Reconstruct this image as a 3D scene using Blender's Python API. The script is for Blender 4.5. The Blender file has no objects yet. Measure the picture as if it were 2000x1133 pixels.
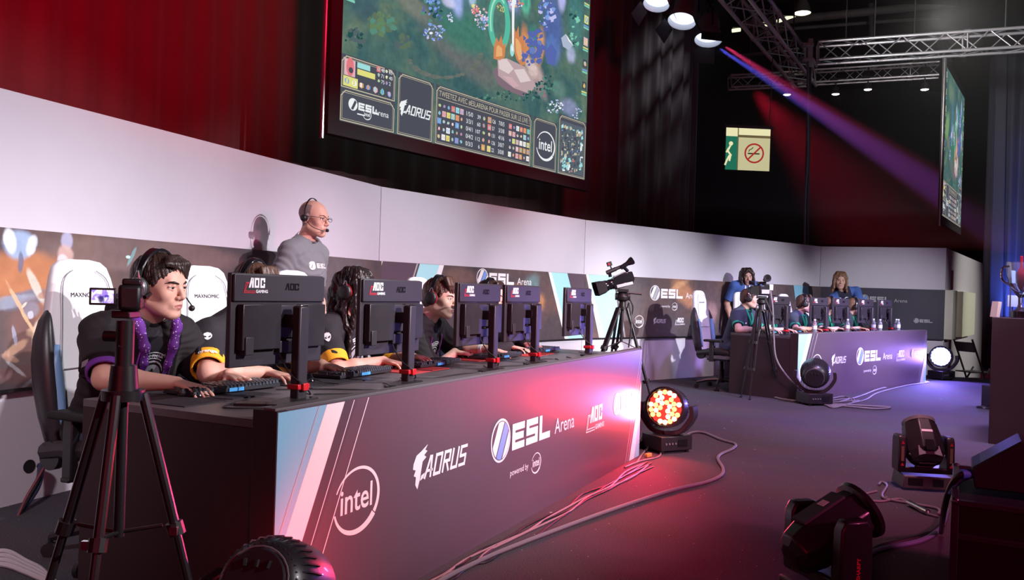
import bpy, math, random
import numpy as np
from mathutils import Vector, Matrix
random.seed(7)
SC = bpy.context.scene
COL = SC.collection
PI = math.pi
V = Vector

# ------------------------------------------------------------------ camera
FPX = 1640.0
ROLL = 0.0323
CZ = 1.2
cr, sr = math.cos(ROLL), math.sin(ROLL)
RIGHT = V((cr, 0, sr)); UP = V((-sr, 0, cr)); FWD = V((0, 1, 0))
cam_data = bpy.data.cameras.new('camera')
cam_data.sensor_width = 36.0
cam_data.lens = FPX / 2000.0 * 36.0
cam_data.clip_end = 200
cam = bpy.data.objects.new('camera', cam_data)
COL.objects.link(cam)
cam.matrix_world = Matrix(((RIGHT.x, UP.x, 0, 0), (RIGHT.y, UP.y, -1, 0), (RIGHT.z, UP.z, 0, CZ), (0, 0, 0, 1)))
SC.camera = cam

def at(px, py, Y):
    """world point seen at pixel (px, py) standing Y metres in front of the camera"""
    a = (px - 1000.0) / FPX; b = (py - 566.5) / FPX
    return V((0, 0, CZ)) + (FWD + RIGHT * a - UP * b) * Y

def on_z(px, py, z):
    a = (px - 1000.0) / FPX; b = (py - 566.5) / FPX
    d = FWD + RIGHT * a - UP * b
    return V((0, 0, CZ)) + d * ((z - CZ) / d.z)

# ------------------------------------------------------------------ view + world
SC.view_settings.view_transform = 'Standard'
SC.view_settings.look = 'None'
SC.view_settings.exposure = 0.0
SC.view_settings.gamma = 1.0
SC.view_settings.use_curve_mapping = False
SC.cycles.max_bounces = 6
SC.cycles.diffuse_bounces = 3
SC.cycles.glossy_bounces = 3
SC.cycles.transmission_bounces = 5
SC.cycles.volume_bounces = 0
SC.cycles.sample_clamp_indirect = 4.0
SC.cycles.caustics_reflective = False
SC.cycles.caustics_refractive = False
wd = bpy.data.worlds.new('hall_ambient'); SC.world = wd
wd.use_nodes = True
wd.node_tree.nodes['Background'].inputs[0].default_value = (0.050, 0.008, 0.016, 1)
wd.node_tree.nodes['Background'].inputs[1].default_value = 0.95

# ------------------------------------------------------------------ stage lights and added fills
def look_rot(d):
    return V(d).to_track_quat('-Z', 'Y').to_euler()

def spot(name, loc, target, power, color, angle=60, blend=0.5, radius=0.08):
    l = bpy.data.lights.new(name, 'SPOT'); l.energy = power; l.color = color
    l.spot_size = math.radians(angle); l.spot_blend = blend; l.shadow_soft_size = radius
    o = bpy.data.objects.new(name, l); COL.objects.link(o)
    o.location = loc; o.rotation_euler = look_rot(V(target) - V(loc))
    return o

def area(name, loc, target, power, color, sx, sy=None):
    l = bpy.data.lights.new(name, 'AREA'); l.energy = power; l.color = color
    l.shape = 'RECTANGLE'; l.size = sx; l.size_y = sy or sx
    o = bpy.data.objects.new(name, l); COL.objects.link(o)
    o.location = loc; o.rotation_euler = look_rot(V(target) - V(loc))
    return o

WHITE = (0.98, 0.95, 1.0); COOL = (0.93, 0.93, 1.0); PINK = (1.0, 0.92, 0.98)
# two tall stands of profile spots on the audience side light the teams and the booth wall from low in front
KA, KB = (8.6, 0.8, 3.8), (8.4, 4.2, 3.9)
for tx, ty, tz, pw, an in ((-3.1, 3.2, 0.85, 3900, 24), (-2.2, 5.5, 0.85, 4300, 24), (-1.2, 8.1, 0.85, 5600, 22), (0.6, 10.6, 0.85, 8000, 18)):
    spot('profile_spot', (KA[0], KA[1], 5.2 if ty < 4 else 4.4 if ty < 6 else KA[2]), (tx, ty, tz), pw, PINK if ty < 7 else WHITE, an, 1.0, 0.06)
for tx, ty, tz, pw, an in ((2.2, 11.6, 0.8, 4600, 22), (4.2, 13.2, 0.8, 4300, 20), (6.2, 14.0, 0.9, 2600, 18)):
    spot('profile_spot', KB, (tx, ty, tz), pw, COOL, an, 1.0, 0.06)
spot('profile_spot', (-0.4, -1.6, 4.4), (-2.95, 3.3, 0.5), 900, PINK, 34, 1.0, 0.2)  # unseen fill, added so the lower left wall is not dark
# unseen overhead fills, added to lift faces and desks from above
spot('overhead_fill', (3.0, 4.2, 4.8), (-0.9, 4.8, 0.6), 1100, WHITE, 44, 0.9, 0.10)
spot('overhead_fill', (6.4, 8.6, 5.2), (4.0, 12.0, 0.6), 420, WHITE, 40, 0.9, 0.10)
spot('pink_front_fill', (6.0, 0.6, 2.6), (0.6, 5.2, 0.4), 1500, (1.0, 0.12, 0.40), 34, 1.0, 0.3)  # no fixture behind it; added to tint the near desk front pink
spot('violet_front_fill', (8.2, 8.0, 3.6), (5.2, 11.4, 0.3), 2800, (0.46, 0.30, 1.0), 44, 1.0, 0.3)  # added without a fixture to spread violet over the far desk front
# red washes: high on the curtain, and low from the left behind the camera
spot('red_wash_lamp', (1.0, 2.0, 4.6), (-3.9, 6.4, 4.6), 2400, (1.0, 0.0, 0.035), 62, 0.8, 0.3)
spot('red_wash_lamp', (3.4, 5.0, 5.2), (-0.8, 10.6, 4.6), 1500, (1.0, 0.02, 0.07), 56, 1.0, 0.3)
area('red_wash_lamp', (-1.2, -1.4, 1.7), (-1.1, 2.6, 0.6), 24, (1.0, 0.0, 0.06), 1.2)
spot('pink_floor_lamp', (2.6, 4.8, 5.4), (2.3, 7.6, 0.0), 1500, (1.0, 0.46, 0.60), 74, 1.0, 0.5)
# violet washes hung high on the right
spot('violet_floor_lamp', (4.6, 6.8, 5.4), (4.4, 9.2, 0.0), 2100, (0.58, 0.46, 1.0), 72, 1.0, 0.5)
spot('blue_drape_lamp', (13.9, 22.3, -0.3), (14.3, 23.6, 2.6), 420, (0.10, 0.18, 1.0), 56, 1.0, 0.05)
spot('truss_fill', (5.4, 10.8, 4.9), (9.4, 16.6, 6.3), 900, (1.0, 0.96, 0.92), 64, 1.0, 0.2)  # added fill that brightens the trusses; no fixture stands here
spot('drape_top_fill', (3.6, 11.6, 7.9), (2.3, 13.7, 4.4), 420, COOL, 26, 1.0, 0.1)  # added grazing fill that draws grey streaks on the drape folds
spot('side_wall_fill', (13.5, 11.0, 4.2), (9.0, 16.6, 0.9), 1500, (1.0, 0.97, 0.86), 40, 1.0, 0.2)  # unseen fill, added to brighten the side wall from the right

# ------------------------------------------------------------------ materials
MATS = {}
def nodes_of(m):
    return m.node_tree.nodes, m.node_tree.links

def mat(name, col, rough=0.6, metal=0.0, noise=0.0, nscale=20.0, bump=0.0, bscale=200.0, spec=0.5, coat=0.0, emit=None, estr=0.0, trans=0.0, sheen=0.0, ior=1.45):
    if name in MATS: return MATS[name]
    m = bpy.data.materials.new(name); m.use_nodes = True
    N, L = nodes_of(m); b = N['Principled BSDF']
    c = (*col[:3], 1)
    b.inputs['Base Color'].default_value = c
    b.inputs['Roughness'].default_value = rough; b.inputs['Metallic'].default_value = metal
    b.inputs['Specular IOR Level'].default_value = spec; b.inputs['Coat Weight'].default_value = coat
    b.inputs['Transmission Weight'].default_value = trans; b.inputs['IOR'].default_value = ior
    b.inputs['Sheen Weight'].default_value = sheen
    if emit: b.inputs['Emission Color'].default_value = (*emit, 1); b.inputs['Emission Strength'].default_value = estr
    tc = N.new('ShaderNodeTexCoord')
    if noise > 0:
        n = N.new('ShaderNodeTexNoise'); n.inputs['Scale'].default_value = nscale; n.inputs['Detail'].default_value = 4
        L.new(tc.outputs['Object'], n.inputs['Vector'])
        mx = N.new('ShaderNodeMix'); mx.data_type = 'RGBA'
        mx.inputs[6].default_value = (*[max(0, x * (1 - noise)) for x in col[:3]], 1)
        mx.inputs[7].default_value = (*[min(1, x * (1 + noise)) for x in col[:3]], 1)
        L.new(n.outputs['Fac'], mx.inputs[0]); L.new(mx.outputs[2], b.inputs['Base Color'])
    if bump > 0:
        n2 = N.new('ShaderNodeTexNoise'); n2.inputs['Scale'].default_value = bscale; n2.inputs['Detail'].default_value = 3
        L.new(tc.outputs['Object'], n2.inputs['Vector'])
        bp = N.new('ShaderNodeBump'); bp.inputs['Strength'].default_value = bump; bp.inputs['Distance'].default_value = 0.002
        L.new(n2.outputs['Fac'], bp.inputs['Height']); L.new(bp.outputs['Normal'], b.inputs['Normal'])
    MATS[name] = m
    return m

def emat(name, col, s):
    if name in MATS: return MATS[name]
    m = bpy.data.materials.new(name); m.use_nodes = True
    N, L = nodes_of(m); N.remove(N['Principled BSDF'])
    e = N.new('ShaderNodeEmission'); e.inputs[0].default_value = (*col[:3], 1); e.inputs[1].default_value = s
    L.new(e.outputs[0], N['Material Output'].inputs[0])
    MATS[name] = m
    return m

def blob_color(N, L, base_col_socket, blobs, coord, warp_scale=3.0, warp=0.12, edge=0.35):
    """soft painted patches: (x, z, rx, rz, angle_deg, colour, opacity) over a base colour, their edges frayed by noise"""
    nz = N.new('ShaderNodeTexNoise'); nz.inputs['Scale'].default_value = warp_scale; nz.inputs['Detail'].default_value = 6; nz.inputs['Roughness'].default_value = 0.65
    L.new(coord, nz.inputs['Vector'])
    sb = N.new('ShaderNodeVectorMath'); sb.operation = 'SUBTRACT'; sb.inputs[1].default_value = (0.5, 0.5, 0.5)
    L.new(nz.outputs['Color'], sb.inputs[0])
    sc = N.new('ShaderNodeVectorMath'); sc.operation = 'SCALE'; sc.inputs['Scale'].default_value = warp * 2
    L.new(sb.outputs[0], sc.inputs[0])
    ad = N.new('ShaderNodeVectorMath'); ad.operation = 'ADD'
    L.new(coord, ad.inputs[0]); L.new(sc.outputs[0], ad.inputs[1])
    cur = base_col_socket
    for (x, z, rx, rz, an, colr, op) in blobs:
        mp = N.new('ShaderNodeMapping'); mp.vector_type = 'TEXTURE'
        mp.inputs['Location'].default_value = (x, 0, z)
        mp.inputs['Rotation'].default_value = (0, -math.radians(an), 0)
        mp.inputs['Scale'].default_value = (rx, 1000, rz)
        L.new(ad.outputs[0], mp.inputs['Vector'])
        ln = N.new('ShaderNodeVectorMath'); ln.operation = 'LENGTH'; L.new(mp.outputs[0], ln.inputs[0])
        mr = N.new('ShaderNodeMapRange'); mr.interpolation_type = 'SMOOTHSTEP'
        mr.inputs[1].default_value = 1.0; mr.inputs[2].default_value = edge; mr.inputs[3].default_value = 0; mr.inputs[4].default_value = op
        L.new(ln.outputs['Value'], mr.inputs[0])
        mx = N.new('ShaderNodeMix'); mx.data_type = 'RGBA'
        L.new(mr.outputs[0], mx.inputs[0]); L.new(cur, mx.inputs[6]); mx.inputs[7].default_value = (*colr, 1)
        cur = mx.outputs[2]
    return cur

def painted(name, stops, blobs, scale=1.2, rough=0.45, emission=0.0, warp_scale=3.0, warp=0.12, seed=0.0, detail=8, fine=0.0, edge=0.35):
    """a printed or projected picture made of cloudy noise plus painted patches"""
    if name in MATS: return MATS[name]
    m = bpy.data.materials.new(name); m.use_nodes = True
    N, L = nodes_of(m); b = N['Principled BSDF']
    tc = N.new('ShaderNodeTexCoord')
    mp = N.new('ShaderNodeMapping'); mp.inputs['Location'].default_value = (seed, seed * 2, 0)
    L.new(tc.outputs['Object'], mp.inputs['Vector'])
    n = N.new('ShaderNodeTexNoise'); n.inputs['Scale'].default_value = scale; n.inputs['Detail'].default_value = detail; n.inputs['Distortion'].default_value = 0.8
    L.new(mp.outputs[0], n.inputs['Vector'])
    rp = N.new('ShaderNodeValToRGB')
    el = rp.color_ramp.elements
    while len(el) < len(stops): el.new(0.5)
    for i, (p, c) in enumerate(stops):
        el[i].position = p; el[i].color = (*c, 1)
    L.new(n.outputs['Fac'], rp.inputs[0])
    col = blob_color(N, L, rp.outputs[0], blobs, tc.outputs['Object'], warp_scale, warp, edge)
    if fine > 0:
        n3 = N.new('ShaderNodeTexNoise'); n3.inputs['Scale'].default_value = 14; n3.inputs['Detail'].default_value = 8
        L.new(tc.outputs['Object'], n3.inputs['Vector'])
        mr = N.new('ShaderNodeMapRange'); mr.inputs[1].default_value = 0.3; mr.inputs[2].default_value = 0.7; mr.inputs[3].default_value = 1 - fine; mr.inputs[4].default_value = 1 + fine
        L.new(n3.outputs['Fac'], mr.inputs[0])
        ml = N.new('ShaderNodeVectorMath'); ml.operation = 'SCALE'
        L.new(col, ml.inputs[0]); L.new(mr.outputs[0], ml.inputs['Scale'])
        col = ml.outputs[0]
    if emission > 0:
        N.remove(b)
        e = N.new('ShaderNodeEmission'); e.inputs[1].default_value = emission
        L.new(col, e.inputs[0]); L.new(e.outputs[0], N['Material Output'].inputs[0])
    else:
        L.new(col, b.inputs['Base Color']); b.inputs['Roughness'].default_value = rough
    MATS[name] = m
    return m

# ------------------------------------------------------------------ mesh builder
def frame_of(d, ref=None):
    d = V(d).normalized()
    r = V(ref) if ref else (V((0, 0, 1)) if abs(d.z) < 0.95 else V((1, 0, 0)))
    x = r.cross(d)
    if x.length < 1e-6: x = V((1, 0, 0)).cross(d)
    x.normalize(); y = d.cross(x)
    return x, y, d

class MB:
    def __init__(s): s.v = []; s.f = []; s.m = []; s.s = []
    def add(s, vs, fs, m=None, smooth=False):
        k = len(s.v); s.v += [tuple(p) for p in vs]
        for f in fs: s.f.append([i + k for i in f]); s.m.append(m); s.s.append(smooth)
        return s
    def box(s, c, d, R=None, m=None, taper=None):
        hx, hy, hz = d[0] / 2, d[1] / 2, d[2] / 2
        vs = []
        for z in (-hz, hz):
            t = taper if (taper and z > 0) else (1, 1)
            for x, y in ((-hx, -hy), (hx, -hy), (hx, hy), (-hx, hy)):
                p = V((x * t[0], y * t[1], z))
                if R is not None: p = R @ p
                vs.append(V(c) + p)
        return s.add(vs, [(0, 3, 2, 1), (4, 5, 6, 7), (0, 1, 5, 4), (1, 2, 6, 5), (2, 3, 7, 6), (3, 0, 4, 7)], m)
    def prism(s, poly, y0, y1, m=None, axes=None, O=(0, 0, 0)):
        """polygon in x,z extruded along y; axes = (u, w, n) world vectors for x, z, y"""
        u, w, n = axes or (V((1, 0, 0)), V((0, 0, 1)), V((0, 1, 0)))
        k = len(poly); O = V(O)
        vs = [O + V(u) * x + V(w) * z + V(n) * y0 for x, z in poly] + [O + V(u) * x + V(w) * z + V(n) * y1 for x, z in poly]
        fs = [tuple(range(k)), tuple(range(2 * k - 1, k - 1, -1))] + [(i, i + k, (i + 1) % k + k, (i + 1) % k) for i in range(k)]
        return s.add(vs, fs, m)
    def cyl(s, a, b, ra, rb=None, n=16, m=None, caps=True, smooth=True):
        a, b = V(a), V(b); rb = ra if rb is None else rb
        x, y, d = frame_of(b - a)
        vs = []
        for c, r in ((a, ra), (b, rb)):
            vs += [c + x * (r * math.cos(2 * PI * i / n)) + y * (r * math.sin(2 * PI * i / n)) for i in range(n)]
        s.add(vs, [(i, (i + 1) % n, (i + 1) % n + n, i + n) for i in range(n)], m, smooth)
        if caps:
            s.add(vs[:n], [tuple(range(n - 1, -1, -1))], m); s.add(vs[n:], [tuple(range(n))], m)
        return s
    def lathe(s, prof, O=(0, 0, 0), axis=(0, 0, 1), n=24, m=None, ref=None):
        x, y, d = frame_of(axis, ref); O = V(O); vs = []; k = len(prof)
        for r, z in prof:
            vs += [O + d * z + x * (r * math.cos(2 * PI * i / n)) + y * (r * math.sin(2 * PI * i / n)) for i in range(n)]
        fs = [(j * n + i, j * n + (i + 1) % n, (j + 1) * n + (i + 1) % n, (j + 1) * n + i) for j in range(k - 1) for i in range(n)]
        return s.add(vs, fs, m, True)
    def tube(s, path, r, n=8, m=None, smoothing=0, caps=True):
        P = [V(p) for p in path]
        if smoothing: P = catmull(P, smoothing)
        rs = r if isinstance(r, (list, tuple)) else [r] * len(P)
        if len(rs) != len(P): rs = [rs[min(len(rs) - 1, int(i * len(rs) / len(P)))] for i in range(len(P))]
        t = (P[1] - P[0]).normalized(); x, y, _ = frame_of(t); vs = []
        for i, p in enumerate(P):
            t2 = (P[min(i + 1, len(P) - 1)] - P[max(i - 1, 0)])
            t2 = t2.normalized() if t2.length > 1e-9 else t
            q = t.rotation_difference(t2); x = q @ x; y = q @ y; t = t2
            vs += [p + x * (rs[i] * math.cos(2 * PI * k / n)) + y * (rs[i] * math.sin(2 * PI * k / n)) for k in range(n)]
        fs = [(j * n + i, j * n + (i + 1) % n, (j + 1) * n + (i + 1) % n, (j + 1) * n + i) for j in range(len(P) - 1) for i in range(n)]
        if caps: fs += [tuple(range(n - 1, -1, -1)), tuple((len(P) - 1) * n + i for i in range(n))]
        return s.add(vs, fs, m, True)
    def ball(s, c, r, n=16, m=None, R=None):
        r = (r, r, r) if isinstance(r, (int, float)) else r
        vs = []; h = n // 2
        for j in range(h + 1):
            a = PI * j / h
            for i in range(n):
                b = 2 * PI * i / n
                p = V((r[0] * math.sin(a) * math.cos(b), r[1] * math.sin(a) * math.sin(b), r[2] * math.cos(a)))
                vs.append(V(c) + (R @ p if R is not None else p))
        fs = [(j * n + i, (j + 1) * n + i, (j + 1) * n + (i + 1) % n, j * n + (i + 1) % n) for j in range(h) for i in range(n)]
        return s.add(vs, fs, m, True)
    def loft(s, rings, m=None, closed=True, caps=True, smooth=True):
        n = len(rings[0]); vs = [p for r in rings for p in r]
        fs = [(j * n + i, j * n + (i + 1) % n, (j + 1) * n + (i + 1) % n, (j + 1) * n + i) for j in range(len(rings) - 1) for i in range(n if closed else n - 1)]
        if caps: fs += [tuple(range(n - 1, -1, -1)), tuple((len(rings) - 1) * n + i for i in range(n))]
        return s.add(vs, fs, m, smooth)
    def build(s, name, mats, parent=None, M=None, bevel=0.0, sharp=35, seg=2, subd=0):
        me = bpy.data.meshes.new(name)
        me.from_pydata(s.v, [], s.f); me.update()
        if not isinstance(mats, (list, tuple)): mats = [mats]
        names = []
        for mm in mats: me.materials.append(mm); names.append(mm.name)
        used = [m for m in s.m]
        idx = []
        for m in used:
            if m is None: idx.append(0)
            elif isinstance(m, int): idx.append(m)
            else:
                nm = m.name if not isinstance(m, str) else m
                if nm not in names: me.materials.append(MATS[nm]); names.append(nm)
                idx.append(names.index(nm))
        me.polygons.foreach_set('material_index', idx)
        me.polygons.foreach_set('use_smooth', [bool(a) or bevel > 0 for a in s.s])
        me.set_sharp_from_angle(angle=math.radians(sharp))
        o = bpy.data.objects.new(name, me); COL.objects.link(o)
        if parent is not None: o.parent = parent
        if M is not None: o.matrix_local = M
        if bevel > 0:
            b = o.modifiers.new('edge', 'BEVEL'); b.width = bevel; b.segments = seg; b.limit_method = 'ANGLE'; b.angle_limit = math.radians(35); b.harden_normals = False
        if subd > 0:
            b = o.modifiers.new('sub', 'SUBSURF'); b.levels = subd; b.render_levels = subd
        return o

def catmull(P, k):
    out = []
    for i in range(len(P) - 1):
        p0, p1, p2, p3 = P[max(i - 1, 0)], P[i], P[i + 1], P[min(i + 2, len(P) - 1)]
        for j in range(k):
            t = j / k
            out.append(0.5 * ((2 * p1) + (p2 - p0) * t + (2 * p0 - 5 * p1 + 4 * p2 - p3) * t * t + (3 * p1 - p0 - 3 * p2 + p3) * t ** 3))
    out.append(P[-1]); return out

def tag(o, label=None, cat=None, group=None, kind=None):
    if label: o['label'] = label
    if cat: o['category'] = cat
    if group: o['group'] = group
    if kind: o['kind'] = kind
    return o

def thing(name, label, cat, M=None, group=None):
    o = bpy.data.objects.new(name, None); COL.objects.link(o); o.empty_display_size = 0.1
    if M is not None: o.matrix_world = M
    return tag(o, label, cat, group)

def copy_tree(o, M=None, parent=None):
    c = o.copy(); COL.objects.link(c); c.parent = parent
    if M is not None: c.matrix_world = M
    for ch in list(o.children): copy_tree(ch, None, c)
    return c

def TM(loc, rz=0.0, rx=0.0, ry=0.0, s=1.0):
    return Matrix.Translation(V(loc)) @ Matrix.Rotation(rz, 4, 'Z') @ Matrix.Rotation(rx, 4, 'X') @ Matrix.Rotation(ry, 4, 'Y') @ Matrix.Scale(s, 4)

def panel_M(p, q, z=0.0):
    """local x runs p->q, local z up, local y away from the viewer"""
    p, q = V((p[0], p[1], z)), V((q[0], q[1], z)); u = (q - p).normalized(); w = V((0, 0, 1)); n = w.cross(u)
    return Matrix(((u.x, n.x, 0, p.x), (u.y, n.y, 0, p.y), (u.z, n.z, 1, p.z), (0, 0, 0, 1))), (q - p).length

def axes_M(x, y, z, o):
    return Matrix(((x[0], y[0], z[0], o[0]), (x[1], y[1], z[1], o[1]), (x[2], y[2], z[2], o[2]), (0, 0, 0, 1)))

# ------------------------------------------------------------------ flat print: letters and marks laid on a surface (local x, z; y = -off)
_TX = {}
def text_tris(body, bold=0.0):
    k = (body, bold)
    if k not in _TX:
        c = bpy.data.curves.new('t', 'FONT'); c.body = body; c.size = 1.0; c.offset = bold; c.resolution_u = 3
        o = bpy.data.objects.new('t', c)
        me = bpy.data.meshes.new_from_object(o)
        vs = [(v.co.x, v.co.y) for v in me.vertices]; fs = [tuple(p.vertices) for p in me.polygons]
        x0 = min(v[0] for v in vs); x1 = max(v[0] for v in vs)
        bpy.data.objects.remove(o); bpy.data.curves.remove(c); bpy.data.meshes.remove(me)
        _TX[k] = ([(x - x0, y) for x, y in vs], fs, x1 - x0)
    return _TX[k]

class Pr:
    """prints on the local plane y = -off of mesh builder mb"""
    def __init__(s, mb, off=0.002, map=None, step=0.0006): s.mb = mb; s.off = off; s.k = 0; s.map = map; s.step = step
    def P(s, x, z, lay):
        o = s.off + lay * s.step
        return s.map(x, z, o) if s.map else (x, -o, z)
    def poly(s, pts, m, lay=0):
        s.mb.add([s.P(x, z, lay) for x, z in pts], [tuple(range(len(pts)))], m)
    def rect(s, x0, z0, x1, z1, m, lay=0): s.poly([(x0, z0), (x1, z0), (x1, z1), (x0, z1)], m, lay)
    def text(s, body, x, z, h, m, lay=1, bold=0.0, slant=0.0, align='l', wscale=1.0, rot=0.0):
        vs, fs, w = text_tris(body, bold); k = h / 0.7
        dx = {'l': 0, 'c': -w * k * wscale / 2, 'r': -w * k * wscale}[align]
        c, si = math.cos(rot), math.sin(rot); pts = []
        for a, b in vs:
            X = a * k * wscale + dx + slant * b * k; Z = b * k
            pts.append(s.P(x + X * c - Z * si, z + X * si + Z * c, lay))
        s.mb.add(pts, fs, m)
        return w * k * wscale
    def stroke(s, pts, w, m, lay=1):
        for (ax, az), (bx, bz) in zip(pts, pts[1:]):
            d = math.hypot(bx - ax, bz - az) or 1e-6; ux, uz = (bx - ax) / d, (bz - az) / d; h = w / 2; s.k += 1; lay = int(lay) + .12 * (s.k % 6)
            ax2, az2, bx2, bz2 = ax - ux * h * 0.98, az - uz * h * 0.98, bx + ux * h * 0.98, bz + uz * h * 0.98
            s.poly([(ax2 - uz * h, az2 + ux * h), (bx2 - uz * h, bz2 + ux * h), (bx2 + uz * h, bz2 - ux * h), (ax2 + uz * h, az2 - ux * h)], m, lay)
    def arc(s, cx, cz, rx, rz, a0, a1, w0, w1, m, lay=1, n=28, rot=0.0):
        pts_o, pts_i = [], []
        c, si = math.cos(rot), math.sin(rot)
        for i in range(n + 1):
            t = i / n; a = math.radians(a0 + (a1 - a0) * t); w = (w0 + (w1 - w0) * t) / 2
            for L_, r in ((pts_o, 1), (pts_i, -1)):
                X = (rx + r * w) * math.cos(a); Z = (rz + r * w) * math.sin(a)
                L_.append((cx + X * c - Z * si, cz + X * si + Z * c))
        for i in range(n): s.poly([pts_o[i], pts_o[i + 1], pts_i[i + 1], pts_i[i]], m, lay)
    def disc(s, cx, cz, rx, rz, m, lay=1, n=32):
        s.poly([(cx + rx * math.cos(2 * PI * i / n), cz + rz * math.sin(2 * PI * i / n)) for i in range(n)], m, lay)

def clip_poly(poly, a, b, c):
    out = []
    for i, p in enumerate(poly):
        q = poly[(i + 1) % len(poly)]; dp = a * p[0] + b * p[1] - c; dq = a * q[0] + b * q[1] - c
        if dp >= 0: out.append(p)
        if dp * dq < 0:
            t = dp / (dp - dq); out.append((p[0] + (q[0] - p[0]) * t, p[1] + (q[1] - p[1]) * t))
    return out

GL = {  # angular block letters on a 1 x 1 cell
 'E': [[(1, 0), (0, 0), (0, 1), (1, 1)], [(0, .5), (.9, .5)]],
 'S': [[(0, 0), (1, 0), (1, .5), (0, .5), (0, 1), (1, 1)]],
 'L': [[(0, 1), (0, 0), (1, 0)]],
 'O': [[(0, 0), (1, 0), (1, 1), (0, 1), (0, 0)]],
 'C': [[(1, .72), (1, 1), (0, 1), (0, 0), (1, 0), (1, .28)]],
 'A': [[(0, 0), (.35, 1), (1, 1), (1, 0)], [(.3, .42), (1, .42)]],
 'a': [[(0, 0), (.5, 1), (.72, 1), (.95, 0)]],
 'R': [[(0, 0), (0, 1), (1, 1), (1, .5), (.15, .5)], [(.45, .5), (1, 0)]],
 'U': [[(0, 1), (0, 0), (1, 0), (1, 1)]],
 'G': [[(1, .8), (1, 1), (0, 1), (0, 0), (1, 0), (1, .5), (.55, .5)]],
 'M': [[(0, 0), (0, 1), (.5, .5), (1, 1), (1, 0)]],
 'I': [[(.5, 0), (.5, 1)]],
 'N': [[(0, 0), (0, 1), (1, 0), (1, 1)]],
}
def block(pr, word, x, z, h, cw, gap, t, m, slant=0.0, lay=1):
    """letters of height h; cw cell width, t stroke"""
    for ch in word:
        w = cw if ch != 'I' else t * 1.2
        for st in GL[ch]:
            pts = []
            for a, b in st:
                Z = t / 2 + b * (h - t); X = x + (t / 2 + a * (w - t) if ch != 'I' else w / 2) + slant * Z
                pts.append((X, z + Z))
            pr.stroke(pts, t, m, lay)
        x += w + gap
    return x

def logo_esl(pr, x, z, h, W, B, arena=True, power=False, D=None, small=False):
    """ball with stripes + ESL (+ Arena); (x, z) bottom-left of the ball, h its height"""
    r = h / 2; cx, cz = x + r, z + r
    pr.disc(cx, cz, r, r, W, 1)
    if D is not None: pr.disc(cx, cz, r * .90, r * .90, D, 2)
    n = 36; circ = [(r * .86 * math.cos(2 * PI * i / n), r * .86 * math.sin(2 * PI * i / n)) for i in range(n)]
    a, b = math.cos(math.radians(-28)), math.sin(math.radians(-28))
    for lo, hi, mm in ((-.62, -.12, W), (-.04, .46, B), (.54, 1.0, W)):
        pl = clip_poly(clip_poly(circ, a, b, lo * r), -a, -b, -hi * r)
        if len(pl) > 2: pr.poly([(cx + p, cz + q) for p, q in pl], mm, 3)
    lh = h * .62; cw = lh * 1.12
    e = block(pr, 'ESL', x + h * 1.1, z + h * .17, lh, cw, lh * .16, lh * .27, W)
    if arena: e += h * .22; e += pr.text('Arena', e, z + h * .20, h * .40, W, 1)
    if power:
        pr.text('powered by', x + h * 1.05, z - h * .42, h * .15, W, 1)
        logo_intel(pr, x + h * 2.55, z - h * .36, h * .26, W)
    return e

def logo_intel(pr, cx, cz, r, W):
    pr.arc(cx, cz, r * 1.10, r * .94, 150, -42, r * .05, r * .15, W, 1, rot=0.12, n=40)
    pr.arc(cx, cz, r * 1.10, r * .94, 188, 316, r * .07, r * .22, W, 1, rot=0.12)
    pr.text('intel', cx - r * .02, cz - r * .30, r * .74, W, 1, bold=0.012, align='c', wscale=.90)

def logo_aorus(pr, x, z, h, W):
    """falcon head + slanted AORUS, h = letter height"""
    k = h * 1.9
    head = [(.0, .62), (.12, .80), (.30, .86), (.62, 1.0), (.50, .88), (.60, .84), (.46, .76), (.56, .70), (.40, .62), (.34, .40), (.30, .22), (.20, .0), (.10, .12), (.12, .30), (.02, .34), (.10, .46), (-.02, .50)]
    # split the bird into convex-ish fans
    H = [(x + a * k, z - h * .35 + b * k) for a, b in head]
    pr.poly(H, W, 1)
    pr.poly([(x + a * k, z - h * .35 + b * k) for a, b in ((.30, .18), (.36, .30), (.52, .34), (.44, .22))], W, 1)
    block(pr, 'aORUS', x + k * .46, z, h, h * .66, h * .13, h * .15, W, slant=.28)
    pr.stroke([(x + k * .46 + h * .25, z + h * .33), (x + k * .46 + h * .72, z + h * .33)], h * .12, W)

def logo_aoc(pr, x, z, h, W, Rd, gaming=True):
    t = h * .24
    pr.poly([(x, z), (x + h * .30, z + h), (x + h * .55, z + h), (x + h * .25, z)], W, 1)
    pr.poly([(x + h * .42, z), (x + h * .42, z + h * .9), (x + h * .68, z + h), (x + h * .68, z)], W, 1)
    block(pr, 'OC', x + h * .78, z, h, h * .66, h * .14, t * .9, W)
    if gaming: 
        pr.text('GAMING', x + h * 1.0, z - h * .50, h * .30, W, 1, bold=.03, wscale=1.0)
        for k in (0, 1):
            o = k * h * .16
            pr.stroke([(x + h * .9, z - h * .5 + o), (x - h * .62 + o, z - h * .5 + o), (x - h * .36 + o, z + h * .52 - o * .6), (x + h * .02, z + h * .52 - o * .6)], h * .06, Rd)

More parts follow.
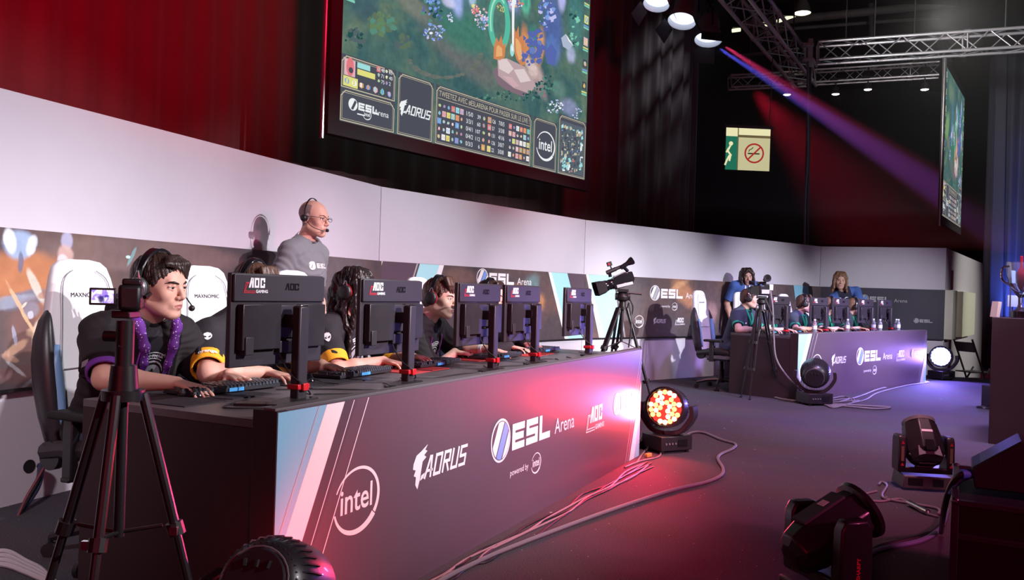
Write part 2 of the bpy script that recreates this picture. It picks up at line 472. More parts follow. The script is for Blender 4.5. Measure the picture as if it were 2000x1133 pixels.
# ------------------------------------------------------------------ organic surfaces: smooth signed-distance bodies turned into one mesh
def _n(v): v = np.array(v, float); return v / (np.linalg.norm(v) + 1e-12)
class Body:
    def __init__(s): s.p = []; s.post = []
    def caps(s, a, b, ra, rb=None, k=0.02, op='u'): s.p.append(('c', np.array(a, np.float32), np.array(b, np.float32), ra, ra if rb is None else rb, k, op)); return s
    def cone(s, a, b, ra, rb=None, k=0.01, op='u'): s.p.append(('k', np.array(a, np.float32), np.array(b, np.float32), ra, ra if rb is None else rb, k, op)); return s
    def ell(s, c, r, R=None, k=0.02, op='u'):
        s.p.append(('e', np.array(c, np.float32), np.array(r if hasattr(r, '__len__') else (r, r, r), np.float32), np.array(R if R is not None else np.eye(3), np.float32), 0, k, op)); return s
    def clip(s, n, pt, k=0.004): s.p.append(('p', np.array(_n(n), np.float32), np.array(pt, np.float32), 0, 0, k, 'i')); return s
    def chain(s, pts, rs, k=0.02, op='u'):
        for i in range(len(pts) - 1): s.caps(pts[i], pts[i + 1], rs[i], rs[i + 1], k, op)
        return s
    @staticmethod
    def ev(pr, P):
        t = pr[0]
        if t in 'ck':
            a, b, ra, rb = pr[1:5]; ba = b - a; pa = P - a; L2 = float(ba @ ba) + 1e-12
            h = (pa @ ba) / L2; hc = np.clip(h, 0, 1)
            d = np.linalg.norm(pa - hc[..., None] * ba, axis=-1) - (ra + (rb - ra) * hc)
            if t == 'k':
                L = math.sqrt(L2); q = np.linalg.norm(pa - h[..., None] * ba, axis=-1) - (ra + (rb - ra) * hc)
                d = np.maximum(q, (np.abs(h - .5) - .5) * L)
            return d
        if t == 'e':
            c, r, R = pr[1:4]; q = (P - c) @ R
            k0 = np.linalg.norm(q / r, axis=-1); k1 = np.linalg.norm(q / (r * r), axis=-1)
            return k0 * (k0 - 1) / (k1 + 1e-9)
        n, pt = pr[1:3]
        return (P - pt) @ n
    def comb(s, D, d, pr):
        k, op = pr[5], pr[6]
        if op == 'u':
            h = np.clip(.5 + .5 * (D - d) / k, 0, 1); return D + (d - D) * h - k * h * (1 - h)
        if op == 's': d = -d
        h = np.clip(.5 - .5 * (D - d) / k, 0, 1); return D + (d - D) * h + k * h * (1 - h)
    def mesh(s, voxel, name, mats, parent=None, disp=None, faceMat=None, disp_amp=0.0):
        B = 8; h = voxel; lo = np.full(3, 1e9); hi = -lo
        for pr in s.p:
            if pr[6] != 'u': continue
            if pr[0] in 'ck':
                r = max(pr[3], pr[4]); lo = np.minimum(lo, np.minimum(pr[1], pr[2]) - r); hi = np.maximum(hi, np.maximum(pr[1], pr[2]) + r)
            elif pr[0] == 'e':
                r = float(pr[2].max()); lo = np.minimum(lo, pr[1] - r); hi = np.maximum(hi, pr[1] + r)
        lo -= 4 * h + .03; hi += 4 * h + .03
        nb = np.ceil((hi - lo) / (B * h)).astype(int)
        bi = np.stack(np.meshgrid(*[np.arange(k) for k in nb], indexing='ij'), -1).reshape(-1, 3)
        C = (lo + (bi + .5) * (B * h)).astype(np.float32)
        half = B * h * .87
        D = np.full(len(C), 1e3, np.float32); cd = []
        for pr in s.p:
            d = s.ev(pr, C); cd.append(d); D = s.comb(D, d, pr)
        keep = np.abs(D) < half * 1.5 + .012 + disp_amp
        bi, C = bi[keep], C[keep]; cd = [d[keep] for d in cd]
        g = np.arange(B + 1, dtype=np.float32) * h
        G = np.stack(np.meshgrid(g, g, g, indexing='ij'), -1).reshape(-1, 3)
        nv = (B + 1) ** 3
        base = (lo + bi * (B * h)).astype(np.float32)
        NX, NY, NZ = [int(k) * B + 1 for k in nb]
        VI, VP, QX = [], [], []
        CH = 600
        ii = np.arange((B + 1) ** 3).reshape(B + 1, B + 1, B + 1)
        off = [(i, j, k) for i in (0, 1) for j in (0, 1) for k in (0, 1)]
        edges = [(a, b) for a in range(8) for b in range(a + 1, 8) if sum(abs(off[a][t] - off[b][t]) for t in range(3)) == 1]
        for c0 in range(0, len(bi), CH):
            sl = slice(c0, c0 + CH); nn = len(bi[sl])
            P = base[sl][:, None, :] + G[None]
            D = np.full((nn, nv), 1e3, np.float32)
            for pr, d0 in zip(s.p, cd):
                dd = d0[sl]
                if pr[6] == 'u' : msk = dd < half * 2 + pr[5] + .02
                elif pr[6] == 's': msk = dd < half * 2 + pr[5] + .02
                else: msk = dd > -(half * 2 + pr[5] + .02)
                if not msk.any(): continue
                D[msk] = s.comb(D[msk], s.ev(pr, P[msk]).astype(np.float32), pr)
            if disp is not None: D = D + disp(P).astype(np.float32)
            D4 = D.reshape(nn, B + 1, B + 1, B + 1)
            cor = [D4[:, i:i + B, j:j + B, k:k + B] for i, j, k in off]
            neg = sum((c < 0).astype(np.int8) for c in cor)
            act = (neg > 0) & (neg < 8)
            w = np.nonzero(act)
            if len(w[0]) == 0: continue
            vals = np.stack([c[w] for c in cor], -1)
            acc = np.zeros((len(w[0]), 3)); cnt = np.zeros(len(w[0]))
            for a, b in edges:
                va, vb = vals[:, a], vals[:, b]; m = (va < 0) != (vb < 0)
                t = np.where(m, va / (va - vb + 1e-20), 0)
                pa, pb = np.array(off[a], float), np.array(off[b], float)
                acc += np.where(m[:, None], pa + (pb - pa) * t[:, None], 0); cnt += m
            loc = acc / np.maximum(cnt, 1)[:, None]
            gi = bi[sl][w[0]] * B + np.stack(w[1:], -1)
            VI.append((gi[:, 0].astype(np.int64) * NY + gi[:, 1]) * NZ + gi[:, 2]); VP.append(lo + (gi + loc) * h)
            for ax in range(3):
                c2 = [0, 0, 0]; c2[ax] = 1
                A = D4[:, :B, :B, :B]; Bq = D4[:, c2[0]:c2[0] + B, c2[1]:c2[1] + B, c2[2]:c2[2] + B]
                cr_ = (A < 0) != (Bq < 0); w2 = np.nonzero(cr_)
                if len(w2[0]) == 0: continue
                g2 = bi[sl][w2[0]] * B + np.stack(w2[1:], -1)
                u_, v_ = [(1, 2), (2, 0), (0, 1)][ax]
                ids = []
                for du, dv in ((0, 0), (1, 0), (1, 1), (0, 1)):
                    q = g2.copy(); q[:, u_] -= du; q[:, v_] -= dv
                    ids.append((q[:, 0].astype(np.int64) * NY + q[:, 1]) * NZ + q[:, 2])
                ids = np.stack(ids, -1); fl = A[w2] >= 0
                ids[fl] = ids[fl][:, ::-1]
                QX.append(ids)
        VI = np.concatenate(VI); VP = np.concatenate(VP); Q = np.concatenate(QX)
        VI, u = np.unique(VI, return_index=True); VP = VP[u]
        pos = np.searchsorted(VI, Q); pos = np.clip(pos, 0, len(VI) - 1)
        ok = (VI[pos] == Q).all(1); Q = pos[ok]
        # a light relaxation to take off the grid facets
        for _ in range(2):
            S = np.zeros_like(VP); c = np.zeros(len(VP))
            for a, b in ((0, 1), (1, 2), (2, 3), (3, 0)):
                np.add.at(S, Q[:, a], VP[Q[:, b]]); np.add.at(c, Q[:, a], 1)
                np.add.at(S, Q[:, b], VP[Q[:, a]]); np.add.at(c, Q[:, b], 1)
            VP = VP + .5 * (S / np.maximum(c, 1)[:, None] - VP)
        me = bpy.data.meshes.new(name)
        me.vertices.add(len(VP)); me.vertices.foreach_set('co', VP.astype(np.float32).ravel())
        me.loops.add(len(Q) * 4); me.loops.foreach_set('vertex_index', Q.astype(np.int32).ravel())
        me.polygons.add(len(Q)); me.polygons.foreach_set('loop_start', np.arange(0, len(Q) * 4, 4, dtype=np.int32))
        try: me.polygons.foreach_set('loop_total', np.full(len(Q), 4, np.int32))
        except Exception: pass
        me.update(calc_edges=True); me.validate()
        if not isinstance(mats, (list, tuple)): mats = [mats]
        for mm in mats: me.materials.append(mm)
        if faceMat is not None and len(me.polygons) == len(Q):
            fc = VP[Q].mean(1); me.polygons.foreach_set('material_index', faceMat(fc).astype(np.int32))
        me.polygons.foreach_set('use_smooth', np.ones(len(me.polygons), bool))
        o = bpy.data.objects.new(name, me); COL.objects.link(o)
        if parent is not None: o.parent = parent; o.matrix_parent_inverse = parent.matrix_world.inverted()
        return o

def wrinkle(amp, f=38.0, seed=0.0, dirv=(0, 0, 1)):
    dv = np.array(_n(dirv))
    def fn(P):
        x, y, z = P[..., 0], P[..., 1], P[..., 2]
        w = 0.05 * np.sin(7 * x + 5 * z + seed) + 0.05 * np.sin(9 * y - 6 * z + 1.3 + seed)
        t = P @ dv
        a = np.sin(f * (t + w) + 3 * np.sin(6 * x + seed) + 2 * np.sin(8 * y)); b = np.sin(f * 1.7 * (t - 1.6 * w) + 2.2 + seed + 4 * np.sin(5 * y + 3 * x))
        msk = 0.5 + 0.5 * np.sin(9 * x + 11 * z + seed * 2); m2 = 0.5 + 0.5 * np.sin(13 * y - 7 * z + seed)
        cr_ = 1 - 2 * np.abs(np.sin(f * .42 * (t + 1.8 * w) + 2.4 * np.sin(7 * x + 3 * y + seed)))
        return amp * (.35 * a * msk + .3 * b * (1 - msk) - .55 * np.maximum(cr_, -.2) * m2)
    return fn

# ------------------------------------------------------------------ shared materials
M_WALL = mat('white_booth_board', (0.62, 0.585, 0.66), 0.55, noise=0.03, nscale=6)
M_BLACK = mat('black_plastic', (0.016, 0.014, 0.016), 0.42, noise=0.2, nscale=40)
M_BLACKM = mat('black_matte', (0.011, 0.009, 0.011), 0.8)
M_GLOSS = mat('black_gloss', (0.010, 0.009, 0.012), 0.18, coat=0.4)
M_DARKB = mat('dark_board', (0.030, 0.013, 0.016), 0.62, noise=0.15, nscale=8)
M_DESK = mat('grey_desk_laminate', (0.095, 0.080, 0.088), 0.38, noise=0.12, nscale=30)
M_GREY = mat('mid_grey_metal', (0.16, 0.16, 0.17), 0.4, metal=0.6)
M_ALU = mat('aluminium', (0.62, 0.62, 0.66), 0.28, metal=0.95)
M_CHROME = mat('chrome', (0.8, 0.8, 0.82), 0.12, metal=1.0)
M_WHITE = mat('white_print', (0.86, 0.86, 0.88), 0.5)
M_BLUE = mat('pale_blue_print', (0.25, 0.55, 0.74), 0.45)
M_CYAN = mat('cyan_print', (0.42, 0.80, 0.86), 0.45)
M_STRIPE = mat('stripe_blue_print', (0.20, 0.36, 0.80), 0.45)
M_BANNER = mat('banner_grey_print', (0.120, 0.084, 0.112), 0.30, noise=0.05, nscale=3)
M_BANDK = mat('banner_dark_band', (0.095, 0.075, 0.10), 0.32)
M_RED = mat('red_plastic', (0.62, 0.02, 0.03), 0.4)
M_REDP = mat('red_print', (0.75, 0.03, 0.05), 0.5)
M_LGREY = mat('light_grey_print', (0.45, 0.45, 0.48), 0.5)
M_CABLE = mat('grey_cable', (0.20, 0.18, 0.20), 0.5)
M_CABLEK = mat('black_cable', (0.02, 0.018, 0.022), 0.45)
M_RUBBER = mat('rubber', (0.014, 0.012, 0.013), 0.7)

def carpet():
    m = bpy.data.materials.new('stage_carpet'); m.use_nodes = True
    N, L = nodes_of(m); b = N['Principled BSDF']; tc = N.new('ShaderNodeTexCoord')
    n = N.new('ShaderNodeTexNoise'); n.inputs['Scale'].default_value = 180; n.inputs['Detail'].default_value = 4; L.new(tc.outputs['Object'], n.inputs['Vector'])
    n2 = N.new('ShaderNodeTexNoise'); n2.inputs['Scale'].default_value = 1.4; n2.inputs['Detail'].default_value = 5; L.new(tc.outputs['Object'], n2.inputs['Vector'])
    rp = N.new('ShaderNodeValToRGB'); rp.color_ramp.elements[0].color = (0.040, 0.036, 0.042, 1); rp.color_ramp.elements[1].color = (0.150, 0.132, 0.150, 1)
    rp.color_ramp.elements[0].position = .3; rp.color_ramp.elements[1].position = .7
    L.new(n.outputs['Fac'], rp.inputs[0])
    mx = N.new('ShaderNodeMix'); mx.data_type = 'RGBA'; mx.blend_type = 'MULTIPLY'; mx.inputs[0].default_value = .5
    L.new(rp.outputs[0], mx.inputs[6]); L.new(n2.outputs['Color'], mx.inputs[7])
    v = N.new('ShaderNodeTexVoronoi'); v.inputs['Scale'].default_value = 3.4; v.inputs['Randomness'].default_value = 1; L.new(tc.outputs['Object'], v.inputs['Vector'])
    lt = N.new('ShaderNodeMath'); lt.operation = 'LESS_THAN'; lt.inputs[1].default_value = 0.032; L.new(v.outputs['Distance'], lt.inputs[0])
    v2 = N.new('ShaderNodeTexVoronoi'); v2.inputs['Scale'].default_value = 13; L.new(tc.outputs['Object'], v2.inputs['Vector'])
    lt2 = N.new('ShaderNodeMath'); lt2.operation = 'LESS_THAN'; lt2.inputs[1].default_value = 0.045; L.new(v2.outputs['Distance'], lt2.inputs[0])
    mxa = N.new('ShaderNodeMath'); mxa.operation = 'MAXIMUM'; L.new(lt.outputs[0], mxa.inputs[0]); L.new(lt2.outputs[0], mxa.inputs[1])
    mx2 = N.new('ShaderNodeMix'); mx2.data_type = 'RGBA'; L.new(mxa.outputs[0], mx2.inputs[0]); L.new(mx.outputs[2], mx2.inputs[6]); mx2.inputs[7].default_value = (.42, .38, .42, 1)
    L.new(mx2.outputs[2], b.inputs['Base Color']); b.inputs['Roughness'].default_value = .9; b.inputs['Specular IOR Level'].default_value = .2
    bp = N.new('ShaderNodeBump'); bp.inputs['Strength'].default_value = .5; bp.inputs['Distance'].default_value = .004
    L.new(n.outputs['Fac'], bp.inputs['Height']); L.new(bp.outputs['Normal'], b.inputs['Normal'])
    MATS[m.name] = m
    return m

# ------------------------------------------------------------------ the hall
def struct(name, mb, m, M=None, **k):
    o = mb.build(name, m, M=M, **k); o['kind'] = 'structure'; return o

fl = [(-9, -3), (12, -3), (16, 13.9), (7.3, 13.86), (7.2, 14.2), (5.4, 14.9), (-9, 14.9)]
struct('floor', MB().prism([(x, y) for x, y in fl], 0, -0.12, axes=(V((1, 0, 0)), V((0, 1, 0)), V((0, 0, 1)))), carpet())
struct('floor_hall', MB().box((8, 16, -0.56), (60, 60, 0.1)), mat('hall_concrete', (0.03, 0.028, 0.032), 0.8, noise=.2, nscale=3))
struct('ceiling', MB().box((8, 18, 9.1), (50, 28, 0.2)), mat('dark_roof', (0.02, 0.018, 0.02), 0.9, noise=.3, nscale=2))
struct('wall_hall_back', MB().box((8, 31, 4.2), (50, 0.3, 9.6)), mat('dark_hall_wall', (0.018, 0.013, 0.016), 0.9, noise=.3, nscale=1))

# booth wall: flat boards meeting in shallow corners
Q = [(-3.45, 1.93), (-1.262, 7.912), (0.92, 10.836), (5.369, 14.663), (7.202, 13.975), (10.71, 19.089)]
ZT, ZP, ZB = 2.134, 1.433, 0.611
for i, nm in enumerate(['wall_left', 'wall_middle', 'wall_back', 'wall_end', 'wall_side']):
    M, Lw = panel_M(Q[i], Q[i + 1]); e = 0.0
    z0 = -0.5 if nm == 'wall_side' else 0.0
    mb = MB()
    if nm == 'wall_side':      # doorway gap cut between two lengths of wall
        mb.box((0.33, 0.06, (z0 + ZT) / 2), (0.66, 0.12, ZT - z0)); mb.box(((1.02 + Lw) / 2, 0.06, (z0 + ZT) / 2), (Lw - 1.02, 0.12, ZT - z0)); mb.box((0.84, 0.06, ZT - 0.17), (0.36, 0.12, 0.34))
    else:
        mb.box((Lw / 2, 0.06, ZT / 2), (Lw - 0.006, 0.12, ZT))
    struct(nm, mb, M_WALL, M)

# curtains behind the wall, in vertical folds
def curtain(name, pts, z0, z1, m, label, amp=0.06, wl=0.22, seed=0, group=None):
    P = [V((x, y, 0)) for x, y in pts]; P = catmull(P, 8); rows = []
    L_ = [0]
    for a, b in zip(P, P[1:]): L_.append(L_[-1] + (b - a).length)
    n = int(L_[-1] / 0.035); rr = random.Random(seed); ph = [rr.uniform(0, 6) for _ in range(4)]
    line = []
    for i in range(n + 1):
        s = L_[-1] * i / n
        j = max(k for k in range(len(L_)) if L_[k] <= s + 1e-9); j = min(j, len(P) - 2)
        t = (s - L_[j]) / max(1e-6, L_[j + 1] - L_[j]); p = P[j].lerp(P[j + 1], t); d = (P[j + 1] - P[j]).normalized(); nn = V((d.y, -d.x, 0))
        line.append((p, nn, s))
    for z in (z0, z0 + (z1 - z0) * .35, z0 + (z1 - z0) * .7, z1):
        k = (z - z0) / (z1 - z0)
        rows.append([p + nn * (amp * (1.15 - .4 * k) * (math.sin(2 * PI * s / wl + 1.8 * math.sin(s * 1.3 + ph[0]) + .25 * k) + .45 * math.sin(2 * PI * s / (wl * 2.7) + ph[1]))) + V((0, 0, z)) for p, nn, s in line])
    mb = MB(); mb.loft(rows, closed=False, caps=False)
    o = mb.build(name, m, sharp=180)
    sol = o.modifiers.new('cloth', 'SOLIDIFY'); sol.thickness = .006
    return tag(o, label, 'curtain', group)
M_CURT = mat('heavy_curtain', (0.085, 0.030, 0.035), 0.75, noise=.15, nscale=5, sheen=.3)  # black cloth; some of the red wash light is put into this colour
curtain('stage_curtain', [(-5.6, 0.5), (-4.3, 3.9), (-2.9, 8.2), (-0.4, 11.6), (1.6, 13.2)], 0.0, 8.6, M_CURT, 'long dark curtain hanging behind the white booth wall and the big screen', .02, .34, 3)
curtain('stage_curtain', [(1.2, 13.1), (1.9, 13.5), (2.6, 13.8), (3.1, 14.6)], 0.0, 8.6, mat('grey_curtain', (0.10, 0.09, 0.095), 0.6), 'narrow dark drape with grey vertical streaks beside the green exit sign', .06, .26, 5)
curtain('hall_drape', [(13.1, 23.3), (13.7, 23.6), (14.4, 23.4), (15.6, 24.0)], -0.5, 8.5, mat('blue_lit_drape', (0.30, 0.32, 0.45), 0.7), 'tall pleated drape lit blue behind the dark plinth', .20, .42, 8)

# ------------------------------------------------------------------ printed boards on the booth wall
def inv_hit(M, px, py):
    """local x, z on the plane of M seen at pixel"""
    a = (px - 1000.0) / FPX; b = (py - 566.5) / FPX
    d = FWD + RIGHT * a - UP * b; o = V((0, 0, CZ)); Mi = M.inverted()
    o2 = Mi @ o; d2 = Mi.to_3x3() @ d; t = -o2.y / d2.y; h = o2 + d2 * t
    return h.x, h.z

def board(i, label, m, x0=None, x1=None, mirror=False, zt=ZP, zb=ZB):
    M, Lw = panel_M(Q[i], Q[i + 1]); M = M @ Matrix.Translation((0, -0.035, 0))
    x0 = 0.0 if x0 is None else x0; x1 = Lw if x1 is None else x1
    mb = MB(); mb.box(((x0 + x1) / 2, 0.014, (zt + zb) / 2), (x1 - x0, 0.028, zt - zb), m=m)
    mb.box(((x0 + x1) / 2, 0.012, zb - 0.008), (x1 - x0, 0.04, 0.016), m=M_BLACK)
    return M, mb, x0, x1

def finish_board(M, mb, m, label):
    return tag(mb.build('printed_wall_board', m, M=M), label, 'printed board', 'printed boards along the booth wall')

DARKN = [(0.0, (0.055, 0.045, 0.055)), (0.42, (0.085, 0.068, 0.078)), (0.60, (0.14, 0.090, 0.085)), (0.78, (0.26, 0.125, 0.08)), (1.0, (0.42, 0.20, 0.11))]
# board 1: stormy nebula print (left)
M1, mb1, a0, a1 = board(0, '', None)
def L1(px, py): return inv_hit(M1, px, py)
def bl(f, px, py, wpx, hpx, an, col, op):
    x, z = f(px, py); x2, _ = f(px + wpx, py); _, z2 = f(px, py + hpx)
    return (x, z, abs(x2 - x), abs(z2 - z), an, col, op)
ORG = (0.55, 0.22, 0.09); PALE = (0.50, 0.55, 0.68); TEAL = (0.22, 0.42, 0.44); BROWN = (0.16, 0.075, 0.06); CREAM = (0.75, 0.58, 0.45); SLATE = (0.15, 0.17, 0.24)
blobs1 = [bl(L1, 60, 540, 130, 60, 0, ORG, .8), bl(L1, 105, 600, 60, 40, 0, (0.62, 0.25, 0.1), .7), bl(L1, 300, 500, 200, 40, 0, (0.22, 0.15, 0.14), .7),
  bl(L1, 50, 585, 60, 22, 12, SLATE, .9), bl(L1, 20, 590, 60, 16, 10, PALE, .35),
  bl(L1, 38, 478, 36, 34, 0, (0.34, 0.46, 0.66), .95), bl(L1, 20, 470, 14, 30, 15, (0.75, 0.84, 0.92), .9), bl(L1, 62, 480, 12, 26, -15, (0.70, 0.80, 0.92), .8), bl(L1, 40, 512, 6, 26, 0, (0.12, 0.14, 0.24), .8),
  bl(L1, 131, 470, 14, 22, 0, (0.45, 0.45, 0.62), .9), bl(L1, 128, 497, 18, 24, 20, (0.62, 0.42, 0.38), .8), bl(L1, 122, 508, 12, 14, 0, (0.72, 0.68, 0.70), .7),
  bl(L1, 62, 640, 50, 66, 8, (0.20, 0.10, 0.09), .75), bl(L1, 70, 560, 10, 46, 30, (0.62, 0.60, 0.52), .85), bl(L1, 40, 600, 5, 70, 32, (0.70, 0.48, 0.28), .8),
  bl(L1, 62, 605, 18, 18, 0, (0.24, 0.22, 0.27), .9), bl(L1, 60, 615, 7, 9, 0, (0.6, 0.6, 0.7), .8), bl(L1, 75, 650, 14, 34, -12, CREAM, .7), bl(L1, 30, 680, 30, 12, 30, (0.58, 0.35, 0.24), .8), bl(L1, 70, 650, 22, 14, 0, (0.66, 0.45, 0.3), .55),
  bl(L1, 40, 730, 70, 20, 0, (0.14, 0.07, 0.07), .8), bl(L1, 30, 720, 30, 5, -38, (0.5, 0.48, 0.5), .6),
  bl(L1, 20, 700, 22, 8, -20, (.5,.3,.22), .7), bl(L1, 84, 700, 8, 20, -40, CREAM, .5), bl(L1, 28, 655, 5, 24, 10, (.4,.45,.6), .6), bl(L1, 48, 596, 8, 4, 40, (.8,.72,.6), .7), bl(L1, 90, 575, 20, 10, 20, (.34,.14,.09), .7), bl(L1, 10, 560, 24, 8, 10, (.5,.2,.1), .6), bl(L1, 60, 745, 26, 5, 24, (.36,.36,.42), .5), bl(L1, 258, 500, 20, 5, 60, TEAL, .8), bl(L1, 250, 502, 5, 4, 0, (0.6, 0.85, 0.82), .9), bl(L1, 640, 520, 90, 60, 0, (0.15, 0.13, 0.14), .8)]
m1 = painted('nebula_print_left', DARKN, blobs1, scale=1.3, warp_scale=9, warp=.016, seed=1.0, fine=.10, edge=.62)
for k in range(len(mb1.m)): mb1.m[k] = mb1.m[k] or m1
finish_board(M1, mb1, m1, 'leftmost wall board printed with orange and brown storm clouds and blue wisps')

# board 2: behind the near team, grey with pale blue slanted stripes and a logo
M2, mb2, a0, a1 = board(1, '', None)
def L2(px, py): return inv_hit(M2, px, py)
blobs2 = [bl(L2, 700, 560, 50, 60, 0, (0.14, 0.12, 0.13), .9), bl(L2, 1050, 560, 45, 55, 0, (0.11, 0.085, 0.09), .6), bl(L2, 1052, 590, 16, 26, 0, (0.55, 0.26, 0.12), .8), bl(L2, 1040, 555, 18, 26, 30, TEAL, .5), bl(L2, 1010, 570, 30, 20, 0, ORG, .5), bl(L2, 900, 540, 40, 25, 0, (0.22, 0.13, 0.11), .7), bl(L2, 800, 560, 60, 30, 0, (0.13, 0.12, 0.135), .9)]
m2 = painted('nebula_print_middle', DARKN, blobs2, scale=1.4, warp_scale=5, warp=.06, seed=3.0, fine=.15)
for k in range(len(mb2.m)): mb2.m[k] = mb2.m[k] or m2
pr = Pr(mb2, 0.001)
def slab(pr, f, tops, bots, m, lay=0, zt=ZP - .002, zb=ZB + .002):
    """slanted stripe given by its left/right pixel x at the top edge and at the bottom edge"""
    xs = []
    for (px, py) in tops + bots: xs.append(f(px, py)[0])
    pr.poly([(xs[0], zt), (xs[1], zt), (xs[3], zb), (xs[2], zb)], m, lay)
slab(pr, L2, [(716, 505), (746, 508)], [(668, 665), (706, 665)], M_CYAN); slab(pr, L2, [(738, 505), (747, 508)], [(698, 665), (707, 665)], M_WHITE, 1)
slab(pr, L2, [(711, 505), (713, 508)], [(663, 665), (665, 665)], M_LGREY)
slab(pr, L2, [(750, 508), (812, 514)], [(708, 665), (764, 662)], M_BANNER)
slab(pr, L2, [(820, 513), (866, 518)], [(772, 660), (822, 660)], M_CYAN); slab(pr, L2, [(858, 513), (867, 518)], [(812, 660), (823, 660)], M_WHITE, 1)
slab(pr, L2, [(814, 513), (816.5, 518)], [(766, 660), (768, 660)], M_LGREY)
slab(pr, L2, [(1073, 528), (1108, 530)], [(1105, 660), (1140, 658)], M_CYAN); slab(pr, L2, [(1071, 528), (1077, 530)], [(1103, 660), (1110, 658)], M_WHITE, 1)
slab(pr, L2, [(1108, 530), (1140, 533)], [(1140, 658), (1143.5, 658)], M_BANNER)
lx, lz = L2(930, 560); lx2, _ = L2(1020, 552)
logo_esl(pr, lx, lz, 0.20, M_WHITE, M_STRIPE, power=True, D=M_BANNER)
finish_board(M2, mb2, m2, 'wall board behind the near team, grey with pale blue slanted stripes')

# board 3: behind the far tripod camera
M3, mb3, a0, a1 = board(2, '', None)
def L3(px, py): return inv_hit(M3, px, py)
blobs3 = [bl(L3, 1340, 575, 40, 26, -30, (0.60, 0.28, 0.14), .75), bl(L3, 1325, 560, 30, 10, 25, (0.75, 0.42, 0.22), .5), bl(L3, 1230, 590, 40, 70, 0, (0.13, 0.11, 0.115), .7), bl(L3, 1300, 640, 100, 22, 0, (0.11, 0.09, 0.095), .85), bl(L3, 1390, 610, 14, 30, 0, (0.40, 0.25, 0.22), .6), bl(L3, 1480, 600, 60, 60, 0, (0.13, 0.09, 0.09), .7), bl(L3, 1365, 590, 16, 20, 20, (0.35, 0.3, 0.3), .4)]
m3 = painted('nebula_print_back', DARKN, blobs3, scale=0.9, warp_scale=3, warp=.10, seed=6.0, fine=.15)
for k in range(len(mb3.m)): mb3.m[k] = mb3.m[k] or m3
pr = Pr(mb3, 0.001)
slab(pr, L3, [(1146, 533), (1197, 539)], [(1178, 658), (1216, 656)], M_CYAN); slab(pr, L3, [(1144.6, 533), (1149, 533)], [(1170, 658), (1181, 658)], M_WHITE, 1)
slab(pr, L3, [(1200, 539), (1203, 539)], [(1219, 656), (1222, 656)], M_LGREY)
slab(pr, L3, [(1550, 556), (1578, 558)], [(1562, 650), (1592, 650)], M_BLUE)
lx, lz = L3(1269, 587); logo_esl(pr, lx, lz, 0.215, M_WHITE, M_LGREY, power=True, D=M_BANDK)
lx, lz = L3(1248, 628); logo_intel(pr, lx, lz, 0.085, M_WHITE)
lx, lz = L3(1276, 631); logo_aorus(pr, lx, lz, 0.055, M_WHITE)
lx, lz = L3(1322, 630); logo_aoc(pr, lx, lz, 0.068, M_WHITE, M_WHITE)
lx, lz = L3(1354, 634); logo_esl(pr, lx, lz, 0.095, M_WHITE, M_LGREY, arena=False, D=M_BANDK)
finish_board(M3, mb3, m3, 'wall board with brown cloud print between the tripod cameras')

# board 4: dark board behind the far team
M4, mb4, a0, a1 = board(3, '', None)
def L4(px, py): return inv_hit(M4, px, py)
m4 = painted('dark_slate_print', [(0, (0.030, 0.030, 0.048)), (1, (0.075, 0.072, 0.10))], [], scale=1.2, rough=.4)
for k in range(len(mb4.m)): mb4.m[k] = mb4.m[k] or m4
pr = Pr(mb4, 0.001)
lx, lz = L4(1679, 591.5); logo_esl(pr, lx, lz, 0.145, M_LGREY, M_STRIPE, D=m4)
lx, lz = L4(1722, 630); logo_aoc(pr, lx, lz, 0.06, M_LGREY, M_LGREY, gaming=False)
lx, lz = L4(1688, 630); logo_aorus(pr, lx, lz, 0.048, M_LGREY)
lx, lz = L4(1784, 631); logo_esl(pr, lx, lz, 0.085, M_LGREY, M_LGREY, arena=False, D=m4)
finish_board(M4, mb4, m4, 'dark slate wall board behind the far team at the end of the booth')

# pale boards on the outer side wall
M5, _L = panel_M(Q[4], Q[5])
for (xa, xb, lab) in ((0.02, 0.56, 'narrow cream board on the side wall left of the doorway gap'), (1.42, 3.4, 'wide cream board on the side wall right of the doorway gap')):
    mb = MB().box(((xa + xb) / 2, -0.06, (ZP + ZB) / 2), (xb - xa, 0.12, ZP - ZB))
    tag(mb.build('cream_wall_board', mat('cream_board', (0.72, 0.74, 0.60), 0.6), M=M5, bevel=.004), lab, 'board', 'cream boards on the side wall')
struct('door_1', MB().box((0.84, 0.10, 0.9), (0.36, 0.03, 2.0)), mat('door_dark', (0.03, 0.02, 0.03), .6), M5)

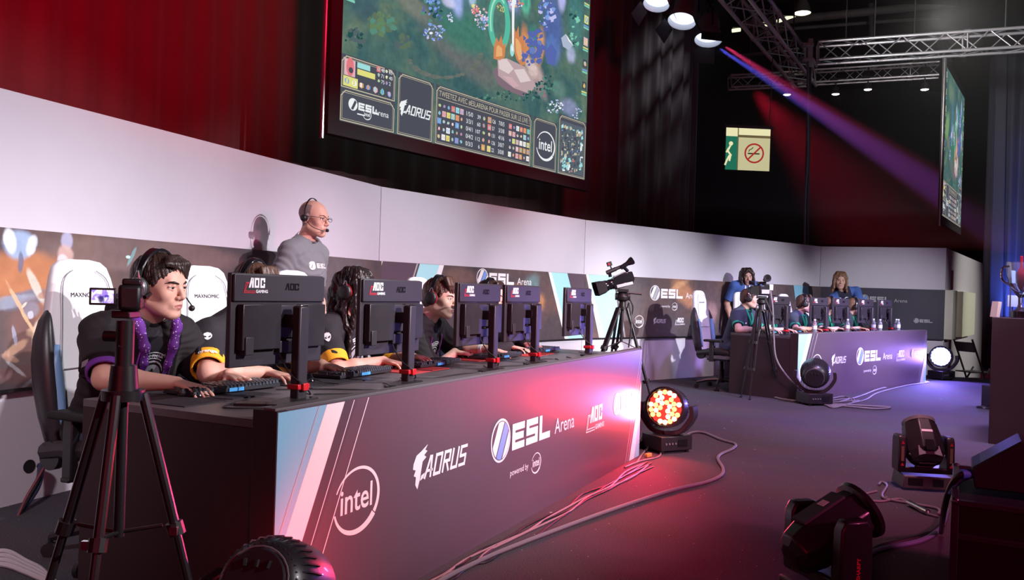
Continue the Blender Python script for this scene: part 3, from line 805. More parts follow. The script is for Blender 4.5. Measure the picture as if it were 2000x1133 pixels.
# ------------------------------------------------------------------ the two projection screens
BR = 1.0
def semat(n, c, k=1.0): return emat('screen_' + n, c, k)
SW, SB, SY, SG, SR, SK = semat('white', (.85, .88, .9)), semat('blue', (.2, .35, .75)), semat('yellow', (.75, .72, .22)), semat('green', (.22, .6, .45)), semat('red', (.75, .2, .22)), semat('panel', (.075, .08, .105))
SGo, SP, SC2, SO = semat('gold', (.55, .5, .36)), semat('pink', (.75, .45, .5)), semat('cyan', (.35, .72, .72)), semat('orange', (.7, .35, .15))
SCRW, SCRH = 4.50, 2.62
def scr(x, z): return x * SCRW, z * SCRH
def sblob(x, z, rx, rz, an, col, op): return (x * SCRW, z * SCRH, rx * SCRW, rz * SCRH, an, col, op)
scene_blobs = [
 sblob(.12, .62, .14, .12, 20, (.22, .34, .14), .8), sblob(.22, .52, .10, .06, -10, (.20, .20, .16), .7), sblob(.06, .45, .06, .10, 0, (.05, .10, .12), .9),
 sblob(.42, .62, .20, .26, 0, (.06, .16, .15), .7), sblob(.40, .40, .22, .10, -15, (.15, .14, .14), .7), sblob(.40, .50, .14, .12, 0, (.05, .17, .13), .9), sblob(.36, .72, .09, .22, 0, (.08, .16, .24), .8),
 sblob(.37, .62, .03, .09, 15, (.34, .42, .75), .9), sblob(.34, .60, .035, .03, 0, (.6, .6, .85), .8), sblob(.43, .66, .02, .05, -20, (.45, .6, .8), .7),
 sblob(.52, .75, .06, .10, 0, (.14, .17, .14), .8), sblob(.60, .78, .05, .13, 15, (.20, .28, .55), .8), sblob(.57, .82, .02, .05, 30, (.7, .65, .6), .8), sblob(.60, .74, .02, .06, -20, (.62, .62, .9), .8),
 sblob(.66, .78, .032, .10, 0, (.12, .5, .34), .95), sblob(.66, .78, .018, .06, 0, (.04, .25, .18), .8),
 sblob(.665, .56, .028, .13, 8, (.62, .25, .10), .9), sblob(.735, .58, .03, .14, -12, (.66, .30, .12), .9), sblob(.70, .62, .03, .07, 0, (.05, .25, .2), .7),
 sblob(.72, .44, .065, .085, -35, (.40, .30, .30), 1), sblob(.70, .47, .045, .05, -30, (.62, .48, .45), .9), sblob(.75, .38, .05, .04, -30, (.25, .17, .2), .9),
 sblob(.80, .72, .07, .22, 10, (.08, .12, .34), .9), sblob(.80, .60, .05, .10, 20, (.10, .18, .45), .8), sblob(.84, .88, .03, .10, 0, (.45, .45, .8), .8), sblob(.90, .62, .035, .06, 25, (.36, .40, .58), .9),
 sblob(.92, .80, .06, .20, 0, (.06, .2, .2), .7), sblob(.90, .35, .07, .06, 0, (.30, .30, .52), .6), sblob(.84, .42, .05, .06, 0, (.12, .22, .2), .7), sblob(.25, .88, .16, .10, 0, (.16, .24, .16), .6)]
mscr = painted('projected_forest_picture', [(0, (.02, .055, .065)), (.42, (.045, .11, .115)), (.58, (.085, .15, .12)), (.7, (.14, .19, .13)), (1, (.22, .25, .22))], scene_blobs, scale=1.6, emission=1.15, warp_scale=5, warp=.02, seed=9, fine=.14, detail=4)

# big screen hung above the wall
PZ = 2.75
pa, pb = on_z(664.5, 235.5, PZ), on_z(1144, 352, PZ)
Ms, Ls = panel_M(pa, pb, PZ)
k = Ls / SCRW
MsS = Ms @ Matrix.Scale(k, 4)
def c_(x, y): return inv_hit(MsS, 620 + x / 2.982, y / 2.982)
def cf(x, y): a, b = c_(x, y); return a / SCRW, b / SCRH
def hud(pr):
    Z0 = .012
    def R(x0, z0, x1, z1, m, lay=1): pr.rect(x0 * SCRW, z0 * SCRH, x1 * SCRW, z1 * SCRH, m, lay)
    def frame(x0, z0, x1, z1, cut=.012):
        a, b = cut * SCRW, cut * SCRW
        X0, Z0_, X1, Z1 = x0 * SCRW, z0 * SCRH, x1 * SCRW, z1 * SCRH
        pr.rect(X0, Z0_, X1, Z1, SK, 1)
        e = .016
        pr.stroke([(X0 + e, Z0_ + e), (X1 - e, Z0_ + e), (X1 - e, Z1 - e - a), (X1 - e - a, Z1 - e), (X0 + e + a, Z1 - e), (X0 + e, Z1 - e - a), (X0 + e, Z0_ + e)], .010, SGo, 2)
        e = .034
        pr.stroke([(X0 + e, Z0_ + e), (X1 - e, Z0_ + e), (X1 - e, Z1 - e), (X0 + e, Z1 - e), (X0 + e, Z0_ + e)], .004, SGo, 2)
    X = [cf(x, 800)[0] for x in (130, 455, 465, 677, 688, 1252, 1263, 1402, 1410, 1566)]
    zb = cf(170, 515)[1]; zt = cf(170, 312)[1]; zi = cf(1272, 677)[1]; zm = cf(1420, 662)[1]
    frame(0, .0, X[1], zb); frame(0, zb, X[1], zt); frame(X[2], .0, X[3], zt)
    frame(X[4], .0, X[5], zt); frame(X[6], .0, X[7], zi); frame(X[8], .0, 1.0, zm)
    W_, H_ = SCRW, SCRH
    def at_(x, y): return c_(x, y)
    pr.off += .0032
    x, z = at_(186, 636); logo_esl(pr, x, z, .118, SW, SK, power=False, D=None, arena=False)
    x, z = at_(345, 650); pr.text('Arena', x - .02, z - .03, .058, SW, 1)
    x, z = at_(238, 665); pr.rect(x, z, x + .10, z + .012, SW, 1); x, z = at_(296, 668); logo_intel(pr, x, z, .050, SW)
    x, z = at_(484, 640); logo_aorus(pr, x, z - .02, .098, SW)
    x, z = at_(1335, 850); logo_intel(pr, x, z, .19, SW); pr.off -= .0032
    x, z = at_(985, 610); pr.text('TWEETEZ AVEC #ESLARENA POUR PASSER SUR LE LIVE !', (X[4] + X[5]) / 2 * W_, zt * H_ - .115, .060, SGo, 3, align='c', wscale=.80)
    zl = zt * H_ - .145; pr.rect(X[4] * W_ + .04, zl, X[5] * W_ - .04, zl + .006, SGo, 3)
    rr = random.Random(4); cols = [SW, SB, SY, SG, SR, SP, SC2, SO]
    def icon(x, z, s, lay=3):
        c1, c2 = rr.sample(cols, 2); k = s / 2
        pr.rect(x - k, z - k, x + k, z + k, rr.choice([SK, c1]), lay)
        pr.poly([(x + k * .8 * math.cos(a + .6) * rr.uniform(.6, 1), z + k * .8 * math.sin(a + .6) * rr.uniform(.6, 1)) for a in [i * PI / 3 for i in range(6)]], c2, lay + 1)
        pr.rect(x - k * .3, z - k * .4, x + k * .2, z + k * .5, c1, lay + 2)
    L_, R_ = ['1/5/0', '3/3/1', '0/4/1', '0/4/2', '0/3/3'], ['7/0/5', '3/3/8', '4/1/6', '3/0/7', '3/0/8']
    c1, c2 = ['39', '60', '107', '112', '6'], ['126', '57', '131', '126', '22']
    fx = lambda x: cf(x, 750)[0] * W_
    for i in range(5):
        z = (zt * H_ - .215) - i * .084
        for j in range(6): icon(fx(715) + j * (fx(845) - fx(715)) / 5, z, .062)
        pr.text(L_[i], fx(872), z - .025, .050, SW, 3, wscale=.9); pr.text(c1[i], fx(955), z - .025, .045, SW, 3, align='r')
        icon(fx(975), z, .068); icon(fx(1008), z, .068)
        pr.text(c2[i], fx(1024), z - .025, .045, SW, 3, wscale=.8); pr.text(R_[i], fx(1062), z - .025, .050, SW, 3, wscale=.8)
        for j in range(6): icon(fx(1130) + j * (fx(1236) - fx(1130)) / 5, z, .06)
    # box at the lower left: portrait tile, bars, stat rows
    def Q4(x0, y0, x1, y1, m, lay=3):
        a0, b0 = at_(x0, y0); a1_, _ = at_(x1, y0); _, b1 = at_(x0, y1); pr.rect(a0, b1, a1_, b0, m, lay)
    Q4(165, 335, 230, 432, SP); x, z = at_(198, 388); pr.disc(x, z, .05, .09, SR, 4, 12); pr.disc(x + .01, z - .03, .03, .03, SK, 5, 8)
    Q4(240, 360, 316, 392, SC2); Q4(240, 398, 345, 432, SY)
    for i in range(7): x, z = at_(180 + i * 41, 470 + i * 13); icon(x, z, .095)
    for i in range(3):
        for j in range(2):
            x, z = at_(364 + j * 46, 402 + i * 34 + j * 12); icon(x, z, .055); pr.text(str(rr.randint(2, 99)), x + .035, z - .018, .036, SW, 3)
    # small map: abstract patchwork
    mx0, mx1, mz1 = X[8] * W_ + .05, W_ - .05, zm * H_ - .08
    pr.rect(mx0, .05, mx1, mz1, semat('map', (.10, .13, .16)), 3)
    for i in range(230):
        x, z = rr.uniform(mx0, mx1 - .07), rr.uniform(.05, mz1 - .08); w, h = rr.uniform(.01, .07), rr.uniform(.01, .08)
        edge = z < .25 and x < mx0 + .25 or x > mx1 - .12 or z > mz1 - .12
        pts = [(x, z), (x + w, z + h * .3), (x + w * .7, z + h), (x - w * .1, z + h * .6)]
        pr.poly(pts, rr.choice([SC2, SC2, SW, SGo] if edge else [SK, SK, SG, SGo, semat('map', (0, 0, 0)), SB, SR] if i % 9 == 0 else [SK, SK, semat('map', (0, 0, 0)), SGo]), 4 + i % 3)
    # the picture itself: stone slab, flames, crystals, flower clusters, curved path
    def PG(pts, m, lay=1): pr.poly([at_(x, y) for x, y in pts], m, lay)
    st1, st2, st3 = semat('stone', (.50, .36, .38)), semat('stone_dark', (.22, .15, .19)), semat('stone_light', (.72, .60, .60))
    PG([(1028, 420), (1060, 380), (1060, 440), (1150, 512), (1240, 545), (1205, 562), (1120, 530), (1060, 490)], st2)
    PG([(1055, 340), (1110, 338), (1215, 388), (1282, 500), (1240, 545), (1150, 512), (1060, 440)], st1, 2)
    PG([(1060, 345), (1108, 342), (1150, 400), (1120, 430), (1066, 400)], st3, 3); PG([(1150, 405), (1210, 400), (1250, 470), (1190, 480)], st3, 3); PG([(1085, 440), (1140, 450), (1180, 500), (1150, 508)], semat('stone_pink', (.62, .40, .44)), 3)
    fl1, fl2 = semat('flame', (.62, .24, .10)), semat('flame_light', (.80, .42, .18))
    PG([(1032, 340), (1036, 262), (1050, 215), (1062, 245), (1078, 205), (1088, 262), (1104, 250), (1098, 330), (1070, 352)], fl1, 3); PG([(1046, 330), (1050, 270), (1062, 262), (1082, 280), (1084, 325)], fl2, 4)
    PG([(1152, 300), (1140, 180), (1150, 150), (1164, 190), (1178, 148), (1182, 215), (1204, 200), (1212, 300), (1220, 368), (1196, 384), (1166, 345)], fl1, 3); PG([(1164, 300), (1160, 220), (1176, 230), (1192, 260), (1200, 340), (1180, 350)], fl2, 4)
    PG([(1138, -60), (1156, -60), (1150, 292), (1140, 292)], SW, 5); x, z = at_(1140, 290); pr.disc(x, z, .045, .08, SC2, 5, 12); pr.disc(x, z + .02, .02, .04, SW, 6, 8)
    x, z = at_(1066, 130); pr.arc(x, z, .17, .29, 0, 360, .10, .10, semat('ring', (.10, .50, .36)), 2, n=30); pr.arc(x, z, .17, .29, 60, 210, .03, .03, semat('ring_light', (.35, .75, .55)), 3, n=20); pr.text('+20', x - .06, z + .14, .07, SY, 4)
    for i in range(26):
        a0 = math.radians(200 + i * 6.2); x0, y0 = 745 + 215 * math.cos(a0), 300 - 150 * math.sin(a0); r1 = rr.uniform(12, 26)
        PG([(x0 + r1 * math.cos(t) * rr.uniform(.8, 1.3), y0 + r1 * .6 * math.sin(t) * rr.uniform(.8, 1.2)) for t in [q_ * PI / 3 for q_ in range(6)]], semat('path%d' % (i % 3), ((.13, .16, .14), (.16, .17, .15), (.12, .15, .13))[i % 3]), .5 + .1 * (i % 4))
    def cluster(cx, cy, rx, ry, n, ms, s0, s1):
        for i in range(n):
            a0 = rr.uniform(0, 6.28); q_ = math.sqrt(rr.random()); x0, y0 = cx + rx * q_ * math.cos(a0), cy + ry * q_ * math.sin(a0); r1 = rr.uniform(s0, s1); r0 = rr.uniform(0, 6)
            PG([(x0 + r1 * rr.uniform(.4, 1.2) * math.cos(r0 + t), y0 + r1 * rr.uniform(.4, 1.2) * math.sin(r0 + t)) for t in [k_ * 1.2566 for k_ in range(5)]], rr.choice(ms), 2 + .5 * (i % 5))
    lil, dbl, dgr, mgr, ygr = semat('lilac', (.55, .55, .85)), semat('deep_blue', (.10, .14, .42)), semat('dark_green', (.02, .08, .08)), semat('mid_green', (.10, .26, .20)), semat('moss', (.13, .22, .11))
    cluster(690, 190, 62, 48, 60, [lil, SW, SB, SB, dbl], 4, 11); cluster(780, 100, 16, 30, 14, [SW, lil], 3, 9); cluster(680, 60, 60, 90, 50, [dbl, dgr, mgr, SB], 6, 20)
    cluster(965, 110, 40, 60, 60, [lil, SW, SB, SP], 4, 11); cluster(925, 50, 22, 26, 24, [SP, SR, SY, SW], 5, 12); cluster(1160, 15, 45, 28, 34, [SW, SR, SO, dbl], 4, 11); cluster(1340, 70, 45, 95, 50, [SB, lil, dbl, dbl], 6, 18)
    cluster(1260, 280, 70, 110, 50, [dbl, dbl, semat('blue2', (.14, .22, .52))], 8, 26); cluster(1390, 620, 50, 40, 46, [lil, SW, mgr], 3, 9); cluster(1340, 500, 70, 60, 40, [dgr, mgr], 5, 14); cluster(1500, 160, 40, 120, 36, [dgr, mgr, SG], 5, 16); cluster(1520, 660, 30, 30, 16, [lil, mgr], 3, 8)
    cluster(230, 220, 60, 60, 30, [dgr, semat('grey_stone', (.09, .13, .14))], 10, 26); cluster(380, 130, 80, 70, 26, [ygr, mgr, semat('olive', (.11, .17, .11))], 12, 34); cluster(520, 240, 60, 40, 16, [semat('grey_stone', (0, 0, 0)), semat('olive', (0, 0, 0))], 12, 26)
    PG([(1425, 220), (1452, 196), (1496, 262), (1470, 292), (1436, 270)], semat('gem', (.42, .48, .62)), 5); PG([(1452, 196), (1470, 240), (1496, 262)], SW, 6); PG([(1330, 300), (1370, 250), (1400, 300), (1390, 380), (1345, 370)], dbl, 4)
    cluster(1150, 560, 240, 30, 50, [mgr, dgr], 4, 12)
    # side columns of player tiles
    for i in range(5):
        z = .44 + i * .115
        for s_, x0 in ((0, .004), (1, .965)):
            icon((x0 + .015) * SCRW, (z + .05) * SCRH, .11); pr.rect((x0) * SCRW, z * SCRH, (x0 + .03) * SCRW, (z + .010) * SCRH, SG, 3); pr.rect(x0 * SCRW, (z + .013) * SCRH, (x0 + .03) * SCRW, (z + .02) * SCRH, SB if i % 2 else SY, 3)
def screen(M, label):
    r = thing('projection_screen', label, 'screen', M, 'projection screens showing the game')
    f = MB(); b = .14; d = .10
    f.box((SCRW / 2, d / 2 + .01, -b / 2), (SCRW + 2 * b, d, b)); f.box((SCRW / 2, d / 2 + .01, SCRH + b / 2), (SCRW + 2 * b, d, b))
    f.box((-b / 2, d / 2 + .01, SCRH / 2), (b, d, SCRH)); f.box((SCRW + b / 2, d / 2 + .01, SCRH / 2), (b, d, SCRH))
    f.cyl((-b - .035, .05, -b - .05), (-b - .035, .05, SCRH + b), .022, m=M_ALU, n=10)
    f.build('frame', mat('screen_border', (.045, .04, .042), .6), r)
    s = MB(); s.box((SCRW / 2, .03, SCRH / 2), (SCRW, .02, SCRH), m=mscr)
    hud(Pr(s, -.019, step=.0006)); s.build('screen_surface', mscr, r)
    return r

screen(Ms @ Matrix.Scale(k, 4), 'big projection screen above the near team, tilted game picture with scoreboard')
pa, pb = on_z(1841, 421, PZ), on_z(1877, 445, PZ)
Ms2, Ls2 = panel_M(pa, pb, PZ); Ms2 = Matrix.Translation(Ms2.translation) @ Ms2.to_3x3().to_4x4() @ Matrix.Scale(Ls2 / SCRW if Ls2 < SCRW else 1.0, 4) 
print('screens', Ls, Ls2)
screen(Ms2 @ Matrix.Diagonal((1, 1, 2.62 * 1.0 / (SCRH * (Ls2 / SCRW if Ls2 < SCRW else 1.0)), 1)), 'far projection screen seen almost edge-on above the end of the booth')

# ------------------------------------------------------------------ the two team desks
HB = 0.80      # top of the printed front
HD = 0.757     # desk surface
A1, B1 = V((-.726, 2.651, 0)), V((.978, 6.222, 0))
A2, B2 = V((3.387, 9.878, 0)), V((6.346, 12.801, 0))
def desk(A, B, label, pale):
    M, Lw = panel_M(A, B)
    r = thing('team_desk', label, 'desk', M, 'long team desks with printed fronts')
    D = .90
    top = MB().box((Lw / 2, .03 + D / 2, HD - .014), (Lw, D - .06, .028)); top.build('desk_top', M_DESK, r, bevel=.002)
    MB().box((.022, .10 + (D - .1) / 2, (HD - .028) / 2), (.044, D - .1, HD - .028)).box((.022, .05, HB / 2 - .004), (.05, .10, HB - .008)).build('end_panel', M_DARKB, r, bevel=.002)
    MB().box((Lw - .022, D / 2 + .03, (HD - .028) / 2), (.044, D - .06, HD - .028)).build('end_panel', M_DARKB, r, bevel=.002)
    for k in (1, 2, 3): MB().box((Lw * k / 4, D / 2, (HD - .028) / 2), (.03, D - .16, HD - .028)).build('divider', M_DARKB, r)
    MB().box((Lw / 2, .035, HB - .008), (Lw, .05, .016)).build('front_rail', mat('rail_grey', (.13, .115, .12), .5), r, bevel=.002)
    f = MB(); f.box((Lw / 2, .008, HB / 2 - .004), (Lw, .016, HB - .01), m=M_BANNER)
    pr = Pr(f, .0008); z1, z0 = HB - .012, .004
    def sl(x0t, x1t, x0b, x1b, m, lay=0): 
        P = [(x0t, z1), (x1t, z1), (x1b, z0), (x0b, z0)]
        P = clip_poly(clip_poly(P, 1, 0, .001), -1, 0, -(Lw - .001))
        if len(P) > 2: pr.poly(P, m, lay)
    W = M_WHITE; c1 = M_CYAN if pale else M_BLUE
    sl(.0, .275, -.3, -.10, c1); sl(.245, .345, -.13, -.028, W, 1); sl(.345, .42, -.028, .05, M_BANDK, 1)
    sl(.398, .402, .03, .034, W, 2); sl(.485, .490, .115, .120, W, 2); sl(.20, .205, -.16, -.155, M_LGREY, 2)
    e = Lw
    sl(e + .10, e + .4, e - .24, e + .1, W, 1); sl(e + .19, e + .5, e - .13, e + .1, c1, 2); sl(e - .02, e - .016, e - .33, e - .326, W, 2); sl(e + .03, e + .034, e - .28, e - .276, W, 2)
    return M, Lw, r, f, pr

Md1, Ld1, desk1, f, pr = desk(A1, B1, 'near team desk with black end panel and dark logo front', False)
def F1(px, py): return inv_hit(Md1, px, py)
for nm, px, py in (('intel', 697, 975), ('aorus', 803, 935), ('esl', 957, 905), ('aoc', 1144, 835), ('esl2', 1197, 812)):
    print(nm, F1(px, py))
x, z = F1(697, 976); logo_intel(pr, x, z, .122, M_WHITE)
x, z = F1(806, 944); logo_aorus(pr, x, z, .092, M_WHITE)
x, z = F1(957, 911); logo_esl(pr, x, z, .215, M_WHITE, M_STRIPE, power=True, D=M_BANNER)
x, z = F1(1152, 827); logo_aoc(pr, x, z, .10, M_WHITE, M_WHITE)
x, z = F1(1197, 813); logo_esl(pr, x, z, .15, M_WHITE, M_LGREY, arena=False, D=M_LGREY)
f.build('printed_front', M_BANNER, desk1)
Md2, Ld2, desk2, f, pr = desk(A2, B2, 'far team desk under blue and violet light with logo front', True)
def F2(px, py): return inv_hit(Md2, px, py)
x, z = F2(1595, 711); logo_intel(pr, x, z, .120, M_WHITE)
x, z = F2(1624, 711); logo_aorus(pr, x, z, .085, M_WHITE)
x, z = F2(1672, 714); logo_esl(pr, x, z, .235, M_WHITE, M_STRIPE, power=True, D=M_BANNER)
x, z = F2(1754, 698); logo_aoc(pr, x, z, .10, M_WHITE, M_WHITE)
x, z = F2(1779, 699); logo_esl(pr, x, z, .125, M_WHITE, M_LGREY, arena=False, D=M_LGREY)
f.build('printed_front', M_BANNER, desk2)
# desk coordinates: along a (left end -> right end), b back from the printed front, z up
def D1(a, b, z=0.0): return Md1 @ V((a, b, z))
def D2(a, b, z=0.0): return Md2 @ V((a, b, z))

# ------------------------------------------------------------------ monitors
M_SCREEN = painted('game_screen_glow', [(0, (.06, .10, .16)), (.5, (.14, .22, .30)), (1, (.45, .42, .5))], [], scale=5, emission=1.6)
M_BRUSH = mat('brushed_black', (.050, .044, .052), .30, metal=.35, noise=.35, nscale=9)
M_PANELK = mat('monitor_black', (.040, .034, .042), .42, noise=.1, nscale=8)
M_EMB = mat('embossed_black', (.012, .010, .013), .2)
def monitor():
    r = thing('monitor', '', 'monitor')
    W, H, z0, y0 = .490, .338, .135, .095
    p = MB(); p.box((0, y0 + .012, z0 + H / 2), (W, .022, H)); p.build('panel', M_PANELK, r, bevel=.004)
    MB().box((0, y0 + .0235, z0 + H / 2 + .006), (W - .026, .002, H - .036)).build('screen', M_SCREEN, r)
    b = MB()
    b.prism([(-W / 2 + .004, z0 + H * .70), (W / 2 - .004, z0 + H * .70), (W / 2 - .004, z0 + H - .004), (-W / 2 + .004, z0 + H - .004)], y0 - .010, y0 + .002)
    b.prism([(-.215, z0 + .062), (-.022, z0 + .062), (-.022, z0 + H * .67), (-.215, z0 + H * .67)], y0 - .030, y0, m=M_BRUSH)
    b.prism([(.085, z0 + .062), (.232, z0 + .062), (.232, z0 + H * .67), (.085, z0 + H * .67)], y0 - .026, y0, m=M_BRUSH)
    b.prism([(-.015, z0 + .10), (.08, z0 + .10), (.08, z0 + H * .66), (-.015, z0 + H * .66)], y0 - .018, y0)
    b.prism([(-.205, z0 + .045), (-.165, z0 + .045), (-.165, z0 + .11), (-.205, z0 + .11)], y0 - .037, y0)
    b.prism([(-.02, z0 + .045), (.08, z0 + .045), (.08, z0 + .09), (-.02, z0 + .09)], y0 - .024, y0)
    hb = b.build('rear_housing', M_PANELK, r, bevel=.003)
    pr_b = MB(); pr = Pr(pr_b, .0, step=.0004); pr.map = lambda x, z, o: (x, y0 - .0115 - o, z)
    logo_aoc(pr, -.175, z0 + H - .052, .036, M_WHITE, M_REDP)
    block(pr, 'aOC', .015, z0 + H - .058, .026, .022, .004, .005, M_EMB, slant=0)
    pr_b.build('logo_marks', M_WHITE, hb)
    s = MB(); s.box((.032, .020, .178), (.052, .040, .356)); s.build('stand_post', M_PANELK, r, bevel=.006)
    MB().box((.032, .018, .358), (.044, .032, .006)).build('post_cap', M_CHROME, r, bevel=.002)
    MB().box((.032, .062, z0 + .165), (.055, .06, .05)).build('tilt_hinge', M_BLACK, r, bevel=.004)
    f = MB(); pts = [(-.15, -.045), (-.17, -.02), (-.15, .012), (-.04, .05), (.06, .075), (.10, .05), (.10, -.02), (.06, -.045)]
    f.prism([(x, y) for x, y in pts], .002, .012, axes=(V((1, 0, 0)), V((0, 1, 0)), V((0, 0, 1)))); f.build('stand_foot', M_BLACK, r, bevel=.003)
    MB().box((.032, .020, .055), (.066, .054, .020)).box((.032, -.012, .055), (.03, .012, .028)).build('red_strap', M_RED, r, bevel=.003)
    c = MB(); c.tube([(-.01, y0 - .01, z0 + .05), (-.005, y0 - .03, z0 + .01), (.0, .03, .10), (.02, -.012, .065), (.10, .02, .02), (.17, .10, .008)], .0035, 6, smoothing=6)
    c.tube([(.10, y0 - .01, z0 + .05), (.10, y0 - .02, z0 - .02), (.09, .03, .06), (.08, .06, .008), (.16, .14, .006)], .003, 6, smoothing=6)
    c.build('cable', M_CABLEK, r)
    return r
mon = monitor()
def desk_M(Md, a, b, yaw=0.0, z=HD): return Md @ TM((a, b, z), yaw)
near_mon = [(600, .43, -.03, 'black monitor back nearest the camera, in front of the young man in the purple hoodie'),
            (812, 1.19, .0, 'black monitor back in front of the long-haired player'),
            (966, 2.05, .0, 'third monitor back along the near desk, before the profile player'),
            (1053, 2.62, .0, 'fourth monitor back along the near desk'),
            (1160, 3.57, .0, 'last monitor back standing alone at the far end of the near desk')]
first = True
for px, a, yw, lab in near_mon:
    m_ = mon if first else copy_tree(mon); first = False
    m_.matrix_world = desk_M(Md1, a - .03, .26, yw); tag(m_, lab, 'monitor', 'monitors on the near desk')
for (a, lab) in ((.23, 'first monitor back on the far desk, beside the camera tripod'), (1.30, 'second monitor back on the far desk'), (1.95, 'third monitor back on the far desk, below the leaning staff man'), (2.77, 'fourth monitor back on the far desk'), (3.45, 'last monitor back at the far end of the far desk')):
    m_ = copy_tree(mon); m_.matrix_world = desk_M(Md2, a - .03, .26, 0); tag(m_, lab, 'monitor', 'monitors on the far desk')

# ------------------------------------------------------------------ keyboards, mice, pads
def keyboard():
    r = thing('keyboard', '', 'keyboard')
    b = MB(); b.prism([(-.23, -.085), (.23, -.085), (.225, .08), (-.225, .08)], .004, .020, axes=(V((1, 0, 0)), V((0, 1, 0)), V((0, 0, 1)))); b.build('case', mat('keyboard_black', (.03, .03, .036), .35), r, bevel=.003)
    k = MB(); rr = random.Random(2)
    for j in range(6):
        x = -.215; y = -.052 + j * .0235 + (.006 if j == 5 else 0)
        while x < .205:
            w = rr.choice([.017, .017, .017, .017, .026]) if j in (0, 1, 2) else .017
            if j == 0 and -.11 < x < -.02: w = .10
            if abs(x - .085) > .010 and abs(x - .145) > .006: k.box((x + w / 2, y, .026), (w - .002, .020, .012), m=None, taper=(.8, .78))
            x += w + .002
    k.build('keys', mat('keycap_dark', (.055, .06, .075), .35), r)
    MB().box((0, -.080, .014), (.46, .010, .010)).build('front_trim', mat('silver_trim', (.5, .52, .56), .3, metal=.7), r, bevel=.002)
    MB().box((.02, .083, .014), (.075, .006, .014)).build('blue_accent', mat('blue_accent', (.08, .36, .72), .4), r)
    return r
def mouse():
    r = thing('computer_mouse', '', 'mouse'); n = 14; rings = []
    for t in [0, .08, .25, .5, .75, .92, 1]:
        z = .034 * (1 - (t * 1.02) ** 2.2) if t < 1 else .001; s = math.sqrt(max(0, 1 - (z / .036) ** 2)) if z > 0 else 1
        rings.append((z, s))
    m = MB(); R = []
    for z, s in reversed(rings): R.append([V((.031 * s * math.cos(2 * PI * i / n), .058 * s * math.sin(2 * PI * i / n), z)) for i in range(n)])
    m.loft(R); m.build('shell', M_GLOSS, r, sharp=60)
    MB().cyl((-.004, .034, .029), (.004, .034, .029), .007, n=12).build('scroll_wheel', M_BLACK, r)
    c = MB(); c.tube([(0, .055, .010), (0, .09, .005), (.03, .15, .004), (.02, .21, .004)], .0022, 5, smoothing=5); c.build('cord', M_CABLEK, r)
    return r
def pad(w, d, col):
    m = MB(); m.box((0, 0, .002), (w, d, .003)); return m
kb, ms = keyboard(), mouse()
kbs = [(Md1, .47, .68, -.05, 'keyboard with blue accent in front of the purple hoodie player'), (Md1, 1.30, .66, .04, 'keyboard with silver edge between the first two near monitors'), (Md1, 2.02, .66, .0, 'keyboard behind the second near monitor stand'), (Md1, 2.78, .62, 0, 'keyboard under the left hand of the profile player'), (Md1, 3.50, .64, 0, 'keyboard of the last player at the near desk'),
       (Md2, .55, .66, 0, 'keyboard of the first player at the far desk'), (Md2, 1.22, .66, 0, 'keyboard behind the first far monitor'), (Md2, 2.02, .66, 0, 'keyboard behind the second far monitor'), (Md2, 2.92, .66, 0, 'keyboard behind the third far monitor'), (Md2, 3.62, .66, 0, 'keyboard at the far end of the far desk')]
first = True
for Md, a, b, yw, lab in kbs:
    k_ = kb if first else copy_tree(kb); first = False
    k_.matrix_world = desk_M(Md, a, b, yw + PI, HD + .003); tag(k_, lab, 'keyboard', 'keyboards in front of the players')
MOUSE = [(Md1, .265, .655, .1), (Md1, .93, .66, 0), (Md1, 1.72, .66, 0), (Md1, 2.62, .76, 0), (Md1, 3.22, .66, 0), (Md2, .22, .62, 0), (Md2, .90, .62, 0), (Md2, 1.70, .62, 0), (Md2, 2.60, .62, 0), (Md2, 3.30, .62, 0)]
WHO = ['purple hoodie player', 'second near player', 'long-haired player', 'profile player', 'last near player', 'first far player', 'second far player', 'third far player', 'fourth far player', 'fifth far player']
first = True
for i, (Md, a, b, yw) in enumerate(MOUSE):
    k_ = ms if first else copy_tree(ms); first = False
    k_.matrix_world = desk_M(Md, a, b, yw + PI, HD + .005); tag(k_, 'black computer mouse under the right hand of the ' + WHO[i], 'mouse', 'computer mice')
    col = mat('mousepad_dark', (.035, .03, .038), .7) if i in (0, 1, 5, 6, 8) else mat('mousepad_red', (.50, .05, .05), .7)
    o = MB().box((0, 0, .002), (.40 if i else .46, .30, .003)).build('mouse_pad', col, M=desk_M(Md, a + .02, b - .03, .04, HD))
    tag(o, ('dark' if col.name == 'mousepad_dark' else 'red') + ' mouse pad under the mouse of the ' + WHO[i], 'mouse pad', 'mouse pads')
for (a, b, yw, lab) in ((.30, .22, .5, 'smartphone lying by the foot of the nearest monitor'), (1.10, .12, .9, 'smartphone beside the second near monitor foot')):
    o = MB().box((0, 0, .005), (.07, .14, .009)).build('smartphone', M_GLOSS, M=desk_M(Md1, a - .05, b + .10, yw), bevel=.002); tag(o, lab, 'phone')
def loose_cable(Md, pts, r, lab, m=M_CABLEK, z=HD):
    mb = MB(); mb.tube([Md @ V((a, b, z + r + .001 + (c[0] if c else 0))) for a, b, *c in pts], r, 6, smoothing=8)
    return tag(mb.build('cable', m), lab, 'cable', 'loose cables on the desks')
loose_cable(Md1, [(.42, .55), (.36, .45), (.22, .40), (.12, .34), (.20, .25), (.40, .20)], .003, 'thin black cable curling in front of the nearest keyboard')
loose_cable(Md1, [(.62, .55), (.75, .42), (.85, .28), (1.0, .22), (1.1, .35)], .0028, 'thin black cable between the first and second near monitors')
loose_cable(Md1, [(.60, .34), (.78, .20), (.98, .14)], .0028, 'thin black cable running along the near desk edge')
loose_cable(Md1, [(2.75, .25), (2.85, .35), (3.0, .30), (2.9, .22), (3.05, .18), (3.2, .3)], .003, 'tangled cable by the fourth near monitor')
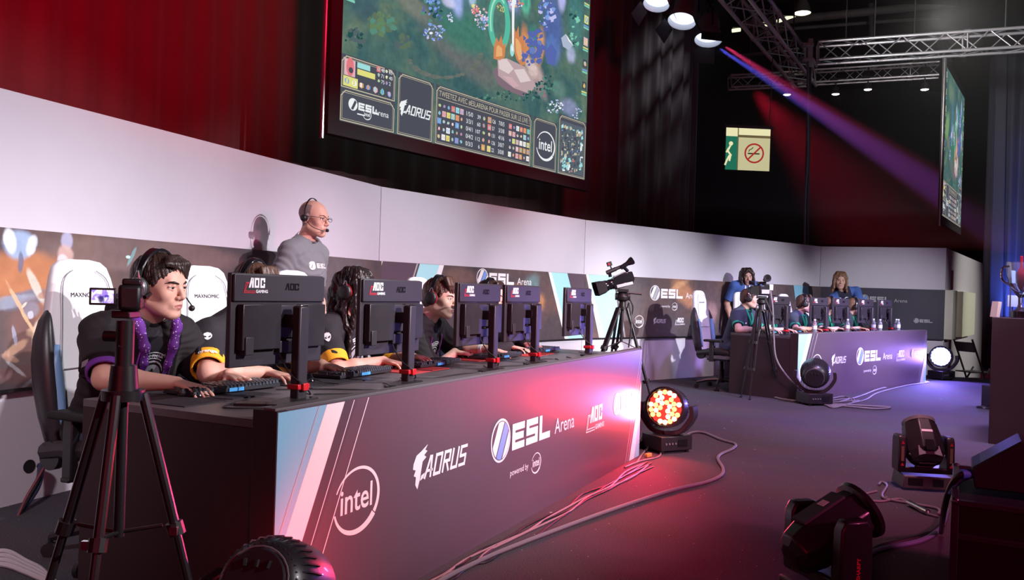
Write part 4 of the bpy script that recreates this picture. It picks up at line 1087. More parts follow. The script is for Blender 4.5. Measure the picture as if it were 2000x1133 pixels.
loose_cable(Md1, [(2.1, .34), (2.3, .3), (2.5, .22), (2.62, .3)], .003, 'black cable by the third near monitor')
loose_cable(Md1, [(1.35, .40), (1.5, .3), (1.75, .28), (1.9, .22)], .0028, 'black cable behind the second near monitor')

# water bottles on the far desk
def bottle():
    r = thing('water_bottle', '', 'bottle')
    b = MB(); b.lathe([(0.0, 0), (.028, .001), (.030, .01), (.030, .05), (.027, .06), (.030, .07), (.030, .13), (.024, .155), (.012, .175), (.012, .185)], n=16)
    b.build('body', mat('clear_plastic', (.85, .9, .95), .08, trans=.85, ior=1.2), r)
    MB().cyl((0, 0, .183), (0, 0, .20), .0145, n=14).build('cap', M_WHITE, r)
    MB().lathe([(.0306, .075), (.0306, .120)], n=16).build('sleeve', mat('bottle_sleeve', (.8, .82, .85), .4), r)
    return r
bt = bottle(); first = True
for a, b, lab in ((.02, .40, 'water bottle at the left corner of the far desk'), (.74, .16, 'clear water bottle between the first and second far monitors'), (1.74, .18, 'water bottle beside the stand of the third far monitor'), (2.62, .10, 'water bottle left of the fourth far monitor stand'), (2.69, .22, 'second water bottle by the fourth far monitor'), (3.28, .10, 'water bottle before the last far monitor'), (3.36, .16, 'another water bottle before the last far monitor')):
    c = bt if first else copy_tree(bt); first = False
    c.matrix_world = desk_M(Md2, a, b); tag(c, lab, 'bottle', 'water bottles on the far desk')

# ------------------------------------------------------------------ gaming chairs
M_CW = mat('white_leatherette', (.80, .79, .83), .38, bump=.15, bscale=300)
M_CK = mat('black_leatherette', (.035, .030, .036), .36, bump=.15, bscale=300)
M_CB = mat('blue_leatherette', (.22, .42, .72), .38, bump=.1, bscale=300)
def chair(txt=True):
    r = thing('gaming_chair', '', 'chair')
    tl = math.radians(9)
    def bp(x, d, z):   # backrest coordinates: d forward of the back plane
        zz = z - .46; return V((x, -.25 - zz * math.sin(tl) + d, .46 + zz * math.cos(tl)))
    # white backrest shell: rings of (z, half width, thickness, crown)
    prof = [(.46, .20, .05), (.55, .215, .07), (.70, .215, .08), (.82, .21, .08), (.92, .205, .085), (1.0, .195, .09), (1.07, .18, .09), (1.14, .165, .085), (1.20, .152, .08), (1.25, .135, .065), (1.275, .105, .045), (1.285, .05, .02)]
    n = 20; rings = []
    for z, w, t in prof:
        ring = []
        for i in range(n):
            a = 2 * PI * i / n; c, s = math.cos(a), math.sin(a)
            x = w * (abs(c) ** .55) * (1 if c >= 0 else -1); d = .5 * t * (abs(s) ** .7) * (1 if s >= 0 else -1) + .02 * (x / w) ** 2
            ring.append(bp(x, d, z))
        rings.append(ring)
    br = MB().loft(rings).build('backrest', M_CW, r, sharp=70)
    seam = MB()
    for s in (-1, 1): seam.tube([bp(s * .155, .046, .5), bp(s * .15, .052, .8), bp(s * .135, .056, 1.0), bp(s * .115, .056, 1.18), bp(s * .06, .05, 1.235)], .0022, 5, smoothing=5)
    seam.tube([bp(-.14, .052, .80), bp(0, .047, .805), bp(.14, .052, .80)], .002, 5)
    seam.build('seam', mat('seam_grey', (.25, .24, .28), .6), br)
    for s in (-1, 1):
        path = [(.190, .48, .040), (.205, .60, .050), (.212, .72, .056), (.212, .84, .054), (.205, .93, .046), (.190, 1.01, .030), (.172, 1.06, .010)]
        rr_ = []
        for x, z, w in path:
            rr_.append([bp(s * (x + w * .75 * math.cos(2 * PI * i / 12)), .022 + w * 1.15 * math.sin(2 * PI * i / 12), z) for i in range(12)])
        bo = MB().loft(rr_).build('side_bolster', M_CK, r, sharp=80)
        rr_ = []
        for x, z, w in [(.182, .54, .010), (.186, .62, .030), (.190, .73, .040), (.190, .83, .034), (.184, .91, .010)]:
            rr_.append([bp(s * (x + w * .75 * math.cos(2 * PI * i / 10)), .066 + .026 * math.sin(2 * PI * i / 10), z) for i in range(10)])
        MB().loft(rr_).build('blue_inset', M_CB, bo, sharp=80)
    s_ = MB(); n = 20; rings = []
    for z, k in ((.40, .86), (.43, 1.0), (.47, 1.0), (.50, .96), (.512, .80)):
        rings.append([V((.225 * k * (abs(math.cos(a)) ** .5) * (1 if math.cos(a) >= 0 else -1), .03 + .255 * k * (abs(math.sin(a)) ** .5) * (1 if math.sin(a) >= 0 else -1), z)) for a in [2 * PI * i / n for i in range(n)]])
    s_.loft(rings).build('seat', M_CW, r, sharp=70)
    for s in (-1, 1):
        MB().tube([(s * .235, -.22, .46), (s * .245, -.05, .49), (s * .245, .12, .50), (s * .235, .26, .47)], [.04, .05, .05, .035], 10, smoothing=4).build('seat_bolster', M_CK, r)
        a_ = MB(); a_.box((s * .27, .0, .38), (.10, .05, .02)); a_.box((s * .295, 0, .50), (.035, .055, .25)); ar = a_.build('armrest_post', M_BLACK, r, bevel=.006)
        MB().box((s * .290, .02, .635), (.085, .25, .032)).build('armrest_pad', M_RUBBER, r, bevel=.012)
        MB().cyl((s * .225, -.17, .45), (s * .262, -.17, .45), .060, n=20).build('recline_cover', M_BLACK, r, bevel=.006)
    MB().cyl((0, 0, .12), (0, 0, .39), .028, n=16).cyl((0, 0, .12), (0, 0, .26), .040, n=16).build('gas_lift', M_BLACK, r)
    MB().box((0, 0, .385), (.22, .30, .03)).build('mechanism', M_BLACK, r, bevel=.005)
    st = MB(); st.cyl((0, 0, .085), (0, 0, .15), .05, n=16)
    for i in range(5):
        a = 2 * PI * i / 5 + .3; c, s = math.cos(a), math.sin(a)
        st.tube([(c * .03, s * .03, .125), (c * .18, s * .18, .115), (c * .31, s * .31, .080)], [.028, .024, .018], 8)
    st.build('star_base', M_BLACK, r)
    for i in range(5):
        a = 2 * PI * i / 5 + .3; c, s = math.cos(a), math.sin(a); P = V((c * .31, s * .31, .030)); t = V((-s, c, 0))
        MB().cyl(P - t * .026, P - t * .008, .030, n=14).cyl(P + t * .008, P + t * .026, .030, n=14).cyl(P + V((0, 0, .02)), P + V((0, 0, .06)), .010, n=8).build('caster', M_BLACK, r)
    if txt:
        t = MB(); pr = Pr(t); pr.map = lambda x, z, o: tuple(bp(-x, .0438 + .02 * (x / .175) ** 2 + o, z))
        pr.text('MAXNOMIC', 0, 1.115, .020, M_EMB, 0, align='c')
        t.build('headrest_wordmark', M_EMB, br)
    return r
CH = chair()
def seat_M(Md, a, b, yaw=0.0): return Md @ TM((a, b, 0), PI + yaw)   # local +y faces the desk front
CHAIRS = [(Md1, .51, 1.25, .02, 'white gaming chair with black and blue sides behind the purple hoodie player'), (Md1, 1.16, 1.22, -.1, 'white gaming chair behind the player with orange cuffs'), (Md1, 1.84, 1.16, 0, 'white gaming chair behind the long-haired player, below the bald man'), (Md1, 2.55, 1.30, 0, 'white gaming chair of the profile player'), (Md1, 3.33, 1.22, 0, 'white gaming chair of the last near player'),
          (Md2, .30, 1.20, .1, 'white gaming chair of the first far player, beside the long-haired dark man'), (Md2, 1.18, 1.12, 0, 'white gaming chair behind the first far monitor'), (Md2, 1.95, 1.20, 0, 'white gaming chair of the third far player'), (Md2, 2.60, 1.20, 0, 'white gaming chair of the fourth far player'), (Md2, 3.30, 1.20, 0, 'white gaming chair of the last far player')]
first = True
for Md, a, b, yw, lab in CHAIRS:
    c = CH if first else copy_tree(CH); first = False
    c.matrix_world = seat_M(Md, a, b, yw); tag(c, lab, 'gaming chair', 'white gaming chairs')

# ------------------------------------------------------------------ stage light fixtures
M_FIX = mat('fixture_black', (.020, .016, .020), .36, noise=.2, nscale=15, coat=.15)
M_FIXG = mat('fixture_grey', (.17, .16, .18), .4)
LY, LO, LR = emat('led_yellow', (1, .80, .32), 9), emat('led_orange', (1, .34, .07), 7), emat('led_red', (1, .04, .03), 1.6)
LBW, LBB = emat('led_white_blue', (.62, .68, 1), 14), emat('led_blue', (.20, .22, 1), 9)
def fixture_base(r, rz, w=.30, d=.24, h=.11, z=0.0):
    b = MB(); b.box((0, 0, z + .02 + h / 2), (w, d, h), R=Matrix.Rotation(rz, 3, 'Z'))
    for sx in (-1, 1):
        for sy in (-1, 1): b.cyl(Matrix.Rotation(rz, 3, 'Z') @ V((sx * w * .4, sy * d * .38, z)), Matrix.Rotation(rz, 3, 'Z') @ V((sx * w * .4, sy * d * .38, z + .03)), .018, n=10)
    o = b.build('base', M_FIX, r, bevel=.008)
    p = MB(); R = Matrix.Rotation(rz, 3, 'Z')
    p.box(R @ V((w * .18, -d / 2 - .002, z + .02 + h * .5)), (w * .3, .004, h * .5), R=R, m=M_GLOSS)
    for k in range(4): p.cyl(R @ V((-w * .35 + k * .03, -d / 2 - .006, z + .02 + h * .5)), R @ V((-w * .35 + k * .03, -d / 2 + .002, z + .02 + h * .5)), .008, n=10, m=M_FIXG)
    p.build('control_panel', M_FIXG, o)
    return o
def wash(M, label, face, rz, lit, ledcols=None, R_=.155):
    """LED wash moving head: base, U yoke, drum; face = world-ish local direction of the lens side"""
    r = thing('wash_light', label, 'stage light', M)
    fixture_base(r, rz)
    f = V(face).normalized(); hz = .335; C_ = V((0, 0, hz)); ax = V((0, 0, 1)).cross(f).normalized()
    y = MB(); pts = []
    for s in (-1, 1): pts.append(C_ + ax * s * (R_ + .045))
    path = [pts[0] + V((0, 0, .03)), pts[0] + V((0, 0, -.06)), C_ + ax * (-R_ * .75) + V((0, 0, -R_ - .015)), C_ + V((0, 0, -R_ - .04)), C_ + ax * (R_ * .75) + V((0, 0, -R_ - .015)), pts[1] + V((0, 0, -.06)), pts[1] + V((0, 0, .03))]
    P = catmull(path, 5); rings = []
    for i, p in enumerate(P):
        t = (P[min(i + 1, len(P) - 1)] - P[max(i - 1, 0)]).normalized(); nn = V((f.x, f.y, 0)).normalized(); q = t.cross(nn)
        rings.append([p + nn * .055 + q * .018, p - nn * .055 + q * .018, p - nn * .055 - q * .018, p + nn * .055 - q * .018])
    y.loft(rings, smooth=False); y.cyl(C_ + V((0, 0, -R_ - .07)), C_ + V((0, 0, -R_ - .02)), .06, n=16)
    y.build('yoke', M_FIX, r, bevel=.006)
    h = MB(); h.lathe([(0, -.15), (R_ * .55, -.148), (R_ * .80, -.12), (R_ * .93, -.06), (R_, .0), (R_ * 1.02, .07), (R_ * 1.02, .082), (R_ * .90, .084), (R_ * .88, .060), (0, .060)], C_, f, 40)
    head = h.build('head', M_FIX, r, sharp=50)
    fins = MB(); x, yv, d = frame_of(f)
    for i in range(36):
        a = 2 * PI * i / 36; rd = x * math.cos(a) + yv * math.sin(a)
        fins.tube([C_ + rd * R_ * .72 - f * .128, C_ + rd * R_ * .90 - f * .09, C_ + rd * R_ * .985 - f * .03], .0035, 4)
    fins.build('cooling_fins', M_BLACK, head)
    cap = MB(); R0 = [( .62 * R_ * math.cos(2 * PI * i / 24), .62 * R_ * math.sin(2 * PI * i / 24)) for i in range(24)]
    cap.loft([[C_ + x * a + yv * b - f * .146 for a, b in R0], [C_ + x * a * .93 + yv * b * .93 - f * .162 for a, b in R0]]); 
    for k in (-1, 0, 1): cap.tube([C_ + x * (k * .032) + yv * .035 - f * .163, C_ + x * (k * .036) + yv * .055 - f * .163], .007, 6, m=M_BLACKM)
    cap.tube([C_ + x * (R_ * .64 * math.cos(a)) + yv * (R_ * .64 * math.sin(a)) - f * .150 for a in [2 * PI * i / 24 for i in range(25)]], .003, 5, m=M_FIXG)
    cap.build('rear_cover', M_FIX, head, sharp=50)
    ln = MB(); k = 0
    if lit: MB().lathe([(R_ * .84, 0), (0, .001)], C_ + f * .064, f, 32).build('lit_disc', ledcols[-1] if ledcols[-1] is not LBW else LBB, head)
    for ring, cnt in ((0, 1), (1, 6), (2, 12), (3, 18)):
        for i in range(cnt):
            a = 2 * PI * i / cnt + ring * .2; rad = ring * R_ * .245
            c = C_ + (x * math.cos(a) + yv * math.sin(a)) * rad + f * .072
            m = ledcols[k % len(ledcols)] if lit else M_GLOSS
            if lit and ring == 0: m = ledcols[-1]
            ln.lathe([(R_ * .115, -.012), (R_ * .115, 0), (R_ * .07, .006), (0, .008)], c, f, 12, m=m); k += 1
    ln.build('led_lenses', M_GLOSS if not lit else ledcols[0], head)
    return r, M @ (C_ + f * .10), f
FR = on_z(1302, 880, 0); 
wR, pR, fR = wash(TM(FR), 'lit red and amber LED wash light at the end of the near desk', (-.50, -.84, .10), .5, True, [LY, LY, LO, LY, LO, LR, LY, LO, LO, LR])
FB = on_z(1838, 741, 0)
wB, pB, fB = wash(TM(FB, 0, 0, 0, 1.08), 'lit blue LED wash light on the floor at the end of the far desk', (-.62, -.78, .06), .5, True, [LBW, LBW, LBB, LBW])
FL = V((-.635, 2.36, 0))
wL, pL, fL = wash(TM(FL), 'dark finned wash light at the front corner of the near desk', (.14, .80, -.42), .3, False, None, .145)
FM = on_z(1590, 790, 0)
wM, pM, fM = wash(TM(FM, 0, 0, 0, 1.05), 'unlit round wash light in front of the far desk corner', (.35, .9, .2), .3, False)
# their beams
D1v = (B1 - A1).normalized(); N1v = V((D1v.y, -D1v.x, 0)); D2v = (B2 - A2).normalized(); N2v = V((D2v.y, -D2v.x, 0))
sR = B1 + N1v * .19 + V((0, 0, .34)) + D1v * .02
spot('red_wash_beam', pR, pR - D1v * 2.0 - N1v * .34 + V((0, 0, .06)), 330, (1, .02, .075), 96, 1, .12)
spot('amber_wash_beam', pR, pR - D1v * .5 - N1v * .28 + V((0, 0, .05)), 95, (1, .60, .0), 56, 1, .10)
spot('red_floor_beam', pR + V((0, 0, .05)), pR - D1v * .5 + N1v * .10 + V((0, 0, -.35)), 75, (1, .02, .06), 90, 1, .12)
spot('blue_wash_beam', pB, pB - D2v * 1.6 - N2v * .25 + V((0, 0, .02)), 560, (.26, .20, 1), 100, .9, .13)
spot('cyan_wash_beam', pB, pB - D2v * .7 - N2v * .30 + V((0, 0, .0)), 170, (.15, .85, 1), 44, 1, .1)
spot('pink_wash_beam', pB, pB - D2v * 1.3 - N2v * .40 + V((0, 0, .05)), 330, (1, .12, .35), 40, 1, .1)
spot('blue_floor_beam', pB + V((0, 0, .1)), pB + V((.1, -1.0, -.5)), 260, (.25, .16, 1), 120, 1, .15)
spot('red_corner_beam', FL + N1v * .10 + V((0, 0, .30)) + D1v * .10, A1 + D1v * .34 + V((0, 0, .34)), 46, (1, .02, .05), 120, 1, .08)

def mover(M, label, tilt, az, kind, s=1.0):
    """beam moving head: base, two yoke arms, faceted head; az = yoke rotation, tilt = head pitch"""
    r = thing('moving_head_light', label, 'stage light', M)
    w = .40 if kind == 'big' else .31
    R = Matrix.Rotation(az, 3, 'Z')
    b = MB(); b.box((0, 0, .07), (w * 1.05, w * .82, .11), R=R, taper=(.94, .92)); b.build('base', mat('fixture_base_grey', (.075, .065, .075), .45), r, bevel=.008)
    pn = MB()
    for x_, ww in ((-.26, .3), (.20, .22)): pn.box(R @ V((x_ * w, -w * .395, .075)), (w * ww, .006, .065), R=R, m=M_GLOSS)
    pn.build('control_panel', M_GLOSS, r)
    hz = .36 if kind == 'big' else .335
    for sx in (-1, 1):
        pr_ = [(-.5, .14), (.5, .14), (.56, .22), (.52, hz + .06), (.36, hz + .10), (-.36, hz + .10), (-.52, hz + .06), (-.56, .22)]
        dd = w * .46
        a = MB(); u, v_ = R @ V((0, 1, 0)), V((0, 0, 1)); n = R @ V((1, 0, 0))
        x0 = sx * w * .5
        a.prism([(p * dd, q) for p, q in pr_], x0 - .032, x0 + .032, axes=(u, v_, n))
        arm = a.build('yoke_arm', M_FIX, r, bevel=.012)
        if kind == 'big':
            mk = MB()
            for q, mm in ((.20, M_REDP), (hz + .03, M_REDP)):
                mk.prism([(-.014, q), (.014, q), (0, q + .028)], 0, .001, m=mm, axes=(R @ V((1, 0, 0)), V((0, 0, 1)), R @ V((0, -1, 0))), O=R @ V((x0, -dd * .56 - .001, 0)))
            mk.prism([(-.012, .24), (.012, .24), (.012, hz + .01), (-.012, hz + .01)], 0, .001, m=mat('caution_strip', (.25, .2, .12), .5), axes=(R @ V((1, 0, 0)), V((0, 0, 1)), R @ V((0, -1, 0))), O=R @ V((x0, -dd * .56 - .001, 0)))
            mk.build('caution_marks', M_REDP, arm)
    a = MB(); a.box((0, 0, .165), (w * 1.02, w * .46, .05), R=R); a.build('yoke_bridge', M_FIX, r, bevel=.01)
    # head: lofted faceted rings along its axis
    hr = w * .5 - .045
    T = Matrix.Translation((0, 0, hz)) @ Matrix.Rotation(az, 4, 'Z') @ Matrix.Rotation(tilt, 4, 'X')
    def ring(y, kx, kz, ch=.35):
        pts = [(1, -ch), (1, ch), (ch, 1), (-ch, 1), (-1, ch), (-1, -ch), (-ch, -1), (ch, -1)]
        return [T @ V((p * hr * kx, y, q * hr * kz)) for p, q in pts]
    h = MB()
    if kind == 'big':
        h.loft([ring(-.17, .45, .42), ring(-.15, .78, .70), ring(-.08, 1.0, .98), ring(.06, 1.0, 1.04), ring(.17, .90, .92), ring(.21, .88, .88)], smooth=False)
    else:
        h.loft([ring(-.20, .40, .45), ring(-.17, .82, .80), ring(-.08, 1.0, 1.0), ring(.05, .94, 1.02), ring(.17, .92, .94)], smooth=False)
    head = h.build('head', M_FIX, r, bevel=.008, sharp=20)
    c = MB()
    if kind == 'big':
        c.lathe([(hr * .88, .0), (hr * .9, .03), (hr * .78, .035), (hr * .74, .01), (0, .01)], T @ V((0, .21, 0)), T.to_3x3() @ V((0, 1, 0)), 28)
        c.build('lens_ring', M_FIXG, head)
        p = MB(); 
        p.prism([(-hr * .62, -.155), (-hr * .28, -.14), (hr * .28, -.14), (hr * .62, -.155), (hr * .55, -.06), (-hr * .55, -.06)], 0, .006, m=M_FIXG, axes=(T.to_3x3() @ V((1, 0, 0)), T.to_3x3() @ V((0, 1, 0)), T.to_3x3() @ V((0, 0, 1))), O=T @ V((0, 0, hr * .80)))
        p.prism([(-hr * .25, -.12), (hr * .25, -.12), (hr * .22, -.02), (-hr * .22, -.02)], .004, .012, m=M_GLOSS, axes=(T.to_3x3() @ V((1, 0, 0)), T.to_3x3() @ V((0, 1, 0)), T.to_3x3() @ V((0, 0, 1))), O=T @ V((0, 0, hr * 1.02)))
        for k in range(2):
            p.tube([T @ V((-hr * .95, -.10 + .0 * k, hr * (.30 - .45 * k))), T @ V((-hr * .4, -.168, hr * (.1 - .45 * k))), T @ V((hr * .4, -.168, hr * (.1 - .45 * k))), T @ V((hr * .95, -.10, hr * (.30 - .45 * k)))], .008, 6, m=M_FIXG)
        p.prism([(-.045, .06), (.045, .06), (.045, .082), (-.045, .082)], 0, .0015, m=M_WHITE, axes=(T.to_3x3() @ V((1, 0, 0)), T.to_3x3() @ V((0, 1, 0)), T.to_3x3() @ V((0, 0, 1))), O=T @ V((0, 0, hr * 1.052)))
        p.build('rear_trim', M_FIXG, head)
    else:
        c.lathe([(hr * .96, 0), (hr * 1.12, .012), (hr * 1.16, .030), (hr * 1.06, .034), (hr * .95, .01), (0, .01)], T @ V((0, .165, 0)), T.to_3x3() @ V((0, 1, 0)), 32)
        c.build('lens_ring', M_FIX, head)
        ax = (T.to_3x3() @ V((1, 0, 0)), T.to_3x3() @ V((0, 1, 0)), T.to_3x3() @ V((0, 0, 1)))
        p = MB(); p.prism([(-hr * .38, -.10), (hr * .38, -.10), (hr * .36, .12), (-hr * .36, .12)], 0, .012, m=mat('fixture_mid', (.06, .052, .06), .45), axes=ax, O=T @ V((0, 0, hr * .985)))
        p.prism([(-.02, .02), (.02, .02), (.02, .055), (-.02, .055)], .013, .0145, m=M_WHITE, axes=ax, O=T @ V((0, 0, hr * .985)))
        p.cyl(T @ V((hr * .3, .15, hr * .99)), T @ V((hr * .3, .15, hr * 1.01)), .008, n=10, m=M_BLACKM)
        p.build('top_cover', M_FIX, head)
    return r, T
PMv = on_z(1800, 960, 0) + V((0, .12, 0))
mv1, _ = mover(TM(PMv + V((.06, 0, 0)), 0, 0, 0, .74), 'large moving head light on a low grey base by the right-hand cables', math.radians(52), -.14, 'big')
PSh = V((1.235, 3.22, 0))
mv2, Tm = mover(TM(PSh, 0, 0, 0, .92), 'slim moving head light tilted up to the right at the bottom of the picture', math.radians(27), -1.25, 'slim')

# vertical lettering on the arm that faces the camera
t = MB(); pr = Pr(t)
Ra = Matrix.Rotation(-1.25, 3, 'Z'); u_, n_ = Ra @ V((0, 1, 0)), Ra @ V((1, 0, 0))
pr.map = lambda x, z, o: tuple(V((0, 0, 0)) + u_ * x + n_ * (.155 + .0325 + o) + V((0, 0, z)))
pr.text('SHARPY', .012, .20, .017, M_REDP, 0, bold=.03, rot=PI / 2)
o = t.build('arm_lettering', M_REDP, mv2)

# ------------------------------------------------------------------ tripods and cameras
def tripod(name, M, label, h, feet, rad=.014, twin=False, center=.35, foot_z=0.0):
    r = thing(name, label, 'tripod', M)
    MB().cyl((0, 0, h - .06), (0, 0, h), .035, .03, n=16).cyl((0, 0, h - .085), (0, 0, h - .06), .05, n=16).build('spider', M_BLACK, r)
    MB().cyl((0, 0, h - center), (0, 0, h - .02), rad * 1.05, n=12).build('centre_column', M_BLACK, r)
    for fx, fy in feet:
        a = V((0, 0, h - .07)); d = V((fx, fy, foot_z)) - a; dn = d.normalized(); sd = dn.cross(V((0, 0, 1))).normalized(); a = a + V((fx, fy, 0)).normalized() * .045
        d = V((fx, fy, foot_z + .012)) - a
        lg = MB(); offs = (-.022, .022) if twin else (0,)
        for o_ in offs:
            lg.cyl(a + sd * o_, a + d * .38 + sd * o_, rad, n=10); lg.cyl(a + d * .36 + sd * o_ * .9, a + d * .68 + sd * o_ * .9, rad * .85, n=10)
        lg.cyl(a + d * .66, a + d, rad * .72, n=10)
        L_ = lg.build('leg', mat('tripod_black', (.03, .026, .030), .32, metal=.4), r)
        cl = MB()
        for t_ in (.37, .67):
            p = a + d * t_; cl.cyl(p - dn * .016, p + dn * .016, rad * (2.6 if twin else 1.7), n=10); cl.box(p + sd * rad * (2.6 if twin else 2.0), (.02, .012, .02), m=M_CHROME)
        cl.build('leg_lock', M_BLACK, L_)
        MB().ball(V((fx, fy, foot_z + .012)), (.018, .018, .012), n=10).build('rubber_foot', M_RUBBER, L_)
    sp = MB()
    for fx, fy in feet:
        sp.cyl((0, 0, h - center + .01), V((fx, fy, 0)) * .36 + V((0, 0, h - .07 - (h - .08) * .36)), .005, n=6)
    sp.build('spreader', M_BLACK, r)
    return r

# 1 small camcorder in front of the near desk's left end
PC = V((-.945, 2.06, 0)); hC = .985
tp = tripod('tripod', TM(PC), 'thin black tripod standing in front of the near desk\'s left end', hC, [(-.29, .02), (.27, .06), (.02, -.26)], .0125, center=.42)
MB().cyl((0, 0, hC - .02), (0, 0, hC + .11), .022, n=14).box((0, 0, hC + .125), (.045, .06, .018)).cyl((0, 0, hC + .07), (-.05, 0, hC + .07), .014, n=10).build('pan_head', M_BLACK, tp, bevel=.003)
MB().tube([(.0, -.02, hC + .05), (-.03, .04, hC + .0), (-.06, .06, hC - .05)], .006, 8).build('pan_handle', M_BLACK, tp)
MC = TM(PC + V((.0, 0, hC + .125)), .34, 0, 0, .86)
cc = thing('camcorder', 'small camcorder with its flip-out screen open on the thin tripod', 'camera', MC)
MB().box((.012, .0, .048), (.062, .10, .075)).build('body', M_BLACK, cc, bevel=.012)
MB().cyl((.012, .045, .048), (.012, .085, .048), .026, .030, n=24).build('lens', M_GLOSS, cc)
MB().box((.016, -.01, .092), (.05, .07, .02)).build('top_grip', M_BLACK, cc, bevel=.006)
sc_ = MB(); sc_.box((-.055, -.052, .050), (.068, .008, .048)); scr_ = sc_.build('flip_screen', M_BLACK, cc, bevel=.003)
m_lcd = painted('camcorder_picture', [(0, (.10, .05, .5)), (.45, (.35, .22, .8)), (.55, (.9, .85, 1)), (1, (1, .95, 1))], [(-.058, .042, .012, .016, 0, (.03, .01, .12), .95), (-.045, .052, .010, .006, 0, (.05, .03, .3), .9)], scale=40, emission=1.5, warp_scale=60, warp=.004)
MB().box((-.055, -.0565, .050), (.056, .001, .036)).build('lcd_picture', m_lcd, scr_)
MB().tube([(.05, -.03, .05), (.062, .0, .06), (.055, .04, .055)], .006, 6).build('hand_strap', M_RUBBER, cc)

# 2 broadcast camera behind the near desk's far end
PB_ = V((1.075, 8.15, 0)); hB = 1.13
tp2 = tripod('tripod', TM(PB_), 'twin-tube tripod behind the far end of the near desk', hB, [(.36, .0), (-.40, -.22), (-.10, .34)], .014, True, center=.40)
MB().lathe([(.03, 0), (.06, .02), (.065, .05), (.045, .09), (.03, .10)], (0, 0, hB - .01), n=18).box((0, 0, hB + .10), (.10, .13, .03)).cyl((-.07, 0, hB + .04), (.07, 0, hB + .04), .035, n=16).build('fluid_head', M_BLACK, tp2, bevel=.003)
MB().tube([(.03, .02, hB + .08), (.13, .03, hB + .075), (.19, .03, hB + .07)], .010, 8).build('pan_handle', M_BLACK, tp2)
MB().tube([(.06, -.02, hB + .03), (.10, -.02, hB - .05), (.085, -.02, hB - .14), (.05, -.02, hB - .10), (.065, -.02, hB - .02), (.09, -.03, hB - .22), (.07, -.03, hB - .45)], .008, 6, smoothing=6).build('cable_loop', M_CABLEK, tp2)
MX = TM(PB_ + V((.0, 0, hB + .135)), .18, 0, math.radians(-19), .92)   # local -x is forward
bc = thing('broadcast_camera', 'large black video camera with hooded lens and raised viewfinder on the twin-tube tripod', 'camera', MX)
b = MB(); b.prism([(-.10, .0), (.10, .0), (.135, .05), (.13, .13), (.06, .145), (-.08, .125), (-.12, .06)], -.055, .055); b.build('body', M_GLOSS, bc, bevel=.008)
MB().prism([(-.08, .01), (.10, .0), (.10, .03), (-.08, .045)], -.062, -.054).build('side_controls', mat('silver_paint', (.55, .54, .58), .3, metal=.6), bc, bevel=.002)
MB().lathe([(.045, 0), (.052, .01), (.056, .05), (.052, .07), (.060, .09), (.060, .11)], (-.08, 0, .065), (-1, 0, 0), 24).build('lens_barrel', M_GLOSS, bc, sharp=30)
MB().loft([[V((-.185 - dx, sy * w, .065 + sz * h_)) for sy, sz in ((-1, -.8), (-.8, -1), (.8, -1), (1, -.8), (1, .8), (.8, 1), (-.8, 1), (-1, .8))] for dx, w, h_ in ((0, .062, .056), (.03, .078, .066), (.11, .088, .074), (.105, .08, .066), (.03, .06, .05))], caps=False, smooth=False).build('lens_hood', M_BLACKM, bc)
MB().tube([(.10, 0, .14), (.06, 0, .20), (-.02, 0, .205), (-.09, 0, .19), (-.10, 0, .14)], [.018] * 5, 10, smoothing=4).build('top_handle', M_GLOSS, bc)
MB().cyl((-.13, -.01, .195), (-.02, -.01, .205), .022, n=16).cyl((-.02, -.01, .205), (.06, -.01, .212), .018, n=14).build('microphone', M_BLACK, bc)
MB().cyl((.03, -.02, .20), (.12, -.02, .225), .024, n=16).lathe([(.024, 0), (.030, .02), (.042, .05), (.042, .07), (.03, .06)], (.11, -.02, .222), (1, 0, .25), 20).build('viewfinder', M_GLOSS, bc)
mk = MB(); mk.box((-.075, -.01, .275), (.050, .035, .045)); mk.cyl((-.065, -.01, .21), (-.07, -.01, .255), .008, n=8); tl_ = mk.build('tally_lamp', M_BLACK, bc, bevel=.003)
MB().cyl((-.085, -.0275, .275), (-.085, -.030, .275), .010, n=12).build('tally_glow', emat('tally_red', (1, .03, .05), 1.5), tl_)

# 3 tall tripod camera by the far desk
PF = on_z(1481, 780, 0); hF = 1.13
tp3 = tripod('tripod', TM(PF), 'tall chrome-clamped tripod in front of the far desk\'s left end', hF, [(-.13, -.10), (-.17, .12), (.30, .16)], .012, True, center=.3)
MB().lathe([(.03, 0), (.055, .02), (.055, .05), (.03, .08)], (0, 0, hF - .01), n=16).box((0, 0, hF + .08), (.09, .12, .03)).build('fluid_head', M_BLACK, tp3, bevel=.003)
MB().tube([(.04, .0, hF + .07), (.09, -.02, hF - .05), (.13, -.03, hF - .15)], .012, 8).build('pan_handle', M_BLACK, tp3)
MF = TM(PF + V((0, 0, hF + .10)), .15)
fc = thing('video_camera', 'dark video camera seen from behind on the tall tripod by the far desk', 'camera', MF)
MB().box((-.01, .02, .06), (.13, .24, .12)).build('body', M_GLOSS, fc, bevel=.01)
MB().box((-.005, -.105, .045), (.10, .02, .05)).build('battery', mat('battery_grey', (.35, .33, .38), .4), fc, bevel=.004)
MB().cyl((-.01, .14, .06), (-.01, .22, .06), .05, .06, n=20).build('lens_barrel', M_BLACK, fc)
MB().box((.0, .02, .15), (.04, .20, .03)).box((.0, -.05, .13), (.035, .03, .04)).box((.0, .09, .13), (.035, .03, .04)).build('top_handle', M_GLOSS, fc, bevel=.006)
MB().lathe([(.020, 0), (.024, .04), (.045, .07), (.045, .09), (.033, .085), (0, .05)], (.01, -.04, .185), (0, -1, .25), 20).build('viewfinder', M_BLACK, fc)
MB().box((-.085, .10, .15), (.07, .012, .05)).build('side_monitor', M_GLOSS, fc, bevel=.003)
MB().box((.105, .0, .10), (.05, .06, .07)).build('receiver_box', mat('receiver_silver', (.6, .6, .68), .35, metal=.5), fc, bevel=.004)
